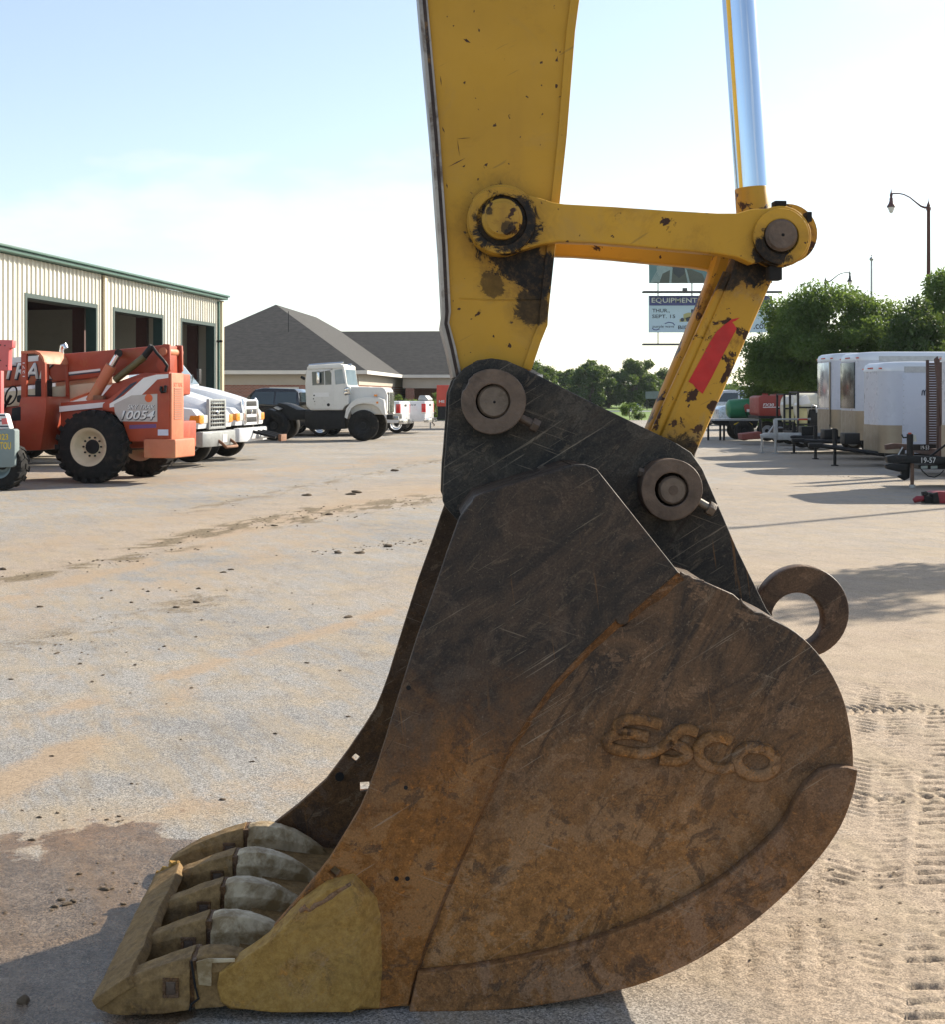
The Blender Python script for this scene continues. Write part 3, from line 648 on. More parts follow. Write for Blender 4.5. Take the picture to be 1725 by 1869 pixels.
# shell rolled from the lip round the back to the top
OUT = [(400,1822),(455,1838),(560,1842),(650,1844),(750,1843),(850,1840),(950,1834),(1030,1822),(1100,1809),(1200,1779),(1300,1729),(1400,1654),(1480,1574),(1530,1504),(1554,1440),(1559,1392),(1554,1335),(1538,1268),(1502,1203),(1455,1155),(1402,1126),(1356,1108),(1285,1061),(1240,1047),(1175,962),(1106,878),(1090,858),(1068,850),(1048,850)]
MB().strip(E.poly(soft(OUT[:21]) + OUT[21:], 0.0), 0.024, 0.036, 1.10).build('shell', M_INNER, bucket, 40)
MB().strip(E.poly([(1046,851),(960,879),(868,908),(842,945)], 0.0), 0.022, 0.036, 1.10).build('top_plate', M_SIDE, bucket, 40)
farp = [(838,945),(868,906),(1050,848),(1070,848),(1090,856),(1106,876),(1240,1045),(1285,1061),(1340,1085),(1402,1126),(1455,1155),(1502,1203),(1538,1268),(1554,1335),(1559,1392),(1554,1440),(1530,1502),(1480,1572),(1400,1652),(1300,1727),(1200,1777),(1100,1807),(950,1832),(740,1841),(640,1843),(520,1840),(440,1830),(372,1800),(405,1758),(472,1706),(538,1646),(590,1577),(630,1518),(656,1477),(672,1440),(690,1390),(722,1285),(760,1165),(797,1062),(815,1008)]
bpart(plate('side_plate', E.poly(farp, 0.0), [E.poly(h, 0.0) for h in holes_px], 1.10, 1.135, 0.003, M_INNER, EX))
MB().lathe([(0.0, 0), (0.015, 0), (0.015, 0.006), (0, 0.006)], e3(572, 1636, 0.0)[:1] + (1.094,) + e3(572, 1636, 0.0)[2:], (0, 1, 0), 14).build('dark_hole_disc', M_BLACK, bucket, 40)  # black disc painted in for the shade inside a round bolt hole
for (px, py, r) in ((723,1603,4.5),(743,1603,4.5),(740,1437,4.0),(745,1255,4.5)):
    u, z = E.uz(px, py, 0.0); MB().lathe([(0, -0.0012), (r*0.0014, -0.0012), (r*0.0014, 0.004)], (u, 0, z), (0, 1, 0), 10).build('pock_mark', M_BLACK, bucket)
TEX = bpy.data.textures.new('casting_dents', 'CLOUDS'); TEX.noise_scale = 0.045; TEX.noise_depth = 3
TEX2 = bpy.data.textures.new('weld_lumps', 'CLOUDS'); TEX2.noise_scale = 0.012; TEX2.noise_depth = 2
def roughen(o, k=0.009, lev=3, tex=None):
    m_ = o.modifiers.new('subdivide', 'SUBSURF'); m_.subdivision_type = 'SIMPLE'; m_.levels = lev; m_.render_levels = lev
    m_ = o.modifiers.new('dents', 'DISPLACE'); m_.texture = tex or TEX; m_.strength = k; m_.mid_level = 0.5; m_.texture_coords = 'LOCAL'
    m_ = o.modifiers.new('fine_dents', 'DISPLACE'); m_.texture = TEX2; m_.strength = k*0.3; m_.mid_level = 0.5; m_.texture_coords = 'LOCAL'
    for p in o.data.polygons: p.use_smooth = True
    return o
# corner shroud
def shroud():
    f = [(650,1622),(638,1612),(598,1624),(553,1655),(495,1716),(440,1752),(400,1776),(396,1800),(404,1828),(420,1838),(495,1847),(640,1847),(655,1836),(659,1772),(655,1640)]
    bk_ = [(690,1640),(646,1592),(596,1606),(548,1640),(490,1702),(436,1740),(398,1770),(394,1800),(403,1832),(420,1842),(495,1843),(650,1843),(694,1840),(700,1770),(696,1670)]
    A = E.poly(f, -0.055); B = E.poly(bk_, 0.0); n_ = len(f); mb = MB()
    vs = [(p[0], -0.055, p[1]) for p in A] + [(p[0], 0.004, p[1]) for p in B]
    mb.add(vs, [tuple(range(n_-1, -1, -1))] + [(i, (i+1) % n_, n_+(i+1) % n_, n_+i) for i in range(n_)])
    roughen(mb.build('corner_shroud', M_BRONZE, bucket, 30, 0.003), 0.004, 4)
    w = [(547,1662),(556,1655),(565,1660),(575,1650),(590,1644),(604,1634),(618,1624),(640,1612)]
    MB().tube([(*[E.uz(x, y, -0.05)[0]], -0.052, E.uz(x, y, -0.05)[1]) for x, y in w], [0.006, 0.009, 0.005, 0.008, 0.006, 0.008, 0.006, 0.005], 7).build('weld_bead', M_WEAR, bucket, 60)
shroud()
# five adapters with teeth; each tooth has a ridge, a collar gap and a pocket with its locking pin
def tooth_set(v0, w, first):
    tp = [(346,1752),(300,1766),(240,1788),(196,1812),(166,1832),(178,1848),(200,1857),(240,1857),(300,1851),(346,1843)]
    P = E.poly(tp, -0.045); cu = v0 + w/2; mb = MB(); n_ = len(P); vs = []; fs = []
    secs = [0.0, 0.17, 0.5, 0.83, 1.0]
    zc = 0.045
    for s in secs:
        sq = 1.0 if 0.1 < s < 0.9 else 0.72
        for (a, b) in P:
            k = (a - P[4][0])/(P[0][0]-P[4][0])                # 0 at the tip, 1 at the collar
            ww = w*(0.66 + 0.34*k)
            bb = zc + (b-zc)*sq if b > zc else b
            vs.append((a, cu + (s-0.5)*ww, bb))
    m_ = len(secs)
    for i in range(m_-1):
        for k in range(n_): fs.append((i*n_+k, i*n_+(k+1) % n_, (i+1)*n_+(k+1) % n_, (i+1)*n_+k))
    fs += [tuple(range(n_)), tuple((m_-1)*n_+k for k in range(n_-1, -1, -1))]
    mb.add(vs, fs); t_ = roughen(mb.build('tooth', M_TOOTH, bucket, 50, 0.003), 0.006)
    # locking pin pocket on the viewer's side
    u, z = E.uz(311, 1803, -0.045); vf = cu - 0.5*w*0.975
    pk = MB(); s_ = 0.0205
    for (a0, a1, b0, b1) in ((-s_, s_, 0.017, 0.025), (-s_, s_, -0.025, -0.017), (-s_, -s_+0.008, -0.017, 0.017), (s_-0.008, s_, -0.017, 0.017)):
        pk.box((u+a0, vf-0.003, z+b0), (u+a1, vf+0.02, z+b1))
    pk.build('pin_pocket', M_INNER, bucket, None, 0.0015)
    q = MB(); q.box((u-0.0125, vf-0.0005, z-0.017), (u+0.0125, vf+0.02, z+0.017)); q.box((u-0.008, vf-0.004, z-0.006), (u+0.010, vf+0.01, z+0.012))
    q.build('locking_pin', M_PIN, bucket, None, 0.001)
    ap = [(354,1752),(372,1747),(400,1747),(430,1752),(465,1764),(500,1783),(532,1806),(545,1824),(500,1834),(400,1838),(354,1843)]
    A = E.poly(ap, -0.045); vs = []; n_ = len(A)
    mb = MB(); secs = [0.0, 0.2, 0.5, 0.8, 1.0]
    for s in secs:
        sq = {0.0: 0.66, 0.2: 0.97, 0.5: 1.0, 0.8: 0.97, 1.0: 0.66}[s]
        for (a, b) in A:
            k = max(0.0, (a - A[2][0])/(A[7][0]-A[2][0])); ww = w*(0.95 - 0.75*k**1.2)
            vs.append((a, cu + (s-0.5)*ww, zc + (b-zc)*sq if b > zc else b))
    fs = []
    for i in range(len(secs)-1):
        for k in range(n_): fs.append((i*n_+k, i*n_+(k+1) % n_, (i+1)*n_+(k+1) % n_, (i+1)*n_+k))
    fs += [tuple(range(n_)), tuple((len(secs)-1)*n_+k for k in range(n_-1, -1, -1))]
    mb.add(vs, fs); roughen(mb.build('tooth_adapter', M_NOSE if not first else M_TOOTH, bucket, 60, 0.004), 0.004)
    if first:
        a = E.poly([(357,1752),(375,1746),(405,1746),(425,1750)], -0.047)
        MB().prism(E.poly([(357,1756),(378,1750),(428,1750),(428,1756),(386,1758),(385,1800),(362,1798)], -0.047), cu-0.5*w*0.995, cu-0.5*w*0.9).build('worn_patch', M_NOSE, bucket, None, 0.002)
        MB().tube([e3(349, 1753, -0.046), e3(352, 1775, -0.047), e3(356, 1800, -0.047), e3(362, 1822, -0.047), e3(349, 1832, -0.047), e3(346, 1843, -0.046)], 0.0032, 6).build('collar_joint', M_BLACK, bucket, 60)
    g_ = E.poly([(344,1756),(356,1755),(356,1840),(344,1840)], -0.045)
    MB().prism(g_, v0+0.008, v0+w-0.008).build('collar', M_INNER, bucket)
for i in range(5): tooth_set(-0.045 + 0.259*i, 0.122 if i == 0 else 0.100, i == 0)
# lip under the adapters
MB().strip(E.poly([(412,1806),(450,1814),(520,1826),(640,1838)], 0.0), 0.03, 0.036, 1.10).build('lip', M_TOOTH, bucket, 40)
# flat bar welded across the tooth points
def tip_bar():
    a0, a1, b0, b1 = e3(168, 1828, -0.04), e3(238, 1782, -0.04), e3(284, 1596, 0.80), e3(330, 1574, 0.80)
    up = 0.0; A = [Vector(a0), Vector(a1), Vector(b1), Vector(b0)]
    nrm = (A[1]-A[0]).cross(A[3]-A[0]).normalized(); nrm = nrm if nrm.z > 0 else -nrm
    k = 9; vs = []; rj = random.Random(3)
    for i in range(k+1):
        f = i/k
        l = A[0].lerp(A[3], f); r = A[1].lerp(A[2], f); r = r + (r-l).normalized()*rj.uniform(-0.006, 0.004)
        for p, h in ((l, 0.004), (r, 0.004), (r, -0.026), (l, -0.026)):
            vs.append(tuple(p + nrm*h + Vector((0, 0, rj.uniform(-0.0015, 0.0015)))))
    fs = []
    for i in range(k):
        for j in range(4): fs.append((i*4+j, i*4+(j+1) % 4, i*4+4+(j+1) % 4, i*4+4+j))
    fs += [(0, 1, 2, 3), (k*4+3, k*4+2, k*4+1, k*4)]
    roughen(MB().add(vs, fs).build('tooth_bar', M_TOOTH, bucket, 40, 0.003), 0.005)
    e0, e1 = Vector(vs[k*4]), Vector(vs[k*4+1]); pts = []
    for i in range(8):
        p = e0.lerp(e1, i/7); pts.append(p + Vector((rj.uniform(-0.004, 0.006), rj.uniform(-0.01, 0.012), rj.uniform(-0.012, 0.004))))
    MB().tube(pts, [0.007, 0.012, 0.009, 0.014, 0.010, 0.013, 0.011, 0.006], 7).build('weld_bead', M_BRONZE, bucket, 60)
tip_bar()
# ears with pins, collars and clamp bolts
near_ear = [(807,914),(809,860),(812,828),(817,760),(819,717),(828,693),(846,672),(872,658),(898,654),(925,658),(955,671),(1100,744),(1235,809),(1262,826),(1283,856),(1330,965),(1345,1000),(1400,1112),(1412,1128),(1300,1150),(1150,1010),(1000,1010),(900,1010),(840,957),(811,924)]
for v0 in (V_EAR, V_EARF):
    o = plate('ear', E.poly(near_ear, V_EAR), [], v0, v0+0.05, 0.004, M_EAR, bucket)
rj = random.Random(5)
for (px, py, r, rin) in ((901,733,60,31.5),(1227,894,57,31)):
    cpts = []
    u, z = E.uz(px, py, 0.25); k = 3.75/FPX
    for i in range(60):
        a = 2*math.pi*i/60; rr = r*k*(1 + 0.012*math.sin(3*a+1) - (0.05 if (px < 1000 and 2.45 < a < 2.75) else 0))
        cpts.append((u+rr*math.cos(a), z+rr*math.sin(a)))
    plate('collar', cpts, [circle((u, z), rin*k, 40)], 0.252, 0.33, 0.003, M_PIN, bucket)
    off = (1.5, 0) if px < 1000 else (2, 1)
    disc('pin', px+off[0], py+off[1], 30 if px < 1000 else 26.5, 0.258, 0.80, M_PINEND, 40, bev=0.003, parent=bucket)
    disc('pin_centre_mark', px+off[0]+(1 if px < 1000 else 1), py+1, 2.6 if px < 1000 else 9, 0.2572, 0.262, M_BLACK if px < 1000 else M_PIN, 12, bev=0.0004, parent=bucket)
def clamp_bolt(p, q, hd, hsz, mm=None):
    mb = MB(); a, b = Vector(e3(*p, 0.285)), Vector(e3(*q, 0.285)); d = (b-a).normalized()
    bo = mb.cyl(a, b, 0.0125, n=14).build('bolt', mm or M_BOLT, bucket, 40)
    MB().cyl(b - d*0.002, b + d*0.02, hsz, n=6).build('bolt_head', mm or M_PINEND, bucket, None, 0.002)
clamp_bolt((1262,908), (1293,926), 0, 0.021)
clamp_bolt((945,760), (972,774), 0, 0.020, M_PIN)
MB().cyl(e3(1175, 864, 0.30), e3(1166, 862, 0.30), 0.014, n=6).build('bolt_head', M_PINEND, bucket)
MB().tube([e3(852, 702, 0.325), e3(846, 716, 0.325), e3(849, 722, 0.325)], 0.01, 8).build('weld_bead', M_EAR, bucket, 60)
# weld along the ear foot, torch-cut notches on the back edge
for pts in ([(1242,1046),(1250,1052),(1257,1052),(1263,1059),(1272,1060),(1284,1063)], [(1350,1094),(1354,1103),(1362,1108),(1367,1114),(1377,1120),(1390,1122),(1404,1128)]):
    MB().tube([e3(x, y, 0.03) for x, y in pts], [0.006, 0.008, 0.005, 0.009, 0.006, 0.007, 0.005][:len(pts)], 7).build('weld_bead', M_CHEEK, bucket, 60)
# lifting eye on the back
ring_o = arc_px((1467,1117), 84, -175, 80, 30); ring_i = arc_px((1457,1130), 48, 78, -165, 24)
plate('lifting_eye', E.poly([(1385,1105)] + ring_o + [(1478,1200)] + ring_i + [(1412,1135)], 0.50), [], 0.50, 0.555, 0.006, M_WEAR, bucket)
# raised maker's lettering: E S C O drawn as one joined ribbon
def ribbon(name, px, r, v=0.022):
    pts = [Vector((*[E.uz(x, y, v)[0]], v, E.uz(x, y, v)[1])) for x, y in px]
    out = []
    for i in range(len(pts)-1):                                            # Catmull-Rom
        p0, p1, p2, p3 = pts[max(i-1, 0)], pts[i], pts[i+1], pts[min(i+2, len(pts)-1)]
        for j in range(5):
            t = j/5; out.append(0.5*((2*p1) + (-p0+p2)*t + (2*p0-5*p1+4*p2-p3)*t*t + (-p0+3*p1-3*p2+p3)*t**3))
    out.append(pts[-1]); mb = MB().tube(out, r, 10)
    mb.v = [(x, max(v - 0.015, v + (y-v)*1.35), z) for x, y, z in mb.v]
    return mb.build(name, M_LETTER, bucket, 60)
M_LETTER = rust_steel('cast_letter_steel', 0.5, 1.6, dark=(0.050, 0.037, 0.028), mid=(0.13, 0.080, 0.046), rust=(0.25, 0.125, 0.048), scuff=0.15, pit=0.4)
ribbon('raised_letter', [(1206,1322),(1180,1314),(1150,1312),(1130,1320),(1132,1334),(1155,1338),(1182,1344)], 0.0155)
ribbon('raised_letter', [(1150,1338),(1124,1340),(1108,1350),(1116,1364),(1150,1372),(1182,1374),(1204,1366),(1228,1350)], 0.0155)
ribbon('raised_letter', [(1272,1336),(1250,1330),(1232,1340),(1226,1354),(1246,1364),(1256,1376),(1236,1388),(1204,1384)], 0.0155)
ribbon('raised_letter', [(1334,1352),(1316,1344),(1292,1346),(1276,1360),(1276,1380),(1292,1396),(1316,1402),(1338,1398)], 0.0160)
ribbon('raised_letter', [(1384,1364),(1362,1364),(1346,1378),(1348,1398),(1366,1412),(1392,1414),(1412,1402),(1414,1382),(1400,1368),(1384,1364)], 0.0165)
# ---------------------------------------------------------------- shared materials for vehicles and buildings
M_TYRE = mat('tyre_rubber', (0.017, 0.0165, 0.016), 0.9, 0, 0.3, 12, dirt=(0.075, 0.058, 0.042), dscale=6, dcut=(0.52, 0.85), spec=0.25)
M_WHITE = mat('white_truck_paint', (0.68, 0.69, 0.71), 0.28, 0, 0.04, 1.5, coat=0.4, dirt=(0.50, 0.47, 0.42), dscale=1.2, dcut=(0.58, 0.85))
M_OLDWHITE = mat('old_white_paint', (0.66, 0.65, 0.61), 0.5, 0, 0.06, 2, dirt=(0.42, 0.38, 0.32), dscale=3, dcut=(0.58, 0.8))
M_BLACKP = mat('black_car_paint', (0.012, 0.013, 0.016), 0.16, 0, 0.1, 2, coat=0.6)
M_BLACKM = mat('black_metal', (0.011, 0.011, 0.0115), 0.6, 0, 0.3, 6, dirt=(0.05, 0.038, 0.028), dscale=5, dcut=(0.6, 0.85), spec=0.3)
M_GLASS = mat('dark_glass', (0.035, 0.05, 0.055), 0.06, 0, 0.1, 2, spec=0.8)
M_SKYGLASS = mat('windscreen_glass', (0.16, 0.21, 0.24), 0.07, 0, 0.15, 2, spec=0.9)
M_CHROMEP = mat('vehicle_chrome', (0.62, 0.63, 0.64), 0.18, 1.0, 0.06, 8)
M_STEEL = mat('galvanised_steel', (0.36, 0.37, 0.38), 0.5, 0.6, 0.15, 9)
M_GREYB = mat('grey_bumper', (0.32, 0.33, 0.33), 0.4, 0.5, 0.15, 5)
M_AMBER = mat('amber_lens', (0.75, 0.25, 0.02), 0.25, 0, 0.1, 8)
M_LENS = mat('clear_lens', (0.62, 0.62, 0.58), 0.15, 0.2, 0.1, 8)
M_REDLENS = mat('red_lens', (0.55, 0.015, 0.02), 0.2, 0, 0.1, 8)
M_ORANGE = mat('orange_machine_paint', (0.33, 0.048, 0.016), 0.5, 0, 0.16, 2.5, dirt=(0.36, 0.135, 0.038), dscale=1.6, dcut=(0.55, 0.8))
M_ORANGEF = mat('faded_orange_paint', (0.50, 0.155, 0.075), 0.6, 0, 0.1, 2.5, dirt=(0.52, 0.26, 0.12), dscale=2.0, dcut=(0.5, 0.8))
M_CREAM = mat('cream_paint', (0.60, 0.50, 0.34), 0.5, 0, 0.1, 4, dirt=(0.30, 0.19, 0.10), dscale=4, dcut=(0.58, 0.8))
M_PRINTW = mat('white_print', (0.72, 0.71, 0.69), 0.5, 0, 0.04, 6)
M_PRINTD = mat('dark_blue_print', (0.025, 0.03, 0.055), 0.5, 0, 0.1, 6)
M_PRINTG = mat('grey_panel_print', (0.44, 0.40, 0.37), 0.5, 0, 0.1, 3)
M_RUSTY = mat('rusty_iron', (0.20, 0.095, 0.05), 0.8, 0, 0.3, 12)

def wheel(parent, c, r, w, rim_r, m_rim, lugs=0, hub=None, n=36, bolts=0, deep=0.4):
    """tyre + rim + hub; axis along v, outer face at c[1], body runs to +v"""
    u, v, z = c; mb = MB()
    sh = r*0.93
    mb.lathe([(rim_r, 0.02*w), (rim_r*1.06, 0.0), (sh*0.9, 0.0), (sh, 0.08*w), (r*0.985, 0.2*w), (r, 0.5*w), (r*0.985, 0.8*w), (sh, 0.92*w), (sh*0.9, w), (rim_r, w)], (u, v, z), (0, 1, 0), n, False)
    if lugs:
        for i in range(lugs):
            for sgn in (0, 1):
                a = 2*math.pi*(i + 0.5*sgn)/lugs; da = 2*math.pi/lugs*0.24; sk = 2*math.pi/lugs*0.42
                v0, v1 = (v-0.004, v+0.5*w) if sgn == 0 else (v+w+0.004, v+0.5*w)
                def P(ang, rad, vv): return (u+math.cos(ang)*rad, vv, z+math.sin(ang)*rad)
                lo, hi = r*0.93, r*1.035
                mb.hexa([P(a-da, lo*0.94, v0), P(a+da, lo*0.94, v0), P(a+da+sk, lo, v1), P(a-da+sk, lo, v1)],
                        [P(a-da, hi*0.975, v0), P(a+da, hi*0.975, v0), P(a+da+sk, hi, v1), P(a-da+sk, hi, v1)])
    wh = mb.build('wheel', M_TYRE, parent, 40)
    rm = MB().lathe([(0, deep*w), (rim_r*0.55, deep*w), (rim_r*0.72, deep*w*0.75), (rim_r*0.80, deep*w*0.3), (rim_r*0.93, 0.03*w), (rim_r*1.02, -0.01*w), (rim_r*1.02, 0.06*w), (rim_r*0.98, 0.5*w), (rim_r*0.98, 0.9*w), (0, 0.9*w)], (u, v, z), (0, 1, 0), n, False).build('rim', m_rim, wh, 35)
    if hub:
        MB().lathe([(0, deep*w-0.10*w), (rim_r*0.36, deep*w-0.08*w), (rim_r*0.40, deep*w+0.02), ], (u, v, z), (0, 1, 0), 20).build('hub', hub, wh, 35)
    for i in range(bolts):
        a = 2*math.pi*i/bolts
        MB().cyl((u+math.cos(a)*rim_r*0.5, v+deep*w-0.03, z+math.sin(a)*rim_r*0.5), (u+math.cos(a)*rim_r*0.5, v+deep*w+0.01, z+math.sin(a)*rim_r*0.5), 0.018, n=6).build('wheel_nut', M_BLACKM, wh)
    return wh

# ---------------------------------------------------------------- metal workshop
def workshop():
    S = Frame(-14.1, 40.0, 82.05)
    root = thing('workshop_building', 'cream corrugated metal workshop with three open bay doors and green trim', 'building', S)
    m_pan = mat('cream_cladding', (0.62, 0.59, 0.50), 0.5, 0, 0.06, 0.8, dirt=(0.50, 0.46, 0.39), dscale=0.7, dcut=(0.55, 0.8))
    m_grn = mat('green_trim', (0.04, 0.105, 0.085), 0.45, 0, 0.1, 2)
    m_dgrn = mat('dark_green_jamb', (0.014, 0.04, 0.036), 0.5)
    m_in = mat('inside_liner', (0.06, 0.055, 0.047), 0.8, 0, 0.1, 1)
    m_red = mat('red_primer_steel', (0.07, 0.022, 0.016), 0.7, 0, 0.1, 2)
    m_tan = mat('tan_downspout', (0.60, 0.50, 0.34), 0.5, 0, 0.05, 2)
    U0, U1, HE = -16.0, S.uz(401, 600)[0], 5.97
    doors = []
    for a, b, t in ((47, 172, 545), (207, 293, 569), (330, 388, 588)):
        doors.append((S.uz(a, 600)[0], S.uz(b, 600)[0], S.uz((a), t)[1]))
    dz = sum(d[2] for d in doors)/3; doors = [(a, b, dz) for a, b, _ in doors]
    # a fourth bay outside the picture keeps the wall's rhythm
    doors = [(-11.5, -6.0, dz)] + doors
    def panel(a, b, z0, z1):
        k = max(1, round((b-a)/0.3)); st = (b-a)/k; line = []
        for i in range(k):
            x = a + i*st; line += [(x, 0.0), (x+st*0.60, 0.0), (x+st*0.70, -0.045), (x+st*0.90, -0.045)]
        line.append((b, 0.0))
        poly = line + [(b, 0.03), (a, 0.03)]
        MB().zprism(poly, z0, z1).build('wall_panel', m_pan, root)
    edges = sorted([U0, U1] + [d[0]-0.16 for d in doors] + [d[1]+0.16 for d in doors])
    for a, b in zip(edges[:-1], edges[1:]):
        over = any(d[0]-0.2 < (a+b)/2 < d[1]+0.2 for d in doors)
        k = max(1, round((b-a)/0.92)); st = (b-a)/k
        for i in range(k): panel(a+i*st+0.003, a+(i+1)*st-0.003, dz+0.16 if over else 0.0, HE-0.12)
    for a, b, t in doors:
        o = MB().box((a-0.16, -0.06, 0), (a-0.02, 0.32, t+0.02)).build('door_frame', m_dgrn, root)
        MB().box((b+0.02, -0.06, 0), (b+0.16, 0.32, t+0.02)).build('door_frame', m_dgrn, root)
        MB().box((a-0.16, -0.06, t+0.02), (b+0.16, 0.32, t+0.16)).build('door_frame', m_dgrn, root)
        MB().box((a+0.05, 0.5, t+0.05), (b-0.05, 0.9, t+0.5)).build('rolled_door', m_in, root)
    g = MB().prism([(U0, HE-0.10), (U1+0.2, HE-0.10), (U1+0.2, HE+0.02), (U0, HE+0.02)], -0.32, 0.05).build('gutter', m_grn, root, None, 0.02)
    MB().prism([(U0, HE+0.02), (U1+0.25, HE+0.02), (U1+0.25, HE+0.10), (U0, HE+0.10)], -0.40, 0.05).build('eave_trim', m_grn, root, None, 0.015)
    for px in (188,):
        u = S.uz(px, 600)[0]
        MB().box((u-0.16, -0.14, 0.1), (u+0.06, -0.048, HE-0.14)).build('downspout', m_tan, root, None, 0.015)
    MB().box((U1-0.15, -0.16, 0), (U1+0.12, 0.0, HE-0.14)).build('corner_trim', m_tan, root, None, 0.015)
    MB().box((U1-0.5, -0.14, 0.1), (U1-0.40, -0.05, HE-0.2)).build('downspout', m_grn, root)
    MB().cyl((U1-0.55, -0.05, 4.0), (U1-0.55, -0.3, 4.0), 0.05, n=8).build('wall_lamp', M_BLACKM, root)
    # roof, ends and inside
    D = 18.0; HR = HE + 1.5
    MB().add([(U0,-0.3,HE+0.10),(U1+0.3,-0.3,HE+0.10),(U1+0.3,D/2,HR),(U0,D/2,HR),(U0,D+0.3,HE+0.10),(U1+0.3,D+0.3,HE+0.10),
              (U0,-0.3,HE+0.02),(U1+0.3,-0.3,HE+0.02),(U1+0.3,D/2,HR-0.08),(U0,D/2,HR-0.08),(U0,D+0.3,HE+0.02),(U1+0.3,D+0.3,HE+0.02)],
             [(0,1,2,3),(3,2,5,4),(7,6,9,8),(8,9,10,11),(0,6,7,1),(4,5,11,10),(1,7,8,2),(2,8,11,5),(0,3,9,6),(3,4,10,9)]).build('roof', m_grn, root)
    for u0, u1 in ((U0, U0+0.1), (U1-0.1, U1)):
        MB().uprism([(0.032, 0), (D, 0), (D, HE), (D/2, HR-0.1), (0.032, HE)], u0, u1).build('end_wall', m_pan, root)
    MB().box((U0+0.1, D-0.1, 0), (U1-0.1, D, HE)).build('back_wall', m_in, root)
    for k in range(4): MB().box((U0+0.1, D-0.2, 1.2+k*1.3), (U1-0.1, D-0.11, 1.32+k*1.3)).build('girt', m_red, root)
    MB().box((U0, 0.1, 0.006), (U1, D-0.1, 0.03)).build('floor_slab', mat('workshop_floor', (0.22, 0.21, 0.2), 0.8, 0, 0.1, 1), root)
    for u in np.linspace(U0+0.5, U1-0.5, 7):
        MB().box((u-0.12, D*0.02+0.5, 0.02), (u+0.12, D*0.02+0.95, HE-0.1)).build('column', m_red, root)
        MB().box((u-0.1, 0.5, HE-0.5), (u+0.1, D-0.2, HE-0.05)).build('rafter', m_red, root)
workshop()

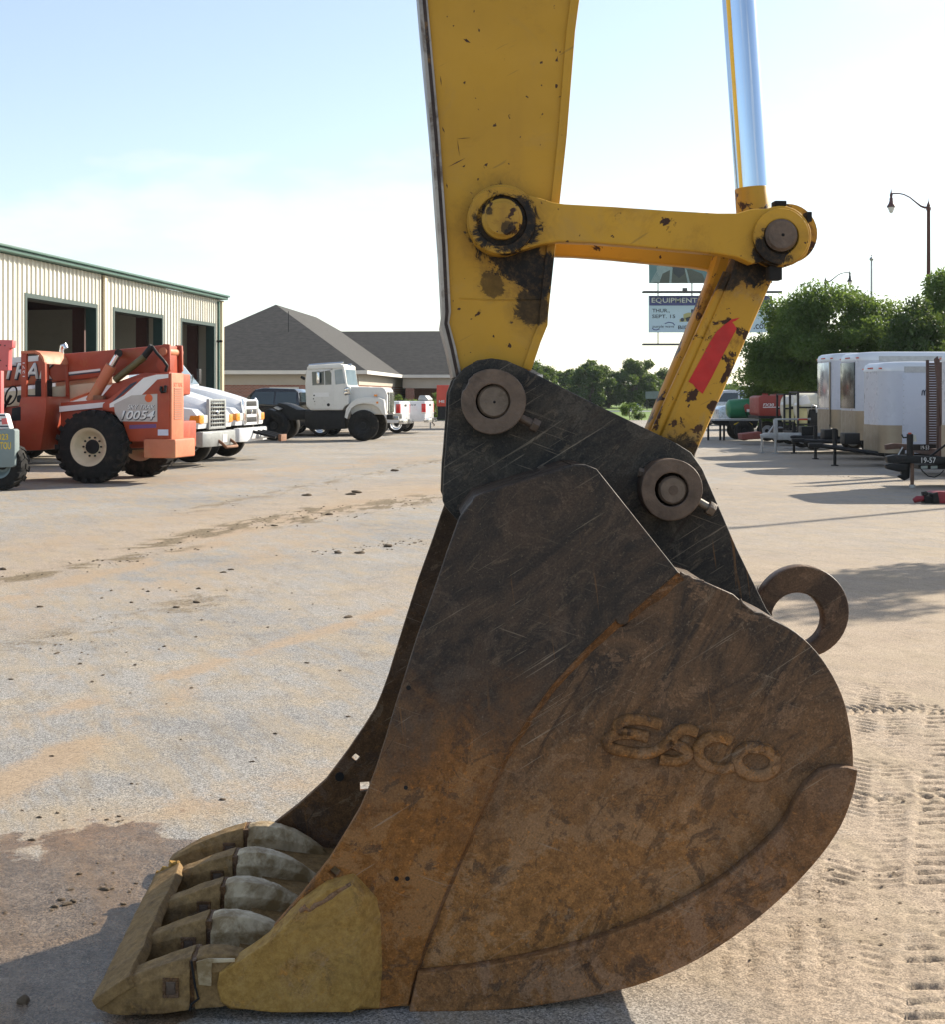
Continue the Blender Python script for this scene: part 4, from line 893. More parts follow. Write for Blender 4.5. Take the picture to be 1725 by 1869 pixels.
# ---------------------------------------------------------------- brick office
def office():
    O = Frame(-5.7, 72.0, -4.0)
    root = thing('office_building', 'low brick office with grey shingle hip roofs behind the parked trucks', 'building', O)
    m_brick, t, b = nt('red_brick'); n = N(t); o = n.obj()
    bt = t.nodes.new('ShaderNodeTexBrick'); n.set(bt.inputs['Vector'], n.map(o, (1, 1, 1), rot=(math.radians(90), 0, 0)))
    bt.inputs['Scale'].default_value = 1.0; bt.inputs['Brick Width'].default_value = 0.22; bt.inputs['Row Height'].default_value = 0.075; bt.inputs['Mortar Size'].default_value = 0.008
    bt.inputs['Color1'].default_value = (0.22, 0.085, 0.055, 1); bt.inputs['Color2'].default_value = (0.30, 0.12, 0.08, 1); bt.inputs['Mortar'].default_value = (0.36, 0.32, 0.28, 1)
    n.set(b.inputs['Base Color'], bt.outputs[0]); b.inputs['Roughness'].default_value = 0.9
    m_sh, t, b = nt('grey_shingles'); n = N(t); o = n.obj()
    wv = n.noise(n.map(o, (3, 3, 9)), 1.0, 5, 0.6); z = n.sep(o)[2]
    cr = n.math('FRACT', n.math('MULTIPLY', z, 6.5)); c = n.mix(n.ramp(wv, 0.3, 0.7), (0.026, 0.025, 0.0245), (0.058, 0.054, 0.050))
    c = n.mix(n.range(cr, 0.0, 0.25, 0.5, 0.0), c, (0.028, 0.028, 0.028)); n.set(b.inputs['Base Color'], c); b.inputs['Roughness'].default_value = 0.95
    m_fas = mat('white_fascia', (0.62, 0.60, 0.55), 0.6, 0, 0.05, 1); m_sof = mat('beige_band', (0.40, 0.36, 0.30), 0.8, 0, 0.06, 1)
    He, Hr, W, D = 2.92, 7.05, 13.4, 29.0
    ov = 0.55
    MB().box((-W+ov, ov, 0), (-ov, D-ov, He-0.75)).build('wall', m_brick, root)
    MB().box((-W+ov-0.04, ov-0.04, He-0.75), (-ov+0.04, D-ov, He-0.02)).build('wall_band', m_sof, root)
    MB().add([(-W,0,He),(0,0,He),(0,D,He),(-W,D,He),(-W/2,8.0,Hr),(-W/2,21.0,Hr)], [(0,1,4),(1,2,5,4),(2,3,5),(3,0,4,5),(3,2,1,0)]).build('roof', m_sh, root)
    for a, b_ in (((-W-0.02,-0.03),(0.02,0.02)), ((-0.02,0.02),(0.03,15.4)), ((-W-0.03,0.02),(-W+0.02,D))):
        MB().box((a[0], a[1], He-0.17), (b_[0], b_[1], He+0.03)).build('fascia', m_fas, root)
    # lit side wall seen past the corner, its windows
    for v0 in (4.0, 9.0): 
        w = MB().box((-ov+0.0, v0, 0.9), (-ov+0.06, v0+1.4, 2.1)).build('window', m_fas, root); MB().box((-ov+0.05, v0+0.1, 1.0), (-ov+0.075, v0+1.3, 2.0)).build('pane', M_GLASS, w)
    for u0 in (-9.6, -5.4):
        w = MB().box((u0, ov-0.07, 0.9), (u0+1.6, ov+0.05, 2.05)).build('window', m_fas, root); MB().box((u0+0.1, ov-0.09, 1.0), (u0+1.5, ov, 1.95)).build('pane', mat('window_blind', (0.42, 0.36, 0.24), 0.5), w)
    # entrance wing set back to the right
    v0 = 15.5; R0, R1 = -0.3, 9.2
    MB().add([(-W/2,v0,He),(R1,v0,He),(R1,v0+13,He),(-W/2,v0+13,He),(-W/2,v0+6.5,6.1),(R1-5.5,v0+6.5,6.1)], [(0,1,5,4),(1,2,5),(2,3,4,5),(3,2,1,0)]).build('wing_roof', m_sh, root)
    MB().box((0.03, v0-0.05, He-0.17), (R1+0.03, v0+0.02, He+0.03)).build('fascia', m_fas, root)
    MB().box((0.0, v0+0.25, He-0.85), (R1-0.2, v0+0.6, He-0.02)).build('porch_beam', m_sof, root)
    MB().box((0.0, v0+3.2, 0), (R1-0.3, v0+3.5, He-0.8)).build('wing_wall', m_brick, root)
    MB().box((0.0, v0+3.5, 0), (R1-0.3, v0+12, He-0.1)).build('wing_body', m_brick, root)
    for u in (0.2, 4.6, 8.4): MB().box((u, v0+0.15, 0), (u+0.55, v0+0.7, He-0.86)).build('porch_column', m_brick, root)
    d = MB().box((2.2, v0+3.12, 0), (4.4, v0+3.19, 2.1)).build('entrance_door', m_fas, root)
    for u in (2.3, 3.35): MB().box((u, v0+3.08, 0.1), (u+0.95, v0+3.13, 2.0)).build('door_glass', M_GLASS, d)
    for u in (5.4, 7.2):
        w = MB().box((u, v0+3.12, 0.5), (u+1.2, v0+3.19, 2.05)).build('window', m_fas, root); MB().box((u+0.08, v0+3.09, 0.58), (u+1.12, v0+3.13, 1.97)).build('pane', M_GLASS, w)
    MB().cyl((-5.2, 4.5, He+1.5), (-5.2, 4.5, He+3.5), 0.02, n=6).build('roof_antenna', M_BLACKM, root)
office()

# ---------------------------------------------------------------- rough-terrain telehandler
def telehandler():
    T = Frame.at(161, 24.3, -11.0)
    root = thing('telehandler', 'orange rough terrain telehandler with open cab and cream wheels by the workshop', 'telehandler', T)
    P = T.poly
    wheel(root, (0, 0, 0.665), 0.655, 0.42, 0.345, M_CREAM, 22, M_BLACKM, 48, 10)
    wheel(root, (0.05, 2.05, 0.665), 0.655, 0.42, 0.345, M_CREAM, 22, M_BLACKM, 40)
    wheel(root, (-3.45, 0.0, 0.665), 0.655, 0.42, 0.345, M_CREAM, 22, M_BLACKM, 40)
    wheel(root, (-3.45, 2.05, 0.665), 0.655, 0.42, 0.345, M_ORANGE, 22, M_BLACKM, 40)
    MB().cyl((0, 0.3, 0.665), (0, 2.2, 0.665), 0.13, n=12).build('axle', M_BLACKM, root, 40)
    MB().cyl((-3.45, 0.3, 0.665), (-3.45, 2.2, 0.665), 0.13, n=12).build('axle', M_BLACKM, root, 40)
    MB().box((-4.6, 0.75, 0.62), (1.35, 1.75, 1.12)).build('chassis', M_ORANGE, root, None, 0.03)
    # engine housing with its decals
    hp = P([(309,680),(309,804),(262,806),(236,806),(224,772),(207,752),(186,748),(187,737),(215,715),(248,692),(280,683)], 0.25)
    MB().prism(hp, 0.25, 0.85).build('engine_housing', M_ORANGE, root, None, 0.02)
    MB().prism(P([(307,683),(307,690),(287,693),(270,710),(250,729),(236,738),(200,744),(200,737),(226,722),(262,690),(285,684)], 0.25), 0.243, 0.256).build('white_swoosh', M_PRINTW, root)
    MB().prism(P([(248,700),(230,715),(212,730),(205,733),(222,716),(238,701),(250,696)], 0.25), 0.244, 0.256).build('dark_stripe', M_PRINTD, root)
    pn = MB().prism(P([(208,738),(240,722),(287,719),(287,770),(220,769),(210,754)], 0.25), 0.241, 0.256).build('number_panel', M_PRINTG, root)
    MB().lathe([(0, 0), (0.075, 0), (0.075, 0.01)], (T.uz(271, 727, 0.236)[0], 0.236, T.uz(271, 727, 0.236)[1]), (0, 1, 0), 20).build('badge', mat('orange_badge', (0.60, 0.10, 0.02), 0.5), pn)
    text('lettering', 'SKY TRAK', M_PRINTD, pn, side_m(0.240), fit(T, 234, 283, 739.5, 747.5, 0.24), depth=0.002, shear=0.25)
    text('lettering', 'SKY TRAK', M_PRINTW, pn, side_m(0.237), fit(T, 233, 282, 738.8, 746.8, 0.24), depth=0.002, shear=0.25)
    text('lettering', '10054', M_PRINTD, pn, side_m(0.240), fit(T, 220.5, 283.5, 750.5, 767.5, 0.24), depth=0.002, shear=0.3, fat=0.03)
    text('lettering', '10054', M_PRINTW, pn, side_m(0.237), fit(T, 219.5, 282, 749.5, 766, 0.24), depth=0.002, shear=0.3, fat=0.02)
    MB().prism(P([(236,776),(285,774),(285,781),(236,783)], 0.25), 0.2445, 0.256).build('hire_decal', mat('purple_print', (0.13, 0.05, 0.16), 0.5), root)
    MB().prism(P([(288,784),(307,784),(307,795),(288,795)], 0.25), 0.2435, 0.256).build('warning_decal', mat('pale_decal', (0.55, 0.56, 0.66), 0.5), root)
    MB().tube([T.p(294, 706, 0.22), T.p(293, 712, 0.2), T.p(295, 716, 0.22), T.p(301, 715, 0.2), T.p(302, 704, 0.22)], 0.028, 8).build('latch', M_BLACKM, root, 60)
    ue = hp[0][0]
    rg = MB().box((ue-0.01, 0.28, hp[1][1]+0.02), (ue+0.03, 0.82, hp[0][1]-0.01)).build('rear_panel', M_ORANGEF, root, None, 0.01)
    for k in range(14): 
        z0 = hp[1][1] + 0.38 + k*0.042
        MB().box((ue+0.028, 0.38, z0), (ue+0.04, 0.74, z0+0.026)).build('grille_slat', mat('grille_slat_orange', (0.36, 0.15, 0.09), 0.6), rg)  # slats in a darker orange than the panel
    text('lettering', 'SKY TRAK', mat('faded_red_print', (0.50, 0.12, 0.05), 0.6), rg, end_m(ue+0.031), (0.36, 0.76, hp[0][1]-0.26, hp[0][1]-0.18), depth=0.002)
    ca, cb = T.uz(262, 836, 0.2), T.uz(309, 803, 0.2)
    MB().box((ca[0], 0.18, ca[1]), (cb[0]+0.12, 1.1, cb[1]+0.01)).build('counterweight', M_ORANGEF, root, None, 0.04, 3)
    # boom and its rams
    V0, V1 = 0.95, 1.35
    MB().prism(P([(-220,674),(224,637),(298,630),(308,631),(309,684),(292,684),(254,681),(-220,730)], V0), V0, V1).build('boom', M_ORANGE, root, None, 0.025)
    MB().prism(P([(-220,735),(0,716),(178,697),(172,712),(116,733),(-220,765)], V0), V0+0.06, V1-0.06).build('inner_boom', M_CREAM, root, None, 0.02)
    MB().prism(P([(-20,656),(70,649),(70,659),(-20,666)], V0), V0-0.006, V0+0.01).build('white_stripe', M_PRINTW, root)
    MB().prism(P([(122,680),(183,673),(183,677),(122,684)], V0), V0-0.0085, V0+0.01).build('white_stripe', M_PRINTW, root)
    MB().prism(P([(120,683),(183,676.5),(183,680),(120,687)], V0), V0-0.006, V0+0.01).build('dark_stripe', M_PRINTD, root)
    text('lettering', 'SKY TRAK', M_PRINTD, root, side_m(V0-0.004), fit(T, -64, 101, 664, 695, V0), depth=0.002, shear=0.25, fat=0.03)
    text('lettering', 'SKY TRAK', M_PRINTW, root, side_m(V0-0.008), fit(T, -66, 99, 662, 692.5, V0), depth=0.002, shear=0.25, fat=0.02)
    for v in (0.82, 1.38):
        MB().prism(P([(299,628),(311,629),(312,676),(300,690),(286,668),(290,640)], 0.86), v, v+0.06).build('boom_tower', M_ORANGE, root, None, 0.015)
    MB().cyl((T.uz(298,642,0.8)[0], 0.76, T.uz(298,642,0.8)[1]), (T.uz(298,642,0.8)[0], 1.55, T.uz(298,642,0.8)[1]), 0.075, n=20).build('boom_pin', M_ORANGEF, root, 40)
    MB().prism(P([(170,740),(205,700),(262,680),(308,682),(308,720),(200,745)], 0.7), 0.72, 1.7).build('rear_frame', M_ORANGE, root, None, 0.02)
    MB().cyl(T.p(203, 668, 0.66), T.p(166, 733, 0.66), 0.105, n=20).build('lift_ram', M_ORANGEF, root, 40)
    MB().cyl(T.p(215, 648, 0.66), T.p(203, 668, 0.66), 0.06, n=16).build('lift_ram_rod', M_CHROMEP, root, 40)
    MB().cyl(T.p(216, 645, 0.62), T.p(216, 645, 0.9), 0.075, n=16).build('ram_pin', M_BLACKM, root, 40)
    MB().cyl(T.p(264, 651, 0.7), T.p(210, 694, 0.7), 0.068, n=16).build('slave_ram', mat('olive_ram', (0.10, 0.085, 0.03), 0.5, 0, 0.3, 6), root, 40)
    MB().cyl(T.p(278, 632, 0.7), T.p(262, 652, 0.7), 0.062, n=16).build('slave_ram_rod', M_BLACKM, root, 40)
    MB().tube([T.p(277, 632, 0.66), T.p(286, 645, 0.64), T.p(298, 658, 0.64), T.p(305, 668, 0.66), T.p(302, 678, 0.68)], 0.03, 8).build('hose', M_BLACKM, root, 60)
    MB().prism(P([(172,722),(190,722),(190,760),(172,760)], 0.55), 0.5, 0.62).build('ram_bracket', M_RUSTY, root, None, 0.01)
    MB().prism(P([(110,742),(205,733),(205,742),(110,752)], 0.4), 0.36, 0.42).build('side_stripe', M_PRINTW, root)
    MB().prism(P([(110,735),(205,728),(205,790),(110,800)], 0.42), 0.42, 0.75).build('side_tank', M_ORANGE, root, None, 0.02)
    # open cab
    c0, c1 = 0.06, 0.98
    roof = P([(38,641),(64,640),(73,644),(79,652),(82,664),(78.5,664),(76,655),(71,649),(64,645),(38,646)], c0)
    MB().prism(roof, c0, c1).build('cab_roof', M_ORANGEF, root, 50)
    for (poly, a, b) in (([(38,644),(48,644),(48,726),(38,726)], c0, c0+0.07), ([(38,644),(46,644),(46,726),(38,726)], c1-0.07, c1), ([(74,655),(82,662),(83,726),(75,726)], c0, c0+0.07), ([(77,662),(82,662),(83,726),(78,726)], c1-0.07, c1)):
        MB().prism(P(poly, c0), a, b).build('cab_post', M_ORANGE, root, None, 0.012)
    MB().prism(P([(38,724),(84,724),(84,748),(74,822),(28,823),(28,760)], c0), c0, c1).build('cab_body', M_ORANGE, root, None, 0.03)
    MB().prism(P([(22,745),(38,742),(38,768),(20,768)], c0), c0-0.004, c0+0.1).build('step_recess', M_BLACKM, root, None, 0.01)
    text('lettering', '1271', M_PRINTW, root, Matrix(((0,-1,0,0),(0,0,-1,c0-0.003),(1,0,0,0),(0,0,0,1))), (T.uz(44, 688, c0)[1], T.uz(44, 662, c0)[1], -T.uz(45.5, 660, c0)[0], -T.uz(41.5, 660, c0)[0]), depth=0.002)
    s = T.uz(62, 735, 0.5); MB().box((s[0]-0.25, 0.3, s[1]), (s[0]+0.2, 0.75, s[1]+0.14)).box((s[0]+0.12, 0.3, s[1]), (s[0]+0.25, 0.75, s[1]+0.42)).build('seat', M_BLACKM, root, None, 0.04)
    a = Vector(T.p(20, 722, 0.5)); MB().tube([a + Vector((0.05*math.cos(q), 0.19*math.sin(q), 0.17*math.cos(q))) for q in np.linspace(0, 2*math.pi, 18, endpoint=False)], 0.016, 6, True).build('steering_wheel', M_BLACKM, root, 60)
    MB().tube([a, a + Vector((-0.25, 0, -0.4))], 0.03, 8).build('steering_column', M_BLACKM, root, 60)
    MB().prism(P([(-150,752),(30,742),(30,822),(-150,826)], 0.5), 0.55, 1.9).build('front_frame', M_ORANGE, root, None, 0.02)
    MB().tube([T.p(113, 654, 1.75), T.p(112, 640, 1.75), T.p(114, 632, 1.75), T.p(118, 630, 1.75), T.p(120, 636, 1.75)], 0.05, 10).build('exhaust_pipe', M_CHROMEP, root, 60)
    MB().prism(P([(100,652),(205,645),(205,700),(100,708)], 1.55), 1.55, 2.3).build('engine_cover', mat('white_hood', (0.6, 0.57, 0.5), 0.5), root, None, 0.04)
telehandler()

# ---------------------------------------------------------------- forklift cut by the left edge
def forklift():
    K = Frame.at(14, 22.4, -11.0)
    root = thing('forklift', 'grey and red forklift corner with yellow lettering cut off at the left edge', 'forklift', K); P = K.poly
    m_g = mat('grey_machine_paint', (0.19, 0.235, 0.235), 0.5, 0, 0.08, 3); m_r = mat('pink_faded_red', (0.62, 0.13, 0.13), 0.55, 0, 0.08, 2)
    wheel(root, (-0.20, 0.06, 0.43), 0.41, 0.30, 0.22, m_g, 14, M_BLACKM, 32)
    wheel(root, (-2.2, 0.02, 0.55), 0.53, 0.36, 0.26, m_g, 14, M_BLACKM, 32)
    MB().prism(P([(-90,787),(24,783),(27,786),(27,850),(22,853),(-90,856)], 0.0), 0.0, 0.16).build('rear_body', m_g, root, None, 0.02)
    MB().prism(P([(-90,756),(10,755),(18,783),(-90,786)], 0.05), 0.05, 0.2).build('hood', M_PRINTW, root, None, 0.03)
    MB().prism(P([(3,764),(12,763),(14,774),(4,775)], 0.05), 0.044, 0.06).build('red_decal', m_r, root)
    for k in range(3): MB().prism(P([(-4,757+k*10),(9+k*3,757+k*10),(9+k*3,759.5+k*10),(-4,759.5+k*10)], 0.05), 0.045, 0.06).build('vent_row', M_PRINTD, root)
    MB().box((-2.9, 0.16, 0.5), (-0.75, 1.3, 1.3)).build('engine_bay', m_g, root, None, 0.04)
    m_y = mat('yellow_print', (0.75, 0.52, 0.05), 0.5)
    text('lettering', 'MANITOU', m_y, root, side_m(-0.002), fit(K, -22, 20, 807, 820, 0), depth=0.002, fat=0.02)
    text('lettering', '10023', m_y, root, side_m(-0.002), fit(K, -14, 15, 792, 803, 0), depth=0.002, fat=0.02)
    MB().prism(P([(-60,619),(23,621),(22,635),(16,636),(15,676),(-60,679)], 0.1), 0.1, 0.22).build('mast_guard', m_r, root, None, 0.01)
    for (x, y) in ((1,630),(9,631),(1,658),(12,668)):
        u, z = K.uz(x, y, 0.1); MB().cyl((u, 0.094, z), (u, 0.11, z), 0.012, n=8).build('bolt', M_BLACKM, root)
    MB().prism(P([(-50,676),(-30,676),(-30,790),(-50,790)], 0.2), 0.2, 0.3).build('guard_post', m_r, root, None, 0.01)
    MB().prism(P([(-50,676),(-30,676),(-30,790),(-50,790)], 0.2), 0.75, 0.85).build('guard_post', m_r, root, None, 0.01)
forklift()

# ---------------------------------------------------------------- conventional white trucks beside the telehandler
def big_truck(name, label, X, Y, style, group):
    Q = Frame(X, Y, -8.0); root = thing(name, label, 'truck', Q, group); W = 2.3
    # cab
    cab = [(-1.75,1.0),(-1.75,1.88),(-2.20,2.42),(-2.45,2.50),(-3.7,2.50),(-3.75,1.0)]
    MB().prism(cab, 0.12, W-0.12).build('cab', M_WHITE, root, None, 0.06, 3)
    MB().add([(-1.80,0.20,1.90),(-1.80,W-0.20,1.90),(-2.21,W-0.26,2.39),(-2.21,0.26,2.39),(-1.75,0.20,1.90),(-1.75,W-0.20,1.90),(-2.16,W-0.26,2.39),(-2.16,0.26,2.39)],
             [(3,2,1,0),(4,5,6,7),(0,1,5,4),(1,2,6,5),(2,3,7,6),(3,0,4,7)]).build('windshield', M_SKYGLASS, root)
    for v in (0.108, W-0.128): MB().prism([(-1.98,1.92),(-2.34,2.36),(-3.3,2.36),(-3.3,1.90)], v, v+0.02).build('side_window', M_GLASS, root)
    for k in (0.7, 1.5): MB().tube([(-1.72, k, 1.93), (-1.86, k+0.45, 2.14)], 0.012, 6).build('wiper', M_BLACKM, root)
    # hood with sloping nose, fenders
    gh = 1.50
    hood = MB(); secs = [(-0.10, 0.62, 1.68, gh-0.04), (-0.35, 0.52, 1.78, gh+0.06), (-1.0, 0.36, 1.94, gh+0.24), (-1.8, 0.2, 2.1, gh+0.40)]
    vs = []; 
    for (u, a, b, h) in secs: vs += [(u,a-0.03,0.95),(u,a,h-0.16),(u,a+0.14,h-0.02),(u,(a+b)/2,h+0.03),(u,b-0.14,h-0.02),(u,b,h-0.16),(u,b+0.03,0.95)]
    fs = []
    for i in range(3):
        for k in range(6): fs.append((i*7+k, i*7+k+1, i*7+8+k, i*7+7+k))
    fs += [tuple(range(6, -1, -1)), tuple(21+k for k in range(7))]
    hood.add(vs, fs).build('hood', M_WHITE, root, 40, 0.015)
    for s in (0, 1):
        a, b = (0.0, 0.60) if s == 0 else (W-0.60, W)
        arch = [(-0.08,0.86),(-0.05,1.10),(-0.22,1.30),(-0.75,1.36),(-1.4,1.38),(-1.72,1.30),(-1.78,1.0),(-1.66,0.75)] + [(-1.0+0.62*math.cos(q), 0.52+0.62*math.sin(q)) for q in np.linspace(math.radians(160), math.radians(35), 10)]
        MB().prism(arch, a, b).build('fender', M_WHITE, root, None, 0.03)
        va, vb = (0.10, 0.56) if s == 0 else (W-0.56, W-0.10)
        o = MB().box((-0.16, va, 0.98), (-0.045, vb, 1.17)).build('headlight', M_LENS, root, None, 0.02)
        oa, ob = (va-0.06, va+0.17) if s == 0 else (vb-0.17, vb+0.06)
        MB().box((-0.20, oa, 0.975), (-0.035, ob, 1.165)).build('turn_signal', M_AMBER, root, None, 0.02)
        MB().prism([(-0.30,0.99),(-0.04,0.99),(-0.04,1.16),(-0.26,1.16)], -0.004 if s == 0 else W-0.05, 0.05 if s == 0 else W+0.004).build('side_marker', M_AMBER, root, None, 0.01)
        wheel(root, (-1.0, 0.02 if s == 0 else W-0.30, 0.50), 0.49, 0.28, 0.28, M_BLACKM if style else M_CHROMEP, 0, M_STEEL, 32, deep=0.3)
        for du in (-5.6,): wheel(root, (du, 0.02 if s == 0 else W-0.56, 0.50), 0.49, 0.54, 0.28, M_WHITE, 0, M_STEEL, 28)
        MB().box((-1.9, -0.22 if s == 0 else W+0.04, 1.9), (-1.82, -0.04 if s == 0 else W+0.22, 2.3)).build('mirror', M_BLACKM, root, None, 0.02)
        MB().tube([(-1.86, -0.1 if s == 0 else W+0.1, 2.05), (-1.95, 0.14 if s == 0 else W-0.14, 1.95)], 0.018, 6).build('mirror_arm', M_BLACKM, root)
    # grille
    if style == 0:
        fr = MB(); g0, g1, z0, z1 = 0.66, 1.64, 0.90, 1.46
        gr = fr.box((-0.09, g0-0.1, z0-0.06), (-0.02, g0, z1+0.06)).box((-0.09, g1, z0-0.06), (-0.02, g1+0.1, z1+0.06)).box((-0.09, g0, z0-0.06), (-0.02, g1, z0)).box((-0.09, g0, z1), (-0.02, g1, z1+0.06)).build('grille', M_GREYB, root, None, 0.012)
        MB().box((-0.11, g0, z0), (-0.07, g1, z1)).build('grille_backing', M_BLACKM, gr)
        for k in range(6): MB().box((-0.06, g0, z0+0.05+k*0.09), (-0.012, g1, z0+0.088+k*0.09)).build('grille_bar', M_CHROMEP, gr, None, 0.006)
        for k in range(5): MB().box((-0.066, g0+0.14+k*0.16, z0), (-0.03, g0+0.165+k*0.16, z1)).build('grille_bar', M_GREYB, gr)
        MB().lathe([(0, 0), (0.06, 0), (0.05, 0.02), (0, 0.025)], (-0.012, (g0+g1)/2, 1.20), (1, 0, 0), 16).build('badge', M_CHROMEP, gr)
    else:
        g0, g1, z0, z1 = 0.60, 1.70, 0.86, 1.50
        gr = MB().box((-0.10, g0, z0), (-0.03, g1, z1)).build('grille', M_WHITE, root, None, 0.03)
        for k in range(3): MB().box((-0.045, g0+0.14, z0+0.07+k*0.2), (-0.024, g1-0.14, z0+0.2+k*0.2)).build('grille_slot', M_BLACKM, gr, None, 0.01)
        for v in (g0-0.02, g1-0.1): MB().prism([(-0.02,z0),(-0.0,z0+0.1),(-0.02,z1-0.05),(-0.08,z1+0.05),(-0.12,z1),(-0.12,z0)], v, v+0.12).build('grille_side', M_CHROMEP, gr, None, 0.015)
        MB().lathe([(0, 0), (0.06, 0), (0.05, 0.02), (0, 0.025)], (-0.024, (g0+g1)/2, 1.19), (1, 0, 0), 16).build('badge', M_CHROMEP, gr)
    bump = [(0.02,0.02),(0.10,0.25),(0.14,0.6),(0.14,W-0.6),(0.10,W-0.25),(0.02,W-0.02),(-0.14,W-0.02),(-0.10,W-0.4),(-0.10,0.4),(-0.14,0.02)]
    bp = MB().zprism(bump, 0.46, 0.80).build('bumper', M_GREYB if style == 0 else M_WHITE, root, None, 0.03)
    if style == 0:
        MB().box((0.135, 1.0, 0.54), (0.15, 1.3, 0.72)).build('number_plate', M_PRINTW, bp)
        MB().tube([(0.08, 0.75, 0.62), (0.22, 0.75, 0.52), (0.30, 0.78, 0.44), (0.30, 1.55, 0.44), (0.22, 1.58, 0.52), (0.08, 1.58, 0.62)], 0.035, 8).build('tow_loop', M_RUSTY, bp, 60)
    else:
        for v in (0.75, 1.15, 1.55): MB().tube([(0.05, v, 0.72), (0.30, v, 0.66), (0.72, v, 0.56)], 0.04, 8).build('push_bar_arm', M_BLACKM, bp, 60)
        MB().tube([(0.30, 0.6, 0.58), (0.30, 1.7, 0.58)], 0.055, 10).build('push_bar_tube', M_STEEL, bp, 60)
        MB().box((0.68, 1.1, 0.45), (0.76, 1.6, 0.62)).build('push_bar_plate', M_RUSTY, bp, None, 0.01)
    MB().box((-7.4, 0.75, 0.55), (-0.2, 1.55, 0.82)).build('chassis', M_BLACKM, root)
    MB().box((-7.6, 0.05, 0.98), (-3.95, W-0.05, 2.1)).build('service_body', M_WHITE, root, None, 0.03)
    for u in (-4.9, -6.3): MB().box((u-0.5, 0.03, 1.1), (u+0.5, 0.06, 1.9)).build('locker_door', M_PRINTW, root, None, 0.01)
    MB().box((-5.2, 0.02, 1.45), (-4.95, 0.04, 1.75)).build('locker_window', M_BLACKM, root)
    return root
big_truck('service_truck', 'white service truck with grey steel bumper, nearest the telehandler', -5.95, 29.4, 0, 'white service trucks')
big_truck('service_truck', 'white service truck with white bumper and tubular push bar', -5.72, 32.7, 1, 'white service trucks')

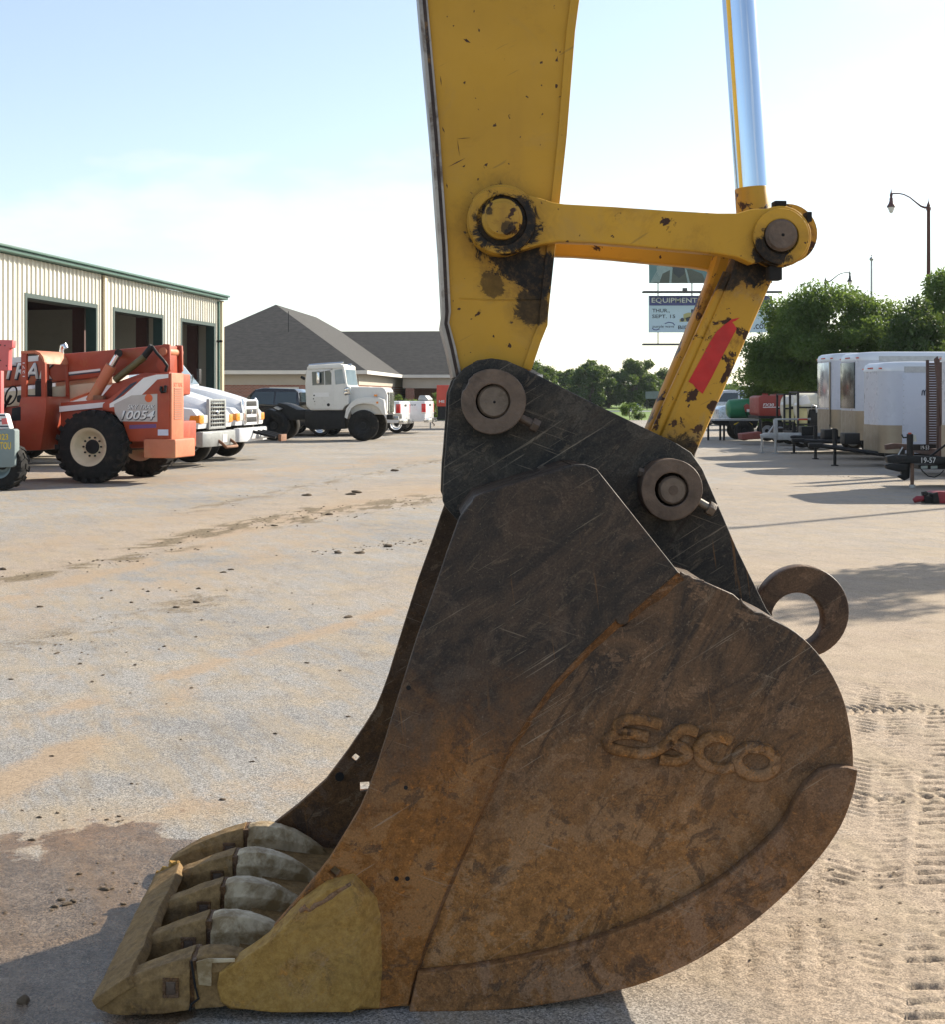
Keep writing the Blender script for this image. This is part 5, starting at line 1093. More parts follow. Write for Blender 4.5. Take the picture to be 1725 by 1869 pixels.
# ---------------------------------------------------------------- old cab-and-chassis lorry seen from the side
def old_truck():
    Q = Frame.at(661, 47.0, -7.0); root = thing('tractor_truck', 'old white single cab truck with bare black chassis seen side on', 'truck', Q); P = Q.poly
    body = P([(558,676),(562,671),(624,668),(628,672),(632,700),(636,712),(636,738),(628,742),(624,749),(566,749),(558,742),(556,700)], 0)
    MB().prism(body, 0.0, 1.9).build('cab', M_OLDWHITE, root, None, 0.06, 3)
    MB().prism(P([(560,671),(563,667),(620,664),(627,667),(628,672),(560,675)], 0), -0.04, 1.94).build('cab_roof', M_OLDWHITE, root, None, 0.05)
    d = MB().prism(P([(565.5,676),(603,673.5),(607.5,680),(608,745),(566,746),(564.5,742)], 0), -0.016, 0.02).build('door', M_OLDWHITE, root, None, 0.008)
    MB().prism(P([(569,679),(602,677),(604.5,682),(604.5,702),(570,703.5)], 0), -0.024, 0.02).build('door_window', M_GLASS, d)
    for x in (591,): MB().prism(P([(x,678),(x+1.6,678),(x+2.4,703),(x+0.8,703)], 0), -0.03, 0.0).build('window_bar', M_OLDWHITE, d)
    MB().prism(P([(571,717),(600,716.5),(600,724.5),(571,725)], 0), -0.020, 0.0).build('pale_patch', M_PRINTW, d)
    for (x, y, r) in ((573,722,1.6),(572,728,1.2),(574,733,1.0),(599,739,3)):
        u, z = Q.uz(x, y, 0); MB().cyl((u, -0.022, z), (u, 0, z), r*0.019, n=8).build('rust_spot', M_BLACKM, d)
    MB().prism(P([(610,676),(624,674),(629,700),(612,702)], 0), -0.012, 0.02).build('quarter_window', M_SKYGLASS, root)
    MB().add([(*[Q.uz(628.5,674,0)[0]],0.1,Q.uz(628.5,674,0)[1]),(*[Q.uz(628.5,674,0)[0]],1.8,Q.uz(628.5,674,0)[1]),(*[Q.uz(633,703,0)[0]],1.8,Q.uz(633,703,0)[1]),(*[Q.uz(633,703,0)[0]],0.1,Q.uz(633,703,0)[1])], [(0,1,2,3)]).build('windshield', M_SKYGLASS, root)
    for dv in (-0.22,): MB().box((Q.uz(580,700)[0], dv, Q.uz(580,700)[1]), (Q.uz(585,700)[0], dv+0.1, Q.uz(585,680)[1])).build('mirror', M_CHROMEP, root, None, 0.015)
    MB().tube([Q.p(583, 679, -0.18), Q.p(600, 676, -0.1), Q.p(606, 674, 0)], 0.014, 6).build('mirror_arm', M_CHROMEP, root)
    for i in range(3): MB().cyl((Q.uz(574+i*20, 666)[0], 0.5+0.35*i, 2.66), (Q.uz(588+i*20, 665)[0], 0.5+0.35*i, 2.70), 0.045, n=8).build('roof_horn', M_CHROMEP, root)
    MB().tube([Q.p(563, 666.5, 0.4), Q.p(600, 663.5, 0.4), Q.p(626, 662, 0.4)], 0.03, 8).build('roof_bar', M_CHROMEP, root)
    MB().tube([Q.p(549, 688, 0.3), Q.p(556, 692, 0.3)], 0.05, 8).build('rear_lamp', M_BLACKM, root)
    hood = P([(634,708),(640,706),(698,707.5),(703,711),(706,722),(706,752),(702,757),(640,757),(634,745)], 0.25)
    MB().prism(hood, 0.25, 1.65).build('hood', M_OLDWHITE, root, None, 0.07, 3)
    MB().prism(P([(704,716),(708.5,716),(708.5,753),(704,753)], 0.4), 0.4, 1.5).build('radiator_grille', M_BLACKM, root, None, 0.02)
    for k in range(4): MB().prism(P([(708,716),(709.5,716),(709.5,753),(708,753)], 0.4), 0.45+0.27*k, 0.53+0.27*k).build('grille_bar', M_CHROMEP, root)
    arch = P([(628,762),(631,746),(640,734),(652,727),(668,725),(690,726),(700,730),(703,757),(697,757),(690,744),(680,738.5),(664,736.5),(650,739),(640,746),(635,757),(633,765)], 0.0)
    MB().prism(arch, 0.0, 0.45).build('fender', M_OLDWHITE, root, None, 0.02)
    arch2 = arch
    MB().prism(arch2, 1.5, 1.92).build('fender', M_OLDWHITE, root, None, 0.02)
    for (x, y) in ((684,722),(688,735)): 
        u, z = Q.uz(x, y, 0); MB().cyl((u, -0.02, z), (u, 0.26, z), 0.04, n=10).build('marker_lamp', M_AMBER, root)
    MB().tube([Q.p(631, 712, 0.05), Q.p(637, 709, 0.0), Q.p(637, 716, 0.0), Q.p(630, 718, 0.05)], 0.10, 10).build('air_intake', M_CHROMEP, root, 60)
    MB().box((Q.uz(704,760)[0], 0.05, Q.uz(704,766)[1]), (Q.uz(716,760)[0], 1.87, Q.uz(704,757)[1])).build('bumper', M_BLACKM, root, None, 0.03)
    MB().cyl(Q.p(710, 763, 0.3), Q.p(727, 763, 0.3), 0.07, n=12).build('tow_bar', M_STEEL, root, 40)
    r = 28.5*47/FPX
    for v in (0.0, 1.6): wheel(root, (0, v, r), r, 0.30, r*0.52, M_BLACKM, 0, M_BLACKM, 36, deep=0.3)
    ur = Q.uz(497, 800)[0]
    for v in (0.0, 1.45): wheel(root, (ur, v, 0.53), 0.53, 0.5, 0.29, M_BLACKM, 0, M_BLACKM, 32)
    MB().prism(P([(470,757),(560,752),(632,752),(632,765),(470,768)], 0.5), 0.5, 0.62).build('chassis_rail', M_BLACKM, root)
    MB().prism(P([(470,757),(560,752),(632,752),(632,765),(470,768)], 0.5), 1.3, 1.42).build('chassis_rail', M_BLACKM, root)
    MB().prism(P([(556,750),(630,750),(630,783),(570,785),(556,780)], 0.1), 0.08, 0.6).build('fuel_tank', M_BLACKM, root, None, 0.05)
    MB().prism(P([(505,735),(520,738),(540,748),(556,748),(556,766),(510,768),(500,752)], 0.2), 0.3, 1.6).build('fifth_wheel_frame', M_BLACKM, root, None, 0.04)
    MB().prism(P([(478,752),(490,746),(502,752),(514,762),(517,780),(508,772),(494,762),(478,764)], 0.0), 0.0, 0.5).build('mudguard', M_BLACKM, root, None, 0.02)
    MB().prism(P([(498,744),(504,742),(513,746),(508,749)], 0.1), 0.1, 0.35).build('loose_plate', M_STEEL, root)
old_truck()

# ---------------------------------------------------------------- pickups
def pickup(name, label, X, Y, m_paint, group, deg=-9.0, cover=False):
    """tail at u = 0 facing +u, body runs to -u"""
    Q = Frame(X, Y, deg); root = thing(name, label, 'pickup', Q, group); W = 1.98
    def arch(c): return [(c+0.46*math.cos(q), 0.40+0.46*math.sin(q)) for q in np.linspace(math.radians(-5), math.radians(185), 12)]
    low = [(0.0,0.62),(0.0,1.36),(-2.05,1.36),(-2.06,1.22),(-4.25,1.22),(-4.55,1.18),(-5.55,1.10),(-5.75,0.95),(-5.75,0.55),(-5.5,0.45),(-5.22,0.42)] + arch(-4.75)[::-1][1:-1] + [(-4.28,0.42),(-1.75,0.42)] + arch(-1.25)[::-1][1:-1] + [(-0.76,0.5),(-0.1,0.5)]
    MB().prism(low, 0.0, W).build('body', m_paint, root, None, 0.035)
    cabp = [(-2.08,1.2),(-2.18,1.72),(-2.35,1.86),(-3.6,1.90),(-3.95,1.84),(-4.62,1.2)]
    vs = [(a, 0.06 + 0.20*max(0, (b-1.2)/0.7), b) for a, b in cabp] + [(a, W-0.06-0.20*max(0, (b-1.2)/0.7), b) for a, b in cabp]
    MB().add(vs, [tuple(range(6)), tuple(range(11, 5, -1))] + [(i, 6+i, 6+(i+1) % 6, (i+1) % 6) for i in range(6)]).build('cab', m_paint, root, None, 0.04)
    for s in (0, 1):
        for (w0, w1) in ((-3.08, -2.25), (-4.30, -3.16)):
            top1 = w0 if w0 > -4 else w0+0.38
            q = []
            for (a, b) in ((w0, 1.26), (w1, 1.26), (w1, 1.74), (top1, 1.74)):
                o_ = 0.06 + 0.20*((b-1.2)/0.7) - 0.008; q.append((a, o_ if s == 0 else W-o_, b))
            q2 = [(a, v + (0.02 if s == 0 else -0.02), b) for a, v, b in q]
            MB().hexa(q, q2).build('side_window', M_GLASS, root)
        MB().box((-0.16, -0.006 if s == 0 else W-0.12, 0.88), (0.012, 0.12 if s == 0 else W+0.006, 1.26)).build('taillight', M_REDLENS, root, None, 0.02)
        MB().box((-0.15, -0.008 if s == 0 else W-0.1, 0.83), (0.008, 0.1 if s == 0 else W+0.008, 0.895)).build('reversing_light', M_LENS, root, None, 0.01)
        for c in (-1.25, -4.75): wheel(root, (c, 0.0 if s == 0 else W-0.25, 0.40), 0.39, 0.25, 0.25, M_CHROMEP, 0, M_BLACKM, 28, deep=0.3)
    MB().box((-2.17, 0.35, 1.30), (-2.10, W-0.35, 1.72)).build('rear_window', M_GLASS, root)
    MB().add([(-4.60,0.2,1.24),(-4.60,W-0.2,1.24),(-4.0,W-0.3,1.80),(-4.0,0.3,1.80)], [(0,1,2,3)]).build('windshield', M_SKYGLASS, root)
    tg = MB().box((-0.02, 0.14, 0.66), (0.018, W-0.14, 1.36)).build('tailgate', m_paint, root, None, 0.02)
    MB().box((0.012, 0.8, 1.15), (0.03, 1.2, 1.24)).build('handle', M_BLACKM, tg)
    MB().box((-1.95, 0.1, 0.75), (-0.06, W-0.1, 0.80)).build('bed_floor', M_BLACKM, root)
    bp = MB().box((-0.05, 0.02, 0.46), (0.16, W-0.02, 0.64)).build('rear_bumper', M_CHROMEP, root, None, 0.03)
    MB().box((0.155, 0.8, 0.47), (0.17, 1.2, 0.63)).build('number_plate', M_BLACKM, bp)
    if cover: MB().prism([(0.02,1.36),(0.05,1.44),(-0.10,1.60),(-0.35,1.60),(-0.42,1.38)], 0.5, 1.5).build('bed_box', M_GREYB, root, None, 0.03)
    text('lettering', '4X4', M_PRINTD, root, side_m(-0.004), (-0.75, -0.40, 1.16, 1.24), depth=0.002, shear=0.2)
    return root
pickup('pickup_truck', 'black crew cab pickup parked behind the old white truck', -4.72, 52.0, M_BLACKP, 'pickups by the office')
pickup('pickup_truck', 'white pickup tail directly behind the nose of the old white truck', -2.92, 53.5, M_WHITE, 'pickups by the office')
pickup('pickup_truck', 'white pickup with grey box on its tailgate, nearest the excavator arm', -2.02, 56.5, M_WHITE, 'pickups by the office', cover=True)
pickup('pickup_truck', 'white pickup roof just showing between service truck and black pickup', -5.6, 60.0, M_WHITE, 'pickups by the office')

def red_trailer():
    Q = Frame.at(796, 64.0, -6.0); root = thing('red_trailer', 'red box trailer with white lettering behind the last white pickup', 'trailer', Q)
    m = mat('red_trailer_paint', (0.50, 0.055, 0.03), 0.45, 0, 0.08, 2)
    z = Q.uz(800, 703)[1]; zb = Q.uz(800, 742)[1]
    MB().box((0, 0, zb), (2.6, 1.8, z)).build('box', m, root, None, 0.03)
    MB().box((0.05, 0.05, 0.45), (2.55, 1.75, zb)).build('under_frame', M_BLACKM, root)
    text('lettering', 'HE', M_PRINTW, root, side_m(-0.003), (0.12, 0.38, zb+0.17, zb+0.30), depth=0.002, fat=0.02)
    for v in (0.0, 1.55): wheel(root, (1.3, v, 0.33), 0.32, 0.22, 0.2, M_CHROMEP, 0, M_BLACKM, 24)
    MB().tube([(0.0, 0.9, 0.5), (-0.5, 0.9, 0.46)], 0.05, 8).build('tongue', M_BLACKM, root)
    MB().tube([(-0.42, 0.9, 0.0), (-0.42, 0.9, 0.62)], 0.035, 8).build('jack', M_STEEL, root)
red_trailer()
# ---------------------------------------------------------------- enclosed trailers on the right
M_TRW = mat('trailer_white_skin', (0.455, 0.485, 0.56), 0.32, 0, 0.04, 1.2, dirt=(0.45, 0.43, 0.40), dscale=0.9, dcut=(0.6, 0.85))
M_ALU = mat('stone_guard_aluminium', (0.27, 0.225, 0.165), 0.45, 0.5, 0.12, 2.0)
M_ROOFM = mat('trailer_roof_metal', (0.58, 0.61, 0.66), 0.42, 0.2, 0.03, 1)
M_MARK = mat('red_marker_lens', (0.50, 0.06, 0.03), 0.3)
M_TONGUE = mat('trailer_black_paint', (0.010, 0.010, 0.011), 0.5, 0, 0.3, 6, dirt=(0.05, 0.03, 0.022), dscale=6, dcut=(0.58, 0.85), spec=0.3)
def jack(parent, u, v, top, m, crank=True):
    o = MB().cyl((u, v, 0.02), (u, v, top), 0.035, n=12).build('jack_post', m, parent, 40)
    MB().cyl((u, v, 0.0), (u, v, 0.025), 0.085, n=14).build('jack_foot', m, o, 40)
    MB().cyl((u, v, top*0.45), (u, v, top*0.98), 0.05, n=12).build('jack_tube', m, o, 40)
    if crank: MB().tube([(u, v, top-0.02), (u-0.12, v-0.05, top), (u-0.13, v-0.05, top+0.09)], 0.012, 6).build('jack_crank', m, o, 60)
    return o
def enclosed(label, X, Y, L, W, H, zb, front='guard', logo=False, rivets=True, jacktop=0.85, tongue=True):
    Q = Frame(X, Y, 0.0); root = thing('cargo_trailer', label, 'trailer', Q, 'enclosed trailers parked in a row')
    r = 0.42; plan = [(L, 0.0), (L, W)] + [(r - r*math.sin(q), W - r + r*math.cos(q)) for q in np.linspace(0, math.pi/2, 9)] + [(r - r*math.cos(q), r - r*math.sin(q)) for q in np.linspace(0, math.pi/2, 9)]
    MB().zprism(plan, zb, H-0.19).build('body', M_TRW, root, 40)
    # rounded cap and roof
    vs = []; n_ = len(plan); cx, cyv = L*0.5, W*0.5
    rings = [(1.003, H-0.20), (1.003, H-0.13), (0.992, H-0.05), (0.965, H-0.005), (0.90, H+0.01)]
    mb = MB(); 
    for k, zz in rings:
        ins = (1-k)*1.1
        for (a, b) in plan:
            da = a - ins*2.2 if a > L*0.9 else a + ins*(2.8 if a < r*1.2 else 1)
            vs.append((da, W/2 + (b-W/2)*(1-ins*0.9), zz))
    fs = []
    for i in range(len(rings)-1):
        for k in range(n_): fs.append((i*n_+k, i*n_+(k+1) % n_, (i+1)*n_+(k+1) % n_, (i+1)*n_+k))
    fs.append(tuple((len(rings)-1)*n_+k for k in range(n_)))
    mb.add(vs, fs).build('roof_cap', M_ROOFM, root, 50)
    MB().box((r+0.05, -0.012, H-0.23), (L, 0.0, H-0.10)).build('top_rail', M_STEEL, root)
    # skin sheets on the long side with rivet rows
    k = int(L/1.0)
    for i in range(k):
        a = r + (L-r)*i/k; b = r + (L-r)*(i+1)/k
        sk = MB().box((a+0.004, -0.006, zb+0.02), (b-0.004, 0.004, H-0.235)).build('side_panel', M_TRW, root, None, 0.002)
        if rivets:
            mb = MB()
            for j in range(13):
                z = zb + 0.12 + j*(H-zb-0.5)/12; mb.box((a+0.025, -0.010, z-0.010), (a+0.043, -0.005, z+0.010))
            mb.build('rivet_row', M_STEEL, sk)
    # nose: stone guard, panels, markers
    g0 = plan[2:]
    def wrap(name, z0, z1, m, off=0.008, sel=None):
        pts = [(a-off if a < r else a, b) for a, b in g0] if sel is None else sel
        o_ = [(cx_ - (off if cx_ < r else 0), b_ + (off if b_ > W-r and cx_ < r else 0) - (off if b_ < r and cx_ < r else 0)) for cx_, b_ in g0]
        i_ = [(a+0.002, b) for a, b in g0]
        n2_ = len(o_); vs = []; fs = []
        for (a, b) in o_: vs += [(a, b, z0), (a, b, z1)]
        for (a, b) in i_: vs += [(a, b, z0), (a, b, z1)]
        for q in range(n2_-1):
            fs.append((2*q, 2*q+1, 2*q+3, 2*q+2)); fs.append((2*q+1, 2*n2_+2*q+1, 2*n2_+2*q+3, 2*q+3)); fs.append((2*q, 2*q+2, 2*n2_+2*q+2, 2*n2_+2*q))
        fs += [(0, 2*n2_, 2*n2_+1, 1), (2*n2_-2, 2*n2_-1, 4*n2_-1, 4*n2_-2)]
        return MB().add(vs, fs).build(name, m, root, 40)
    if front == 'guard': wrap('stone_guard', zb+0.0, zb+0.62, M_ALU)
    else:
        wrap('stone_guard', zb+0.0, zb+0.72, M_ALU)
        if front == 'dark':
            MB().box((-0.025, 0.40, zb+0.78), (0.0, W-0.36, H-0.24)).build('front_panel', mat('black_gloss_panel', (0.010, 0.013, 0.015), 0.2, 0, 0.2, 2, spec=0.5), root, None, 0.006)
        else:
            MB().box((-0.02, 0.40, zb+0.76), (0.0, W-0.40, H-0.24)).build('front_panel', mat('silver_front_panel', (0.50, 0.53, 0.57), 0.16, 0.6, 0.08, 1.5), root, None, 0.006)
            MB().box((-0.022, 0.30, zb+0.3), (0.0, 0.385, H-0.24)).build('tread_strip', M_ALU, root, None, 0.004)
    for v in (W*0.5-0.14, W*0.5, W*0.5+0.14): MB().box((-0.03, v-0.03, H-0.14), (0.02, v+0.03, H-0.11)).build('marker_light', M_MARK, root)
    for v in (0.28, W-0.28): MB().box((-0.0, v-0.06, H-0.15), (0.10, v+0.06, H-0.12)).build('marker_light', M_MARK, root)
    # running gear
    for v in (-0.10, W-0.10):
        wheel(root, (L*0.58, v, 0.33), 0.32, 0.20, 0.19, M_TRW, 0, M_BLACKM, 28, deep=0.3)
        MB().prism([(L*0.58+0.42*math.cos(q), 0.40+0.40*math.sin(q)) for q in np.linspace(0, math.pi, 12)], v-0.02, v+0.22).build('wheel_fender', M_ALU, root, 40)
    MB().box((0.1, 0.15, zb-0.10), (L-0.05, 0.25, zb)).box((0.1, W-0.25, zb-0.10), (L-0.05, W-0.15, zb)).build('frame_rail', M_TONGUE, root)
    if tongue:
        for s in (0.25, W-0.25): MB().tube([(0.3, s, zb-0.06), (-1.15, W/2, 0.46)], 0.05, 8).build('tongue', M_TONGUE, root)
        MB().box((-1.42, W/2-0.06, 0.42), (-1.1, W/2+0.06, 0.52)).build('coupler', M_TONGUE, root, None, 0.02)
        jack(root, -0.82, W/2, jacktop, M_TONGUE)
        MB().box((-0.65, W/2-0.2, 0.5), (-0.3, W/2+0.2, 0.75)).build('battery_box', M_TONGUE, root, None, 0.02)
    if logo:
        u0, u1, z0, z1 = fit(Q, 1683, 1696, 712, 722, -0.007)
        w = (u1-u0)/3
        for i in range(3):
            c0 = u0 + w*(i+0.5)
            MB().tube([(c0-w*0.55, -0.010, z0), (c0-w*0.35, -0.010, z0+(z1-z0)*0.8), (c0, -0.010, z1), (c0+w*0.35, -0.010, z0+(z1-z0)*0.8), (c0+w*0.55, -0.010, z0)], 0.012, 5).build('logo_stroke', M_PRINTD, root)
    return root
enclosed('white cargo trailer with bare aluminium stone guard, smallest and lowest of the parked row', 9.07, 29.6, 3.7, 1.8, 2.34, 0.32, 'guard', True)
enclosed('white cargo trailer with black glossy front panel', 9.45, 32.7, 5.2, 2.0, 2.66, 0.50, 'dark', False)
enclosed('white cargo trailer with silver front panel, farthest left of the row', 9.70, 36.0, 5.2, 2.0, 2.74, 0.50, 'silver', False)
enclosed('pale cargo trailer cut off by the right edge of the picture', 8.46, 22.5, 4.2, 2.0, 2.40, 0.45, 'guard', False, tongue=False)

# black tongue assembly in front of the cut-off trailer, with numbers
def gooseneck():
    Q = Frame.at(1663, 23.3, 0.0); root = thing('equipment_trailer', 'black low trailer tongue with crank jack and white painted numbers', 'trailer', Q); P = Q.poly
    MB().prism(P([(1617,833),(1632,830),(1725,834),(1900,834),(1900,848),(1725,848),(1640,845),(1619,845)], 0), -0.06, 0.08).build('tongue', M_TONGUE, root, None, 0.012)
    MB().prism(P([(1614,848),(1632,846),(1655,846),(1655,858),(1640,861),(1618,856)], 0), -0.05, 0.06).build('coupler', M_TONGUE, root, None, 0.015)
    MB().prism(P([(1680,848),(1900,848),(1900,858),(1680,857)], 0), 0.1, 0.9).build('frame', M_TONGUE, root, None, 0.012)
    MB().cyl((0.02, 0.0, 0.04), (0.02, 0.0, 0.62), 0.032, n=12).build('jack_post', mat('rusty_jack', (0.13, 0.07, 0.045), 0.7, 0, 0.3, 10), root, 40)
    MB().cyl((0.02, 0, 0.0), (0.02, 0, 0.05), 0.055, n=14).build('jack_foot', M_STEEL, root, 40)
    MB().cyl((-0.02, 0.0, 0.5), (-0.02, 0.0, 0.93), 0.055, n=14).build('jack_tube', M_TONGUE, root, 40)
    MB().cyl((-0.02, 0.0, 0.93), (-0.02, 0.0, 0.955), 0.03, n=12).build('jack_cap', M_MARK, root, 40)
    MB().tube([Q.p(1661, 798, 0), Q.p(1649, 799, 0), Q.p(1646, 793, 0)], 0.014, 6).build('jack_crank', M_TONGUE, root)
    MB().cyl(Q.p(1668.5, 806, 0.05), Q.p(1668.5, 794, 0.05), 0.05, 0.03, n=12).build('reservoir', mat('pale_reservoir', (0.55, 0.53, 0.45), 0.5), root, 40)
    MB().tube([Q.p(1638, 834, 0), Q.p(1648, 816, 0)], 0.012, 6).build('safety_chain_bar', M_STEEL, root)
    MB().prism(P([(1640,845),(1660,845),(1659,872),(1650,877),(1640,871),(1637,868),(1645,866)], 0.1), 0.05, 0.14).build('drop_leg', M_TONGUE, root, None, 0.01)
    MB().tube([Q.p(1676, 848, 0), Q.p(1684, 860, 0), Q.p(1694, 869, 0), Q.p(1706, 871, 0), Q.p(1716, 866, 0), Q.p(1723, 858, 0)], 0.010, 6).build('cable', M_TONGUE, root, 60)
    text('lettering', '19-57', M_PRINTW, root, side_m(-0.062), fit(Q, 1682, 1708, 835, 845, -0.06), depth=0.002)
    for x in (1681, 1699): MB().prism(P([(x,850.5),(x+12,850),(x+12,855),(x,855.5)], 0.1), 0.094, 0.11).build('reflector', mat('pale_reflector', (0.45, 0.52, 0.52), 0.4), root)
    MB().tube([Q.p(1697, 834, 0.05), Q.p(1726, 812, 0.05)], 0.02, 6).build('brace', M_TONGUE, root)
gooseneck()
def ramp_trailer():
    Q = Frame(9.0, 26.3, 0.0); root = thing('ramp_trailer', 'brown open trailer with upright mesh ramps beside the small white trailer', 'trailer', Q); P = Q.poly
    m = mat('brown_ramp_steel', (0.060, 0.030, 0.022), 0.7, 0, 0.3, 8)
    MB().prism(P([(1616,812),(1630,809),(1660,811),(1660,821),(1640,819),(1617,821)], 0.4), 0.36, 0.48).build('coupler', m, root, None, 0.01)
    MB().prism(P([(1650,811),(1790,811),(1790,823),(1650,822)], 0.4), 0.38, 0.46).build('tongue', M_TONGUE, root, None, 0.01)
    text('lettering', '19-53', M_PRINTW, root, side_m(0.378), fit(Q, 1681, 1696, 813.5, 820.5, 0.38), depth=0.002)
    x0, zt = Q.uz(1702, 656, 0.2)
    for v in (-0.1, 0.7):
        fr = MB()
        for k in range(2): fr.box((x0+0.34*k+0.08*v, v, 0.5), (x0+0.34*k+0.05+0.08*v, v+0.05, zt))
        f_ = fr.build('ramp', m, root)
        for k in range(34): MB().box((x0+0.05+0.08*v, v+0.01, 0.55+k*(zt-0.6)/34), (x0+0.34+0.08*v, v+0.035, 0.589+k*(zt-0.6)/34)).build('ramp_rung', m, f_)
    MB().hexa([(x0-0.06, -0.12, zt), (x0+0.0, -0.12, zt+0.05), (x0+0.2, -0.12, 0.55), (x0+0.12, -0.12, 0.5)], [(x0-0.06, -0.06, zt), (x0+0.0, -0.06, zt+0.05), (x0+0.2, -0.06, 0.55), (x0+0.12, -0.06, 0.5)]).build('ramp_stay', m, root)
    MB().box((x0, -0.2, 0.42), (x0+4.5, 1.6, 0.55)).build('deck', m, root, None, 0.01)
    for v in (-0.32, 1.6): wheel(root, (x0+2.6, v, 0.36), 0.35, 0.22, 0.2, M_BLACKM, 0, M_BLACKM, 24)
    for k in range(4): MB().box((x0+k*1.3, -0.2, 0.55), (x0+k*1.3+0.05, -0.15, 1.0)).build('side_post', m, root)
    for z in (0.75, 1.0): MB().box((x0+0.05, -0.19, z-0.02), (x0+4.0, -0.15, z+0.02)).build('side_rail', m, root)
    jack(root, Q.uz(1648, 812, 0.4)[0], 0.42, 0.55, M_TONGUE, False)
ramp_trailer()
def red_implement():
    Q = Frame.at(1690, 19.9, 0.0); root = thing('red_attachment', 'small dark red machine attachment lying on the ground at the right edge', 'attachment', Q); P = Q.poly
    m = mat('dull_red_paint', (0.22, 0.02, 0.03), 0.6, 0, 0.2, 6)
    MB().tube([Q.p(1668, 914, 0), Q.p(1674, 911, 0), Q.p(1684, 910, 0), Q.p(1692, 907, 0)], [0.035, 0.05, 0.04, 0.035], 10).build('nozzle', m, root, 50)
    MB().prism(P([(1685,906),(1692,904),(1700,908),(1706,918),(1686,919)], 0), -0.06, 0.12).build('bracket', M_BLACKM, root, None, 0.01)
    MB().prism(P([(1683,898),(1690,896),(1694,900),(1690,906),(1684,904)], 0), -0.03, 0.05).build('handle', M_BLACKM, root, None, 0.006)
    MB().prism(P([(1700,898),(1712,896),(1760,898),(1760,918),(1702,919)], 0), -0.08, 0.25).build('drum', m, root, None, 0.03)
    MB().prism(P([(1698,900),(1708,897),(1712,918),(1700,919)], 0), -0.10, 0.27).build('drum_cap', M_BLACKM, root, None, 0.015)
red_implement()

# ---------------------------------------------------------------- galvanised flatbed, tank rigs, vacuum unit
def galv_trailer():
    Q = Frame.at(1416, 36.9, 0.0); root = thing('flatbed_trailer', 'galvanised flatbed trailer with winch post in front of the white tank rigs', 'trailer', Q); P = Q.poly
    MB().prism(P([(1420,790),(1700,790),(1700,803),(1420,803)], 0), -0.05, 0.08).build('side_beam', M_STEEL, root, None, 0.01)
    MB().prism(P([(1388,793),(1400,790),(1422,790),(1422,802),(1408,800),(1389,799)], 0), -0.04, 0.06).build('coupler', M_STEEL, root, None, 0.012)
    MB().prism(P([(1412,766),(1419,766),(1420,803),(1413,803)], 0), -0.05, 0.05).build('winch_post', M_STEEL, root, None, 0.008)
    MB().tube([Q.p(1416, 773, 0), Q.p(1403, 790, 0)], 0.025, 8).build('post_brace', M_STEEL, root)
    MB().prism(P([(1414,764),(1480,763),(1480,767),(1414,767)], 0), -0.03, 0.03).build('top_rail', M_STEEL, root, None, 0.006)
    MB().prism(P([(1457,764.2),(1474,764),(1474,767.2),(1457,767.2)], 0), -0.034, -0.028).build('red_tape', M_MARK, root)
    for px, d in ((1416, 0.0), (1391, 0.3)):
        u, _ = Q.uz(px, 820, d); b = MB().cyl((u, d, 0.02), (u, d, 0.5), 0.035, n=10).build('support_leg', M_STEEL, root, 40); MB().box((u-0.08, d-0.06, 0.0), (u+0.08, d+0.06, 0.025)).build('leg_foot', M_STEEL, b)
    MB().box((0.2, 0.1, 0.42), (3.8, 1.6, 0.5)).build('deck', M_STEEL, root)
    for v in (-0.25, 1.65): wheel(root, (2.6, v, 0.33), 0.32, 0.2, 0.19, M_STEEL, 0, M_BLACKM, 24)
galv_trailer()
M_TANK = mat('ivory_poly_tank', (0.62, 0.58, 0.46), 0.45, 0, 0.05, 3)
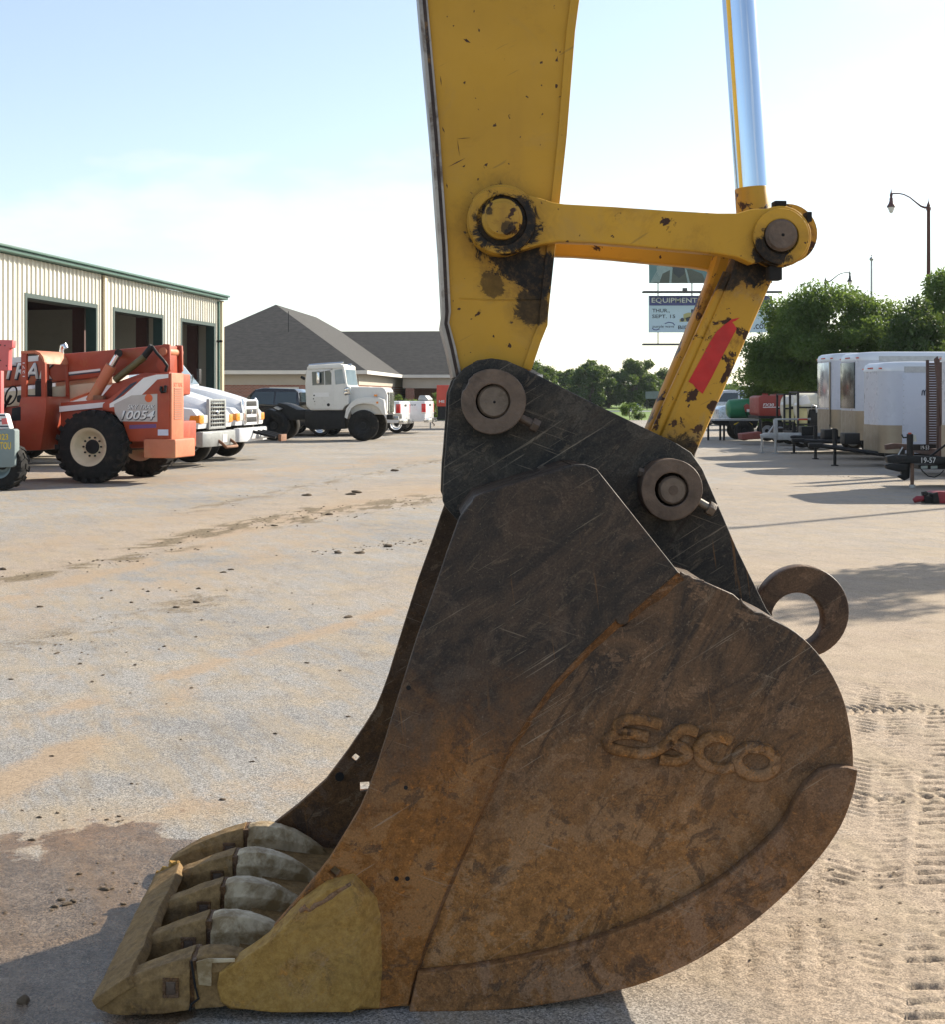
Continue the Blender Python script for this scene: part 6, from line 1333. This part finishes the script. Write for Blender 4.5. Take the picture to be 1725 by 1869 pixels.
def tank_rig(label, px0, px1, d, top, back):
    Q = Frame.at(px0, d, 0.0); root = thing('tank_rig', label, 'tank trailer', Q, 'tank rigs in black frames'); P = Q.poly
    w = (px1-px0)/FPX*d; zt = Q.uz(px0, top, 0)[1]
    for u in (0, w):
        for v in (0, 1.0): MB().box((u-0.03, v-0.03, 0.5), (u+0.03, v+0.03, zt)).build('frame_post', M_TONGUE, root)
    for v in (0, 1.0):
        for z in (zt, zt-0.45, 0.75): MB().box((-0.03, v-0.025, z-0.025), (w+0.03, v+0.025, z+0.025)).build('frame_rail', M_TONGUE, root)
    for u in (0, w): MB().box((u-0.025, 0, zt-0.025), (u+0.025, 1.0, zt+0.025)).build('frame_rail', M_TONGUE, root)
    MB().lathe([(0, -0.02), (0.30, 0.0), (0.40, 0.06), (0.42, 0.5), (0.40, w*0.88), (0.30, w*0.93), (0, w*0.94)], (0.05, 0.5, zt-0.42), (1, 0, 0), 24).build('tank', M_TANK, root, 40)
    MB().box((0.05, 0.1, 0.75), (w*0.45, 0.6, 1.32)).build('pump_cover', mat('yellow_tint_cover', (0.55, 0.50, 0.25), 0.5), root, None, 0.04)
    MB().prism([(0.0, 1.30), (0.12, 1.55), (0.3, 1.62), (0.42, 1.35)], 0.1, 0.6).build('hopper', M_PRINTW, root, None, 0.02)
    MB().box((w*0.5, 0.05, 0.7), (w*0.95, 0.6, 1.2)).build('engine', M_BLACKM, root, None, 0.05)
    MB().tube([(w*0.55, 0.02, 1.2), (w*0.6, -0.02, 1.32), (w*0.75, -0.02, 1.28), (w*0.8, 0.0, 1.1)], 0.03, 8).build('hose', M_STEEL, root, 60)
    MB().box((-0.2, -0.05, 0.42), (w+0.8, 1.05, 0.55)).build('deck', M_TONGUE, root)
    for v in (-0.28, 1.08): wheel(root, (w*0.6, v, 0.33), 0.32, 0.2, 0.19, M_TRW, 0, M_BLACKM, 24)
tank_rig('black framed ivory tank rig right beside the white trailers', 1457, 1500, 39.5, 716, 0)
tank_rig('black framed ivory tank rig between the red vacuum unit and the nearer rig', 1432, 1476, 42.5, 720, 0)
def vacuum_unit():
    Q = Frame.at(1388, 45.0, 0.0); root = thing('vacuum_excavator', 'red trailer vacuum unit marked 30 behind the galvanised flatbed', 'vacuum trailer', Q); P = Q.poly
    m = mat('machine_red', (0.28, 0.035, 0.022), 0.5, 0, 0.1, 3)
    b = MB().prism(P([(1385,725),(1392,722),(1424,722),(1427,724),(1427,757),(1422,760),(1388,760),(1385,755)], 0), 0, 1.5).build('engine_cover', m, root, None, 0.04)
    MB().prism(P([(1393,743),(1423,742.5),(1423,744),(1393,744.5)], 0), -0.006, 0.01).build('white_line', M_PRINTW, b)
    text('lettering', 'FX30', M_PRINTW, b, side_m(-0.003), fit(Q, 1393, 1413, 736.5, 742, 0), depth=0.002, shear=0.2, fat=0.02)
    MB().prism(P([(1416,720),(1440,720),(1440,730),(1416,730)], 0.3), 0.3, 1.2).build('filter_box', m, root, None, 0.03)
    for x in (1397, 1420): MB().cyl(Q.p(x, 722, 0.6), Q.p(x, 718.5, 0.6), 0.1, n=14).build('filler_cap', m, root, 40)
    MB().prism(P([(1384,759),(1450,760),(1450,764),(1384,764)], 0), -0.1, 1.6).build('deck', M_TONGUE, root)
    MB().prism(P([(1354,792),(1390,788),(1392,801),(1356,803)], -1.5), -1.5, -0.8).build('spoil_bucket', mat('dull_brick_red', (0.23, 0.06, 0.045), 0.7), root, None, 0.03)
    MB().tube([Q.p(1388, 765, 0), Q.p(1389, 785, 0), Q.p(1391, 800, 0)], 0.05, 8).build('suction_hose', M_TONGUE, root, 60)
    for v in (-0.3, 1.6): wheel(root, (0.6, v, 0.36), 0.35, 0.22, 0.2, M_TRW, 0, M_BLACKM, 24)
vacuum_unit()
def green_tank():
    Q = Frame.at(1331, 47.5, 0.0); root = thing('tank_trailer', 'green rounded tank on a black trailer with yellow lettering', 'tank trailer', Q); P = Q.poly
    m = mat('green_tank_paint', (0.02, 0.17, 0.07), 0.4, 0, 0.1, 3)
    w = Q.uz(1386, 740)[0]; zc = Q.uz(1331, 747)[1]
    MB().lathe([(0, 0), (0.24, 0.02), (0.33, 0.10), (0.35, 0.3), (0.36, w*0.8), (0.34, w*0.98), (0, w)], (0, 0.5, zc), (1, 0, 0.03), 28).build('tank', m, root, 40)
    MB().prism(P([(1359,741),(1364,737),(1371,741),(1371,752),(1362,752)], 0), 0.0, 0.14).build('control_box', m_red_box, root, None, 0.01)
    MB().prism(P([(1363.5,747),(1370,747),(1370,752),(1363.5,752)], 0), -0.008, 0.02).build('label_plate', M_PRINTW, root)
    MB().tube([Q.p(1361, 752, 0.05), Q.p(1366, 763, 0.05), Q.p(1369, 752, 0.05)], 0.02, 6).build('box_stand', M_TONGUE, root)
    MB().prism(P([(1305,765),(1388,765),(1388,768),(1305,768)], 0), -0.05, 1.1).build('deck', M_STEEL, root)
    s = MB().prism(P([(1331,768),(1384,768),(1380,781),(1336,782)], 0), -0.05, 0.0).build('sign_board', M_TONGUE, root)
    my = mat('yellow_sign_print', (0.62, 0.42, 0.03), 0.5)
    MB().prism(P([(1340,774),(1348,770.5),(1358,769),(1368,770.5),(1374,774),(1374,776),(1368,773),(1358,771.5),(1348,773),(1340,776)], -0.05), -0.056, -0.05).build('painted_arc', my, s)
    for y0 in (773.5, 777): MB().prism(P([(1345,y0),(1370,y0),(1370,y0+2.0),(1345,y0+2.0)], -0.05), -0.056, -0.05).build('painted_line', my, s)
    for v in (-0.28, 1.1): wheel(root, (0.5, v, 0.36), 0.35, 0.2, 0.2, M_BLACKM, 0, M_BLACKM, 24)
    MB().prism(P([(1300,768),(1332,768),(1332,776),(1312,776),(1300,772)], 0.2), 0.2, 0.9).build('tongue', M_TONGUE, root)
    for px in (1296, 1318, 1325): 
        u = Q.uz(px, 780)[0]; MB().cyl((u, 0.3, 0.0), (u, 0.3, 0.62), 0.04, n=8).build('support_leg', M_TONGUE, root)
m_red_box = mat('red_box_paint', (0.33, 0.06, 0.04), 0.5)
green_tank()
pickup('pickup_truck', 'silver pale blue pickup standing behind the green tank', (1318-CX)/FPX*62 + 5.6, 62.0, mat('silver_blue_paint', (0.42, 0.50, 0.58), 0.3, 0.3, 0.04, 2, coat=0.4), None, 0.0)
pickup('pickup_truck', 'dark roofed silver pickup farther back, half hidden by the yellow link arm', (1300-CX)/FPX*72 + 4.6, 72.0, mat('silver_paint', (0.48, 0.49, 0.50), 0.3, 0.3, 0.04, 2, coat=0.4), None, 0.0)

# ---------------------------------------------------------------- billboard
def billboard():
    B = Frame.at(1297, 150.0, 0.0); root = thing('billboard', 'two deck roadside billboard with blue equipment sale advert, seen through the linkage', 'billboard', B); P = B.poly
    m_st = mat('billboard_steel', (0.06, 0.05, 0.06), 0.6); m_blue = mat('purple_blue_print', (0.045, 0.05, 0.20), 0.5, 0, 0.03)
    m_pale = mat('pale_blue_print', (0.50, 0.60, 0.72), 0.5, 0, 0.02)
    MB().cyl((0, 1.2, 0), (0, 1.2, B.uz(1297, 470)[1]), 0.5, n=20).build('column', m_st, root, 40)
    sh = MB().prism(P([(1185,540),(1410,540),(1410,607),(1185,607)]), 0.0, 0.35).build('lower_panel', m_pale, root)
    MB().prism(P([(1186,540.5),(1410,540.5),(1410,558),(1186,558)]), -0.03, 0.1).build('header_band', m_blue, sh)
    text('lettering', 'EQUIPMENT', M_PRINTW, sh, side_m(-0.035), fit(B, 1190, 1273, 544, 554.5, 0), depth=0.01, fat=0.012)
    text('lettering', 'THUR.,', M_PRINTD, sh, side_m(-0.005), fit(B, 1191, 1223, 564, 571.5, 0), depth=0.01, fat=0.012)
    text('lettering', 'SEPT. 15', M_PRINTD, sh, side_m(-0.005), fit(B, 1191, 1233, 574.5, 581, 0), depth=0.01, fat=0.012)
    text('lettering', 'purple wave', M_PRINTD, sh, side_m(-0.005), fit(B, 1192, 1231, 593.5, 600, 0), depth=0.01)
    for pts in ([(1214,591),(1221,588.5),(1229,590),(1232,594)], [(1191,599),(1194,602),(1199,602.5),(1204,600.5)]):
        MB().tube([(*[B.uz(x, y)[0]], -0.01, B.uz(x, y)[1]) for x, y in pts], 0.05, 5).build('logo_swoosh', m_blue, sh)
    text('lettering', 'BID', M_PRINTD, sh, side_m(-0.005), fit(B, 1238.5, 1259, 594.5, 601, 0), depth=0.01, fat=0.012)
    text('lettering', '.com', M_PRINTD, sh, side_m(-0.005), fit(B, 1376, 1406, 592, 601, 0), depth=0.01, fat=0.012)
    # little printed grader
    my = mat('machine_print', (0.42, 0.36, 0.16), 0.6)
    for poly, m_ in (([(1248,574),(1256,571),(1290,571),(1290,580),(1248,582)], my), ([(1262,565),(1272,565),(1272,572),(1262,572)], M_PRINTD), ([(1241,583),(1262,578),(1262,587),(1241,588)], my)):
        MB().prism(P(poly), -0.008, 0.05).build('printed_machine', m_, sh)
    for x in (1246, 1256, 1284): 
        u, z = B.uz(x, 584); MB().cyl((u, -0.012, z), (u, 0.0, z), 0.22, n=14).build('printed_wheel', M_PRINTD, sh)
    up = MB().prism(P([(1185,440),(1410,440),(1410,517),(1186,517)]), 0.0, 0.35).build('upper_panel', mat('teal_print', (0.10, 0.19, 0.20), 0.5, 0, 0.15, 0.3), root)
    mo = mat('olive_print', (0.075, 0.08, 0.06), 0.6); mg = mat('grey_green_print', (0.26, 0.32, 0.31), 0.6); md = mat('charcoal_print', (0.03, 0.035, 0.04), 0.6)
    for poly, m_, o_ in (([(1199,487),(1225,470),(1240,487),(1232,500),(1206,508),(1200,497)], mg, 0.01), ([(1204,517),(1210,500),(1226,492),(1262,492),(1282,500),(1290,517)], mo, 0.02), ([(1226,478),(1252,478),(1250,500),(1240,508),(1230,500)], md, 0.03), ([(1224,488),(1228,490),(1226,517),(1222,517)], mg, 0.035), ([(1250,489),(1254,493),(1260,517),(1256,517)], mg, 0.035)):
        MB().prism(P(poly), -o_, 0.05).build('printed_figure', m_, up)
    for k in range(7): MB().prism(P([(1187+k*2,517),(1189+k*2.5,517),(1207+k*2,485+k*4),(1205+k*2,485+k*4)]), -0.008, 0.05).build('printed_streak', mg, up)
    for y in (533, 628):
        MB().prism(P([(1172,y),(1423,y),(1423,y+3),(1172,y+3)]), -1.4, -0.2).build('catwalk', m_st, root)
        for x in (1243, 1350): MB().prism(P([(x,y-5),(x+8,y-5),(x+8,y),(x,y)]), -1.6, -1.2).build('flood_lamp', m_st, root)
    for x in (1202, 1264, 1330, 1392):
        MB().prism(P([(x,430),(x+1.6,430),(x+1.6,630),(x,630)]), 0.4, 0.6).build('upright', m_st, root)
billboard()

# ---------------------------------------------------------------- street lamps and pole
def lamp(label, px, d, ytop, dirn, m):
    Q = Frame.at(px, d, 0.0); root = thing('street_lamp', label, 'street lamp', Q, 'bell shaded street lamps'); zt = Q.uz(px, ytop)[1]
    MB().lathe([(0.16, 0), (0.16, 0.3), (0.11, 0.6), (0.10, 1.0), (0.065, zt-0.15), (0.09, zt-0.12), (0.09, zt-0.02), (0.05, zt), (0.075, zt+0.06), (0.04, zt+0.14), (0.012, zt+0.22), (0.0, zt+0.46)], (0, 0, 0), (0, 0, 1), 16).build('pole', m, root, 40)
    k = dirn*1.42
    pts = [(0, 0, zt-0.02), (k*0.10, 0, zt-0.03), (k*0.20, 0, zt+0.02), (k*0.32, 0, zt+0.15), (k*0.50, 0, zt+0.36), (k*0.66, 0, zt+0.47), (k*0.80, 0, zt+0.51), (k*1.0, 0, zt+0.50)]
    MB().tube(pts, [0.05, 0.045, 0.04, 0.032, 0.028, 0.026, 0.026, 0.03], 8).build('arm', m, root, 60)
    hd = MB().lathe([(0, 0.72), (0.012, 0.68), (0.03, 0.55), (0.06, 0.48), (0.045, 0.38), (0.07, 0.33), (0.065, 0.26), (0.10, 0.14), (0.16, 0.05), (0.17, 0.0), (0.15, 0.0)], (k, 0, zt-0.02), (0, 0, 1), 18, False).build('lamp_shade', m, root, 40)
    MB().lathe([(0, -0.24), (0.06, -0.20), (0.11, -0.08), (0.13, 0.02)], (k, 0, zt-0.02), (0, 0, 1), 16, False).build('globe', mat('lamp_globe', (0.7, 0.7, 0.66), 0.2), hd, 40)
lamp('tall rust brown street lamp with its arm reaching left, nearest the right edge', 1695, 51.0, 378, -1, mat('rust_brown_pole', (0.085, 0.035, 0.03), 0.5, 0, 0.2, 3))
lamp('dark street lamp with its arm reaching right, rising behind the round tree', 1507, 78.0, 514, 1, mat('dark_pole', (0.03, 0.035, 0.035), 0.5))
def pole():
    Q = Frame.at(1591, 95.0, 0.0); root = thing('flag_pole', 'thin bare grey pole with round finial rising behind the round tree', 'pole', Q); zt = Q.uz(1591, 476)[1]
    MB().lathe([(0.12, 0), (0.07, zt)], (0, 0, 0), (0, 0, 1), 12).build('shaft', M_STEEL, root, 40)
    MB().lathe([(0, zt-0.06), (0.13, zt+0.02), (0.16, zt+0.12), (0.1, zt+0.22), (0.02, zt+0.26), (0.02, zt+0.33), (0.07, zt+0.38), (0, zt+0.45)], (0, 0, 0), (0, 0, 1), 12).build('finial', M_STEEL, root, 40)
pole()

def far_lamp():
    lamp('street lamp standing outside the picture, only its long thin shadow shows on the right', 862.5+FPX*17.1/27.3, 27.3, 722-(9.4-1.6)/27.3*FPX, -1, MATS['rust_brown_pole'])
far_lamp()
# ---------------------------------------------------------------- foliage
def leaf_mat(name, c0, c1, trans=0.35):
    m, t, b = nt(name); n = N(t); o = n.obj()
    gi = t.nodes.new('ShaderNodeNewGeometry')
    col = n.mix(gi.outputs['Random Per Island'], c0, c1)
    col = n.mix(n.ramp(n.noise(o, 0.9, 3), 0.35, 0.65), n.mix(0.35, col, (0.4, 0.4, 0.4), 'MULTIPLY'), col)
    n.set(b.inputs['Base Color'], col); b.inputs['Roughness'].default_value = 0.55; b.inputs['Specular IOR Level'].default_value = 0.3
    tr = t.nodes.new('ShaderNodeBsdfTranslucent'); n.set(tr.inputs['Color'], n.mix(0.5, col, (0.30, 0.42, 0.06)))
    ms = t.nodes.new('ShaderNodeMixShader'); ms.inputs[0].default_value = trans
    out = [q for q in t.nodes if q.type == 'OUTPUT_MATERIAL'][0]
    t.links.new(b.outputs[0], ms.inputs[1]); t.links.new(tr.outputs[0], ms.inputs[2]); t.links.new(ms.outputs[0], out.inputs[0])
    return m
M_BARK = mat('bark', (0.10, 0.075, 0.055), 0.9, 0, 0.3, 8, bump=0.4, bscale=20)
def leaves(name, centres, radii, count, size, m, seed, droop=0.0, flat=0.75):
    """count leaf faces spread through ball-shaped sprays; each leaf is a folded blade"""
    g = np.random.default_rng(seed); C = np.array(centres); R = np.array(radii); w = R**2.2; w /= w.sum()
    idx = g.choice(len(C), count, p=w)
    d = g.normal(size=(count, 3)); d /= np.linalg.norm(d, axis=1)[:, None]
    r = g.random(count)**0.5 + np.maximum(0, g.normal(size=count))*0.16
    P = C[idx] + d*(r*R[idx])[:, None]*np.array([1, 1, flat])
    a = g.normal(size=(count, 3)) + d*0.7; a[:, 2] -= droop; a /= np.linalg.norm(a, axis=1)[:, None]
    b = np.cross(a, g.normal(size=(count, 3))); b /= np.linalg.norm(b, axis=1)[:, None]
    s = size*(0.6 + 0.8*g.random(count))[:, None]
    V = np.empty((count, 4, 3)); V[:, 0] = P - a*s*0.5; V[:, 1] = P + b*s*0.24; V[:, 2] = P + a*s*0.6; V[:, 3] = P - b*s*0.24
    me = bpy.data.meshes.new(name); me.vertices.add(count*4); me.vertices.foreach_set('co', V.ravel())
    me.loops.add(count*4); me.loops.foreach_set('vertex_index', np.arange(count*4)); me.polygons.add(count)
    me.polygons.foreach_set('loop_start', np.arange(0, count*4, 4)); me.update(calc_edges=True); me.materials.append(m)
    return me
def crown_balls(seed, rx, ry, z0, z1, n, rmin, rmax, shape='round'):
    g = np.random.default_rng(seed); c = []; r = []
    for i in range(n):
        while True:
            p = g.uniform(-1, 1, 3)
            if (p**2).sum() < 1 and (p**2).sum() > 0.12: break
        z = (z0+z1)/2 + p[2]*(z1-z0)/2; k = 1.0
        if shape == 'cone': k = 1.0 - 0.85*(z-z0)/(z1-z0)
        rr = g.uniform(rmin, rmax)*(0.55 + 0.45*k)
        c.append((p[0]*rx*k, p[1]*ry*k, z)); r.append(rr)
    return c, r
def trunk(seed, balls, h0, r0, n=14):
    g = random.Random(seed); mb = MB()
    top = Vector((g.uniform(-0.2, 0.2), g.uniform(-0.2, 0.2), h0))
    mb.tube([(0, 0, -0.05), (0.03, 0.02, h0*0.4), top], [r0*1.25, r0, r0*0.75], 10)
    for c in g.sample(balls, min(n, len(balls))):
        e = Vector(c); m = top.lerp(e, 0.5) + Vector((g.uniform(-.15, .15), g.uniform(-.15, .15), 0.1))
        mb.tube([top*0.9, m, e], [r0*0.5, r0*0.28, r0*0.08], 6)
    return mb
L_ASH = leaf_mat('ash_leaves', (0.040, 0.085, 0.020), (0.10, 0.165, 0.045), 0.4)
L_DARK = leaf_mat('dark_leaves', (0.018, 0.042, 0.012), (0.045, 0.085, 0.022), 0.22)
L_FAR = leaf_mat('far_leaves', (0.035, 0.07, 0.018), (0.075, 0.12, 0.03), 0.25)
L_BUSH = leaf_mat('bush_leaves', (0.07, 0.14, 0.025), (0.16, 0.24, 0.05), 0.3)
def tree(name, label, X, Y, rx, ry, z0, z1, n, rmin, rmax, count, size, m, seed, group, shape='round', tr=0.12, flat=0.75):
    fr = Frame(X, Y, 0); root = thing(name, label, 'tree', fr, group)
    c, r = crown_balls(seed, rx, ry, z0, z1, n, rmin, rmax, shape)
    mesh = leaves('crown', c, r, count, size, m, seed+1, flat=flat)
    link(bpy.data.objects.new('crown', mesh), root)
    trunk(seed, c, z0 + 0.25*(z1-z0), tr).build('trunk', M_BARK, root, 60)
    return root
def px_tree(name, label, px, d, wpx, ytop, z0, **k):
    X = (px-CX)/FPX*d; rx = wpx/2/FPX*d; z1 = CH + (HY-ytop)/FPX*d
    return tree(name, label, X, d, rx, rx*0.9, z0, z1, **k)
px_tree('broadleaf_tree', 'round light green broadleaf tree behind the parked trailers', 1512, 48.0, 262, 528, 1.2, n=120, rmin=0.3, rmax=0.8, count=95000, size=0.115, m=L_ASH, seed=21, group=None)
px_tree('broadleaf_tree', 'tall loose leaved tree at the right edge beside the rust brown lamp', 1735, 46.0, 100, 500, 1.5, n=40, rmin=0.35, rmax=0.7, count=30000, size=0.12, m=L_ASH, seed=31, group=None)
px_tree('juniper_tree', 'dark conical evergreen between the round tree and the right edge', 1672, 44.0, 100, 552, 0.2, n=60, rmin=0.3, rmax=0.6, count=26000, size=0.12, m=L_DARK, seed=41, group=None)
px_tree('broadleaf_tree', 'low leafy tree filling the gap under the round tree by the red unit', 1430, 52.0, 130, 610, 0.3, n=40, rmin=0.4, rmax=0.8, count=26000, size=0.12, m=L_ASH, seed=51, group=None)
tree('broadleaf_tree', 'small tree outside the picture whose soft shadow falls beside the lifting eye', 9.6, 15.9, 0.9, 0.9, 3.0, 4.8, 16, 0.3, 0.5, 7000, 0.11, L_ASH, 61, None, tr=0.05)
# line of trees across the field
far = [(985,150,66,668,'leftmost tree of the far line, half hidden by the arm'), (1030,168,70,672,'low tree second from the arm in the far line'), (1078,160,62,664,'thin topped tree in the far line above the bucket ear'),
       (1112,172,80,680,'broad dark tree in the middle of the far line'), (1158,165,72,653,'tallest tree of the far line, just left of the yellow link'), (1200,170,76,672,'tree in the far line beside the yellow link arm'),
       (1240,176,80,676,'far line tree behind the yellow link arm'), (1290,185,70,690,'far line tree standing lowest, right of the link arm'), (930,160,80,676,'far line tree hidden mostly behind the bucket ear'), (1336,230,40,700,'small far tree against the pale hill')]
protos = []
for i, (px, d, w, top, lab) in enumerate(far):
    X = (px-CX)/FPX*d; rx = w/2/FPX*d*1.25; z1 = CH + (HY-top)/FPX*d
    tree('field_tree', lab, X, d, rx, rx, 0.3, z1, 40, 0.45, 1.0, 14000, 0.30, L_FAR, 100+i*3, 'trees beyond the mown field', tr=0.18)
# dense undergrowth under that line
c, r = crown_balls(77, 24, 5, 0.0, 2.6, 90, 0.8, 1.5)
me = leaves('undergrowth', [(a, b, max(0.5, z)) for a, b, z in c], r, 16000, 0.45, L_FAR, 78)
o = link(bpy.data.objects.new('undergrowth', me)); o.location = ((1120-CX)/FPX*178, 178, 0)
tag(o, 'dense dark undergrowth filling the foot of the far line of trees', 'undergrowth', kind='stuff')
def bush(name, label, px, d, w, h, seed, m, count=2500, size=0.10, group=None):
    X = (px-CX)/FPX*d; fr = Frame(X, d, 0); root = thing(name, label, 'shrub', fr, group)
    c, r = crown_balls(seed, w/2, w/2.5, 0.15, h, 14, 0.16, 0.32)
    link(bpy.data.objects.new('foliage', leaves('foliage', c, r, count, size, m, seed)), root)
    trunk(seed, c, 0.2, 0.03, 8).build('stem', M_BARK, root, 60)
bush('shrub', 'bright green clipped shrub behind the first white pickup', 712, 66.0, 1.7, 1.62, 5, L_BUSH, group='office shrubs')
bush('shrub', 'larger darker shrub by the dark office entrance', 737, 67.0, 1.9, 1.72, 6, L_ASH, 3200, group='office shrubs')
bush('shrub', 'small green shrub beside the red box trailer', 791, 70.0, 1.2, 1.75, 8, L_BUSH, group='office shrubs')
bush('shrub', 'bright weed clump at the near edge of the mown field', 1150, 88.0, 1.5, 1.1, 9, L_BUSH)
bush('shrub', 'low dark tuft right of the bright weed clump', 1166, 87.0, 0.7, 0.45, 10, L_DARK, 900)
def field_car():
    Q = Frame.at(1146, 136.0, 0.0); root = thing('utility_cart', 'small white utility cart with dark canopy out on the mown field', 'cart', Q)
    low = [(0,0.3),(0,0.75),(0.3,0.85),(1.0,0.9),(2.2,0.92),(2.5,0.85),(2.6,0.35)]
    MB().prism(low, 0, 1.6).build('body', M_WHITE, root, None, 0.05)
    MB().prism([(0.55,0.88),(0.95,1.35),(1.9,1.38),(2.4,0.9)], 0.12, 1.48).build('cabin', M_GLASS, root, None, 0.05)
    root.scale = (0.56, 0.56, 0.56)
    for u in (0.5, 2.05):
        for v in (0, 1.4): wheel(root, (u, v, 0.3), 0.3, 0.2, 0.18, M_CHROMEP, 0, M_BLACKM, 18)
field_car()
def field_sign():
    Q = Frame.at(1190, 150.0, 0.0); root = thing('field_sign', 'small grey board on posts in front of the far trees', 'sign', Q); P = Q.poly
    MB().prism(P([(1179,715),(1203,714),(1203,728),(1179,728)]), 0, 0.1).build('board', mat('grey_board', (0.16, 0.18, 0.19), 0.7), root)
    for x in (1181, 1200): MB().prism(P([(x,728),(x+1.5,728),(x+1.5,748),(x,748)]), 0.0, 0.1).build('post', M_BLACKM, root)
field_sign()

# ---------------------------------------------------------------- clods and stones on the lot
M_CLOD = mat('dry_clod', (0.115, 0.082, 0.052), 0.95, 0, 0.35, 30, bump=0.5, bscale=80)
M_CLODR = mat('red_clod', (0.22, 0.11, 0.065), 0.95, 0, 0.35, 30, bump=0.5, bscale=80)
def clod_mesh(seed):
    bm = bmesh.new(); bmesh.ops.create_icosphere(bm, subdivisions=2, radius=1.0); g = random.Random(seed)
    ph = [g.uniform(0, 6) for _ in range(6)]
    for v in bm.verts:
        p = v.co; k = 1 + 0.22*math.sin(3*p.x+ph[0])*math.sin(2.6*p.y+ph[1]) + 0.18*math.sin(5*p.z+ph[2]+2*p.x) + g.uniform(-0.06, 0.06)
        v.co = Vector((p.x*1.15*k, p.y*0.95*k, p.z*0.75*k))
    me = bpy.data.meshes.new('clod'); bm.to_mesh(me); bm.free(); me.shade_smooth(); me.materials.append(M_CLOD); return me
cm = [clod_mesh(i) for i in range(5)]
spots = [(43,1828,15,'largest round stone lying in the wet shade at the lower left'), (322,1109,9,None), (358,1100,10,None), (421,1040,7,None), (407,1045,6,None), (635,1127,9,None), (708,998,13,None), (616,1010,11,None), (656,1010,10,None),
         (146,1212,7,None), (246,1214,5,None), (406,1460,8,'ochre clod by itself on the gravel left of the tooth row'), (73,1108,7,None), (635,1308,6,None), (502,1339,5,None), (600,940,9,None), (720,860,9,None), (650,900,12,None), (560,905,9,None), (640,903,9,None),
         (72,1492,7,None), (105,1484,6,None), (217,1490,6,None), (195,1496,5,None), (58,1533,7,None), (192,1623,10,'single red brown clod on the wet patch'), (145,1595,7,None), (225,1650,8,None), (112,1642,8,None), (122,1650,11,None), (100,1655,8,None), (134,1645,9,None), (248,1612,6,None), (5,1040,12,None), (362,1075,6,None), (270,1080,6,None), (240,1100,5,None), (500,960,8,None), (240,1430,5,None), (460,1390,5,None), (330,1350,4,None), (560,1210,5,None), (20,1240,5,None), (300,1180,5,None), (95,1380,5,None)]
for i, (px, py, s, lab) in enumerate(spots):
    X, Y = gpt(px, py); r = s/FPX*Y*0.62
    me = cm[i % 5]; o = bpy.data.objects.new('dirt_clod' if i else 'stone', me); link(o)
    o.location = (X, Y, r*0.22); o.scale = (r*random.uniform(0.8, 1.7), r*random.uniform(0.7, 1.0), r*random.uniform(0.45, 0.75)) if i else (r*1.2, r*1.2, r*1.2); o.rotation_euler = (0, 0, random.uniform(-0.7, 0.7))
    tag(o, lab or 'small brown dirt clod lying on the open gravel lot', 'clod' if i else 'stone', 'dirt clods on the lot')
def crumbs():
    g = np.random.default_rng(5); mb = MB(); base = [(1,0,0),(-1,0,0),(0,1,0),(0,-1,0),(0,0,0.8),(0,0,-0.8)]; tri = [(0,2,4),(2,1,4),(1,3,4),(3,0,4),(2,0,5),(1,2,5),(3,1,5),(0,3,5)]
    lines = [((0,1062),(330,1002),0.25,160), ((260,1000),(560,930),0.3,160), ((480,965),(800,905),0.6,260), ((330,935),(800,838),0.6,160), ((40,1190),(420,1080),0.7,160), ((560,1010),(790,985),0.3,120), ((0,1480),(260,1480),0.3,60), ((30,1660),(260,1600),0.25,90), ((1480,1600),(1660,1720),0.35,120), ((0,1300),(700,1100),1.6,120), ((1180,860),(1330,900),0.6,60), ((1250,1700),(1700,1500),0.5,70), ((1480,868),(1580,872),0.35,70)]
    for a, b, w, n in lines:
        A = np.array(gpt(*a)); B = np.array(gpt(*b))
        for _ in range(n):
            f = g.random(); p = A + (B-A)*f + g.normal(size=2)*w*0.6; s = (0.0016 + 0.0065*g.random()**4)*(0.4 + 0.13*min(p[1], 14)); q = g.random()*6
            ca, sa = math.cos(q)*s*1.3, math.sin(q)*s*1.3
            mb.add([(p[0]+x*ca-y*sa, p[1]+x*sa+y*ca, s*0.35+z*s*0.6) for x, y, z in base], tri)
    o = mb.build('dirt_crumbs', M_CLOD, None, 60); tag(o, 'fine dirt crumbs strewn along the tyre lines on the lot', 'dirt crumbs', kind='stuff')
crumbs()

# ---------------------------------------------------------------- summer haze over the whole place
hz, t_, b_ = nt('haze_air'); t_.nodes.remove(b_)
pv = t_.nodes.new('ShaderNodeVolumePrincipled'); pv.inputs['Color'].default_value = (0.80, 0.90, 1.0, 1); pv.inputs['Density'].default_value = 0.00012
pv.inputs['Anisotropy'].default_value = 0.3
t_.links.new(pv.outputs[0], [q for q in t_.nodes if q.type == 'OUTPUT_MATERIAL'][0].inputs['Volume'])
ho = MB().box((-3600, -60, -4), (3600, 3700, 45)).build('haze', hz); tag(ho, 'pale summer haze lying over the whole yard', 'haze', kind='stuff')
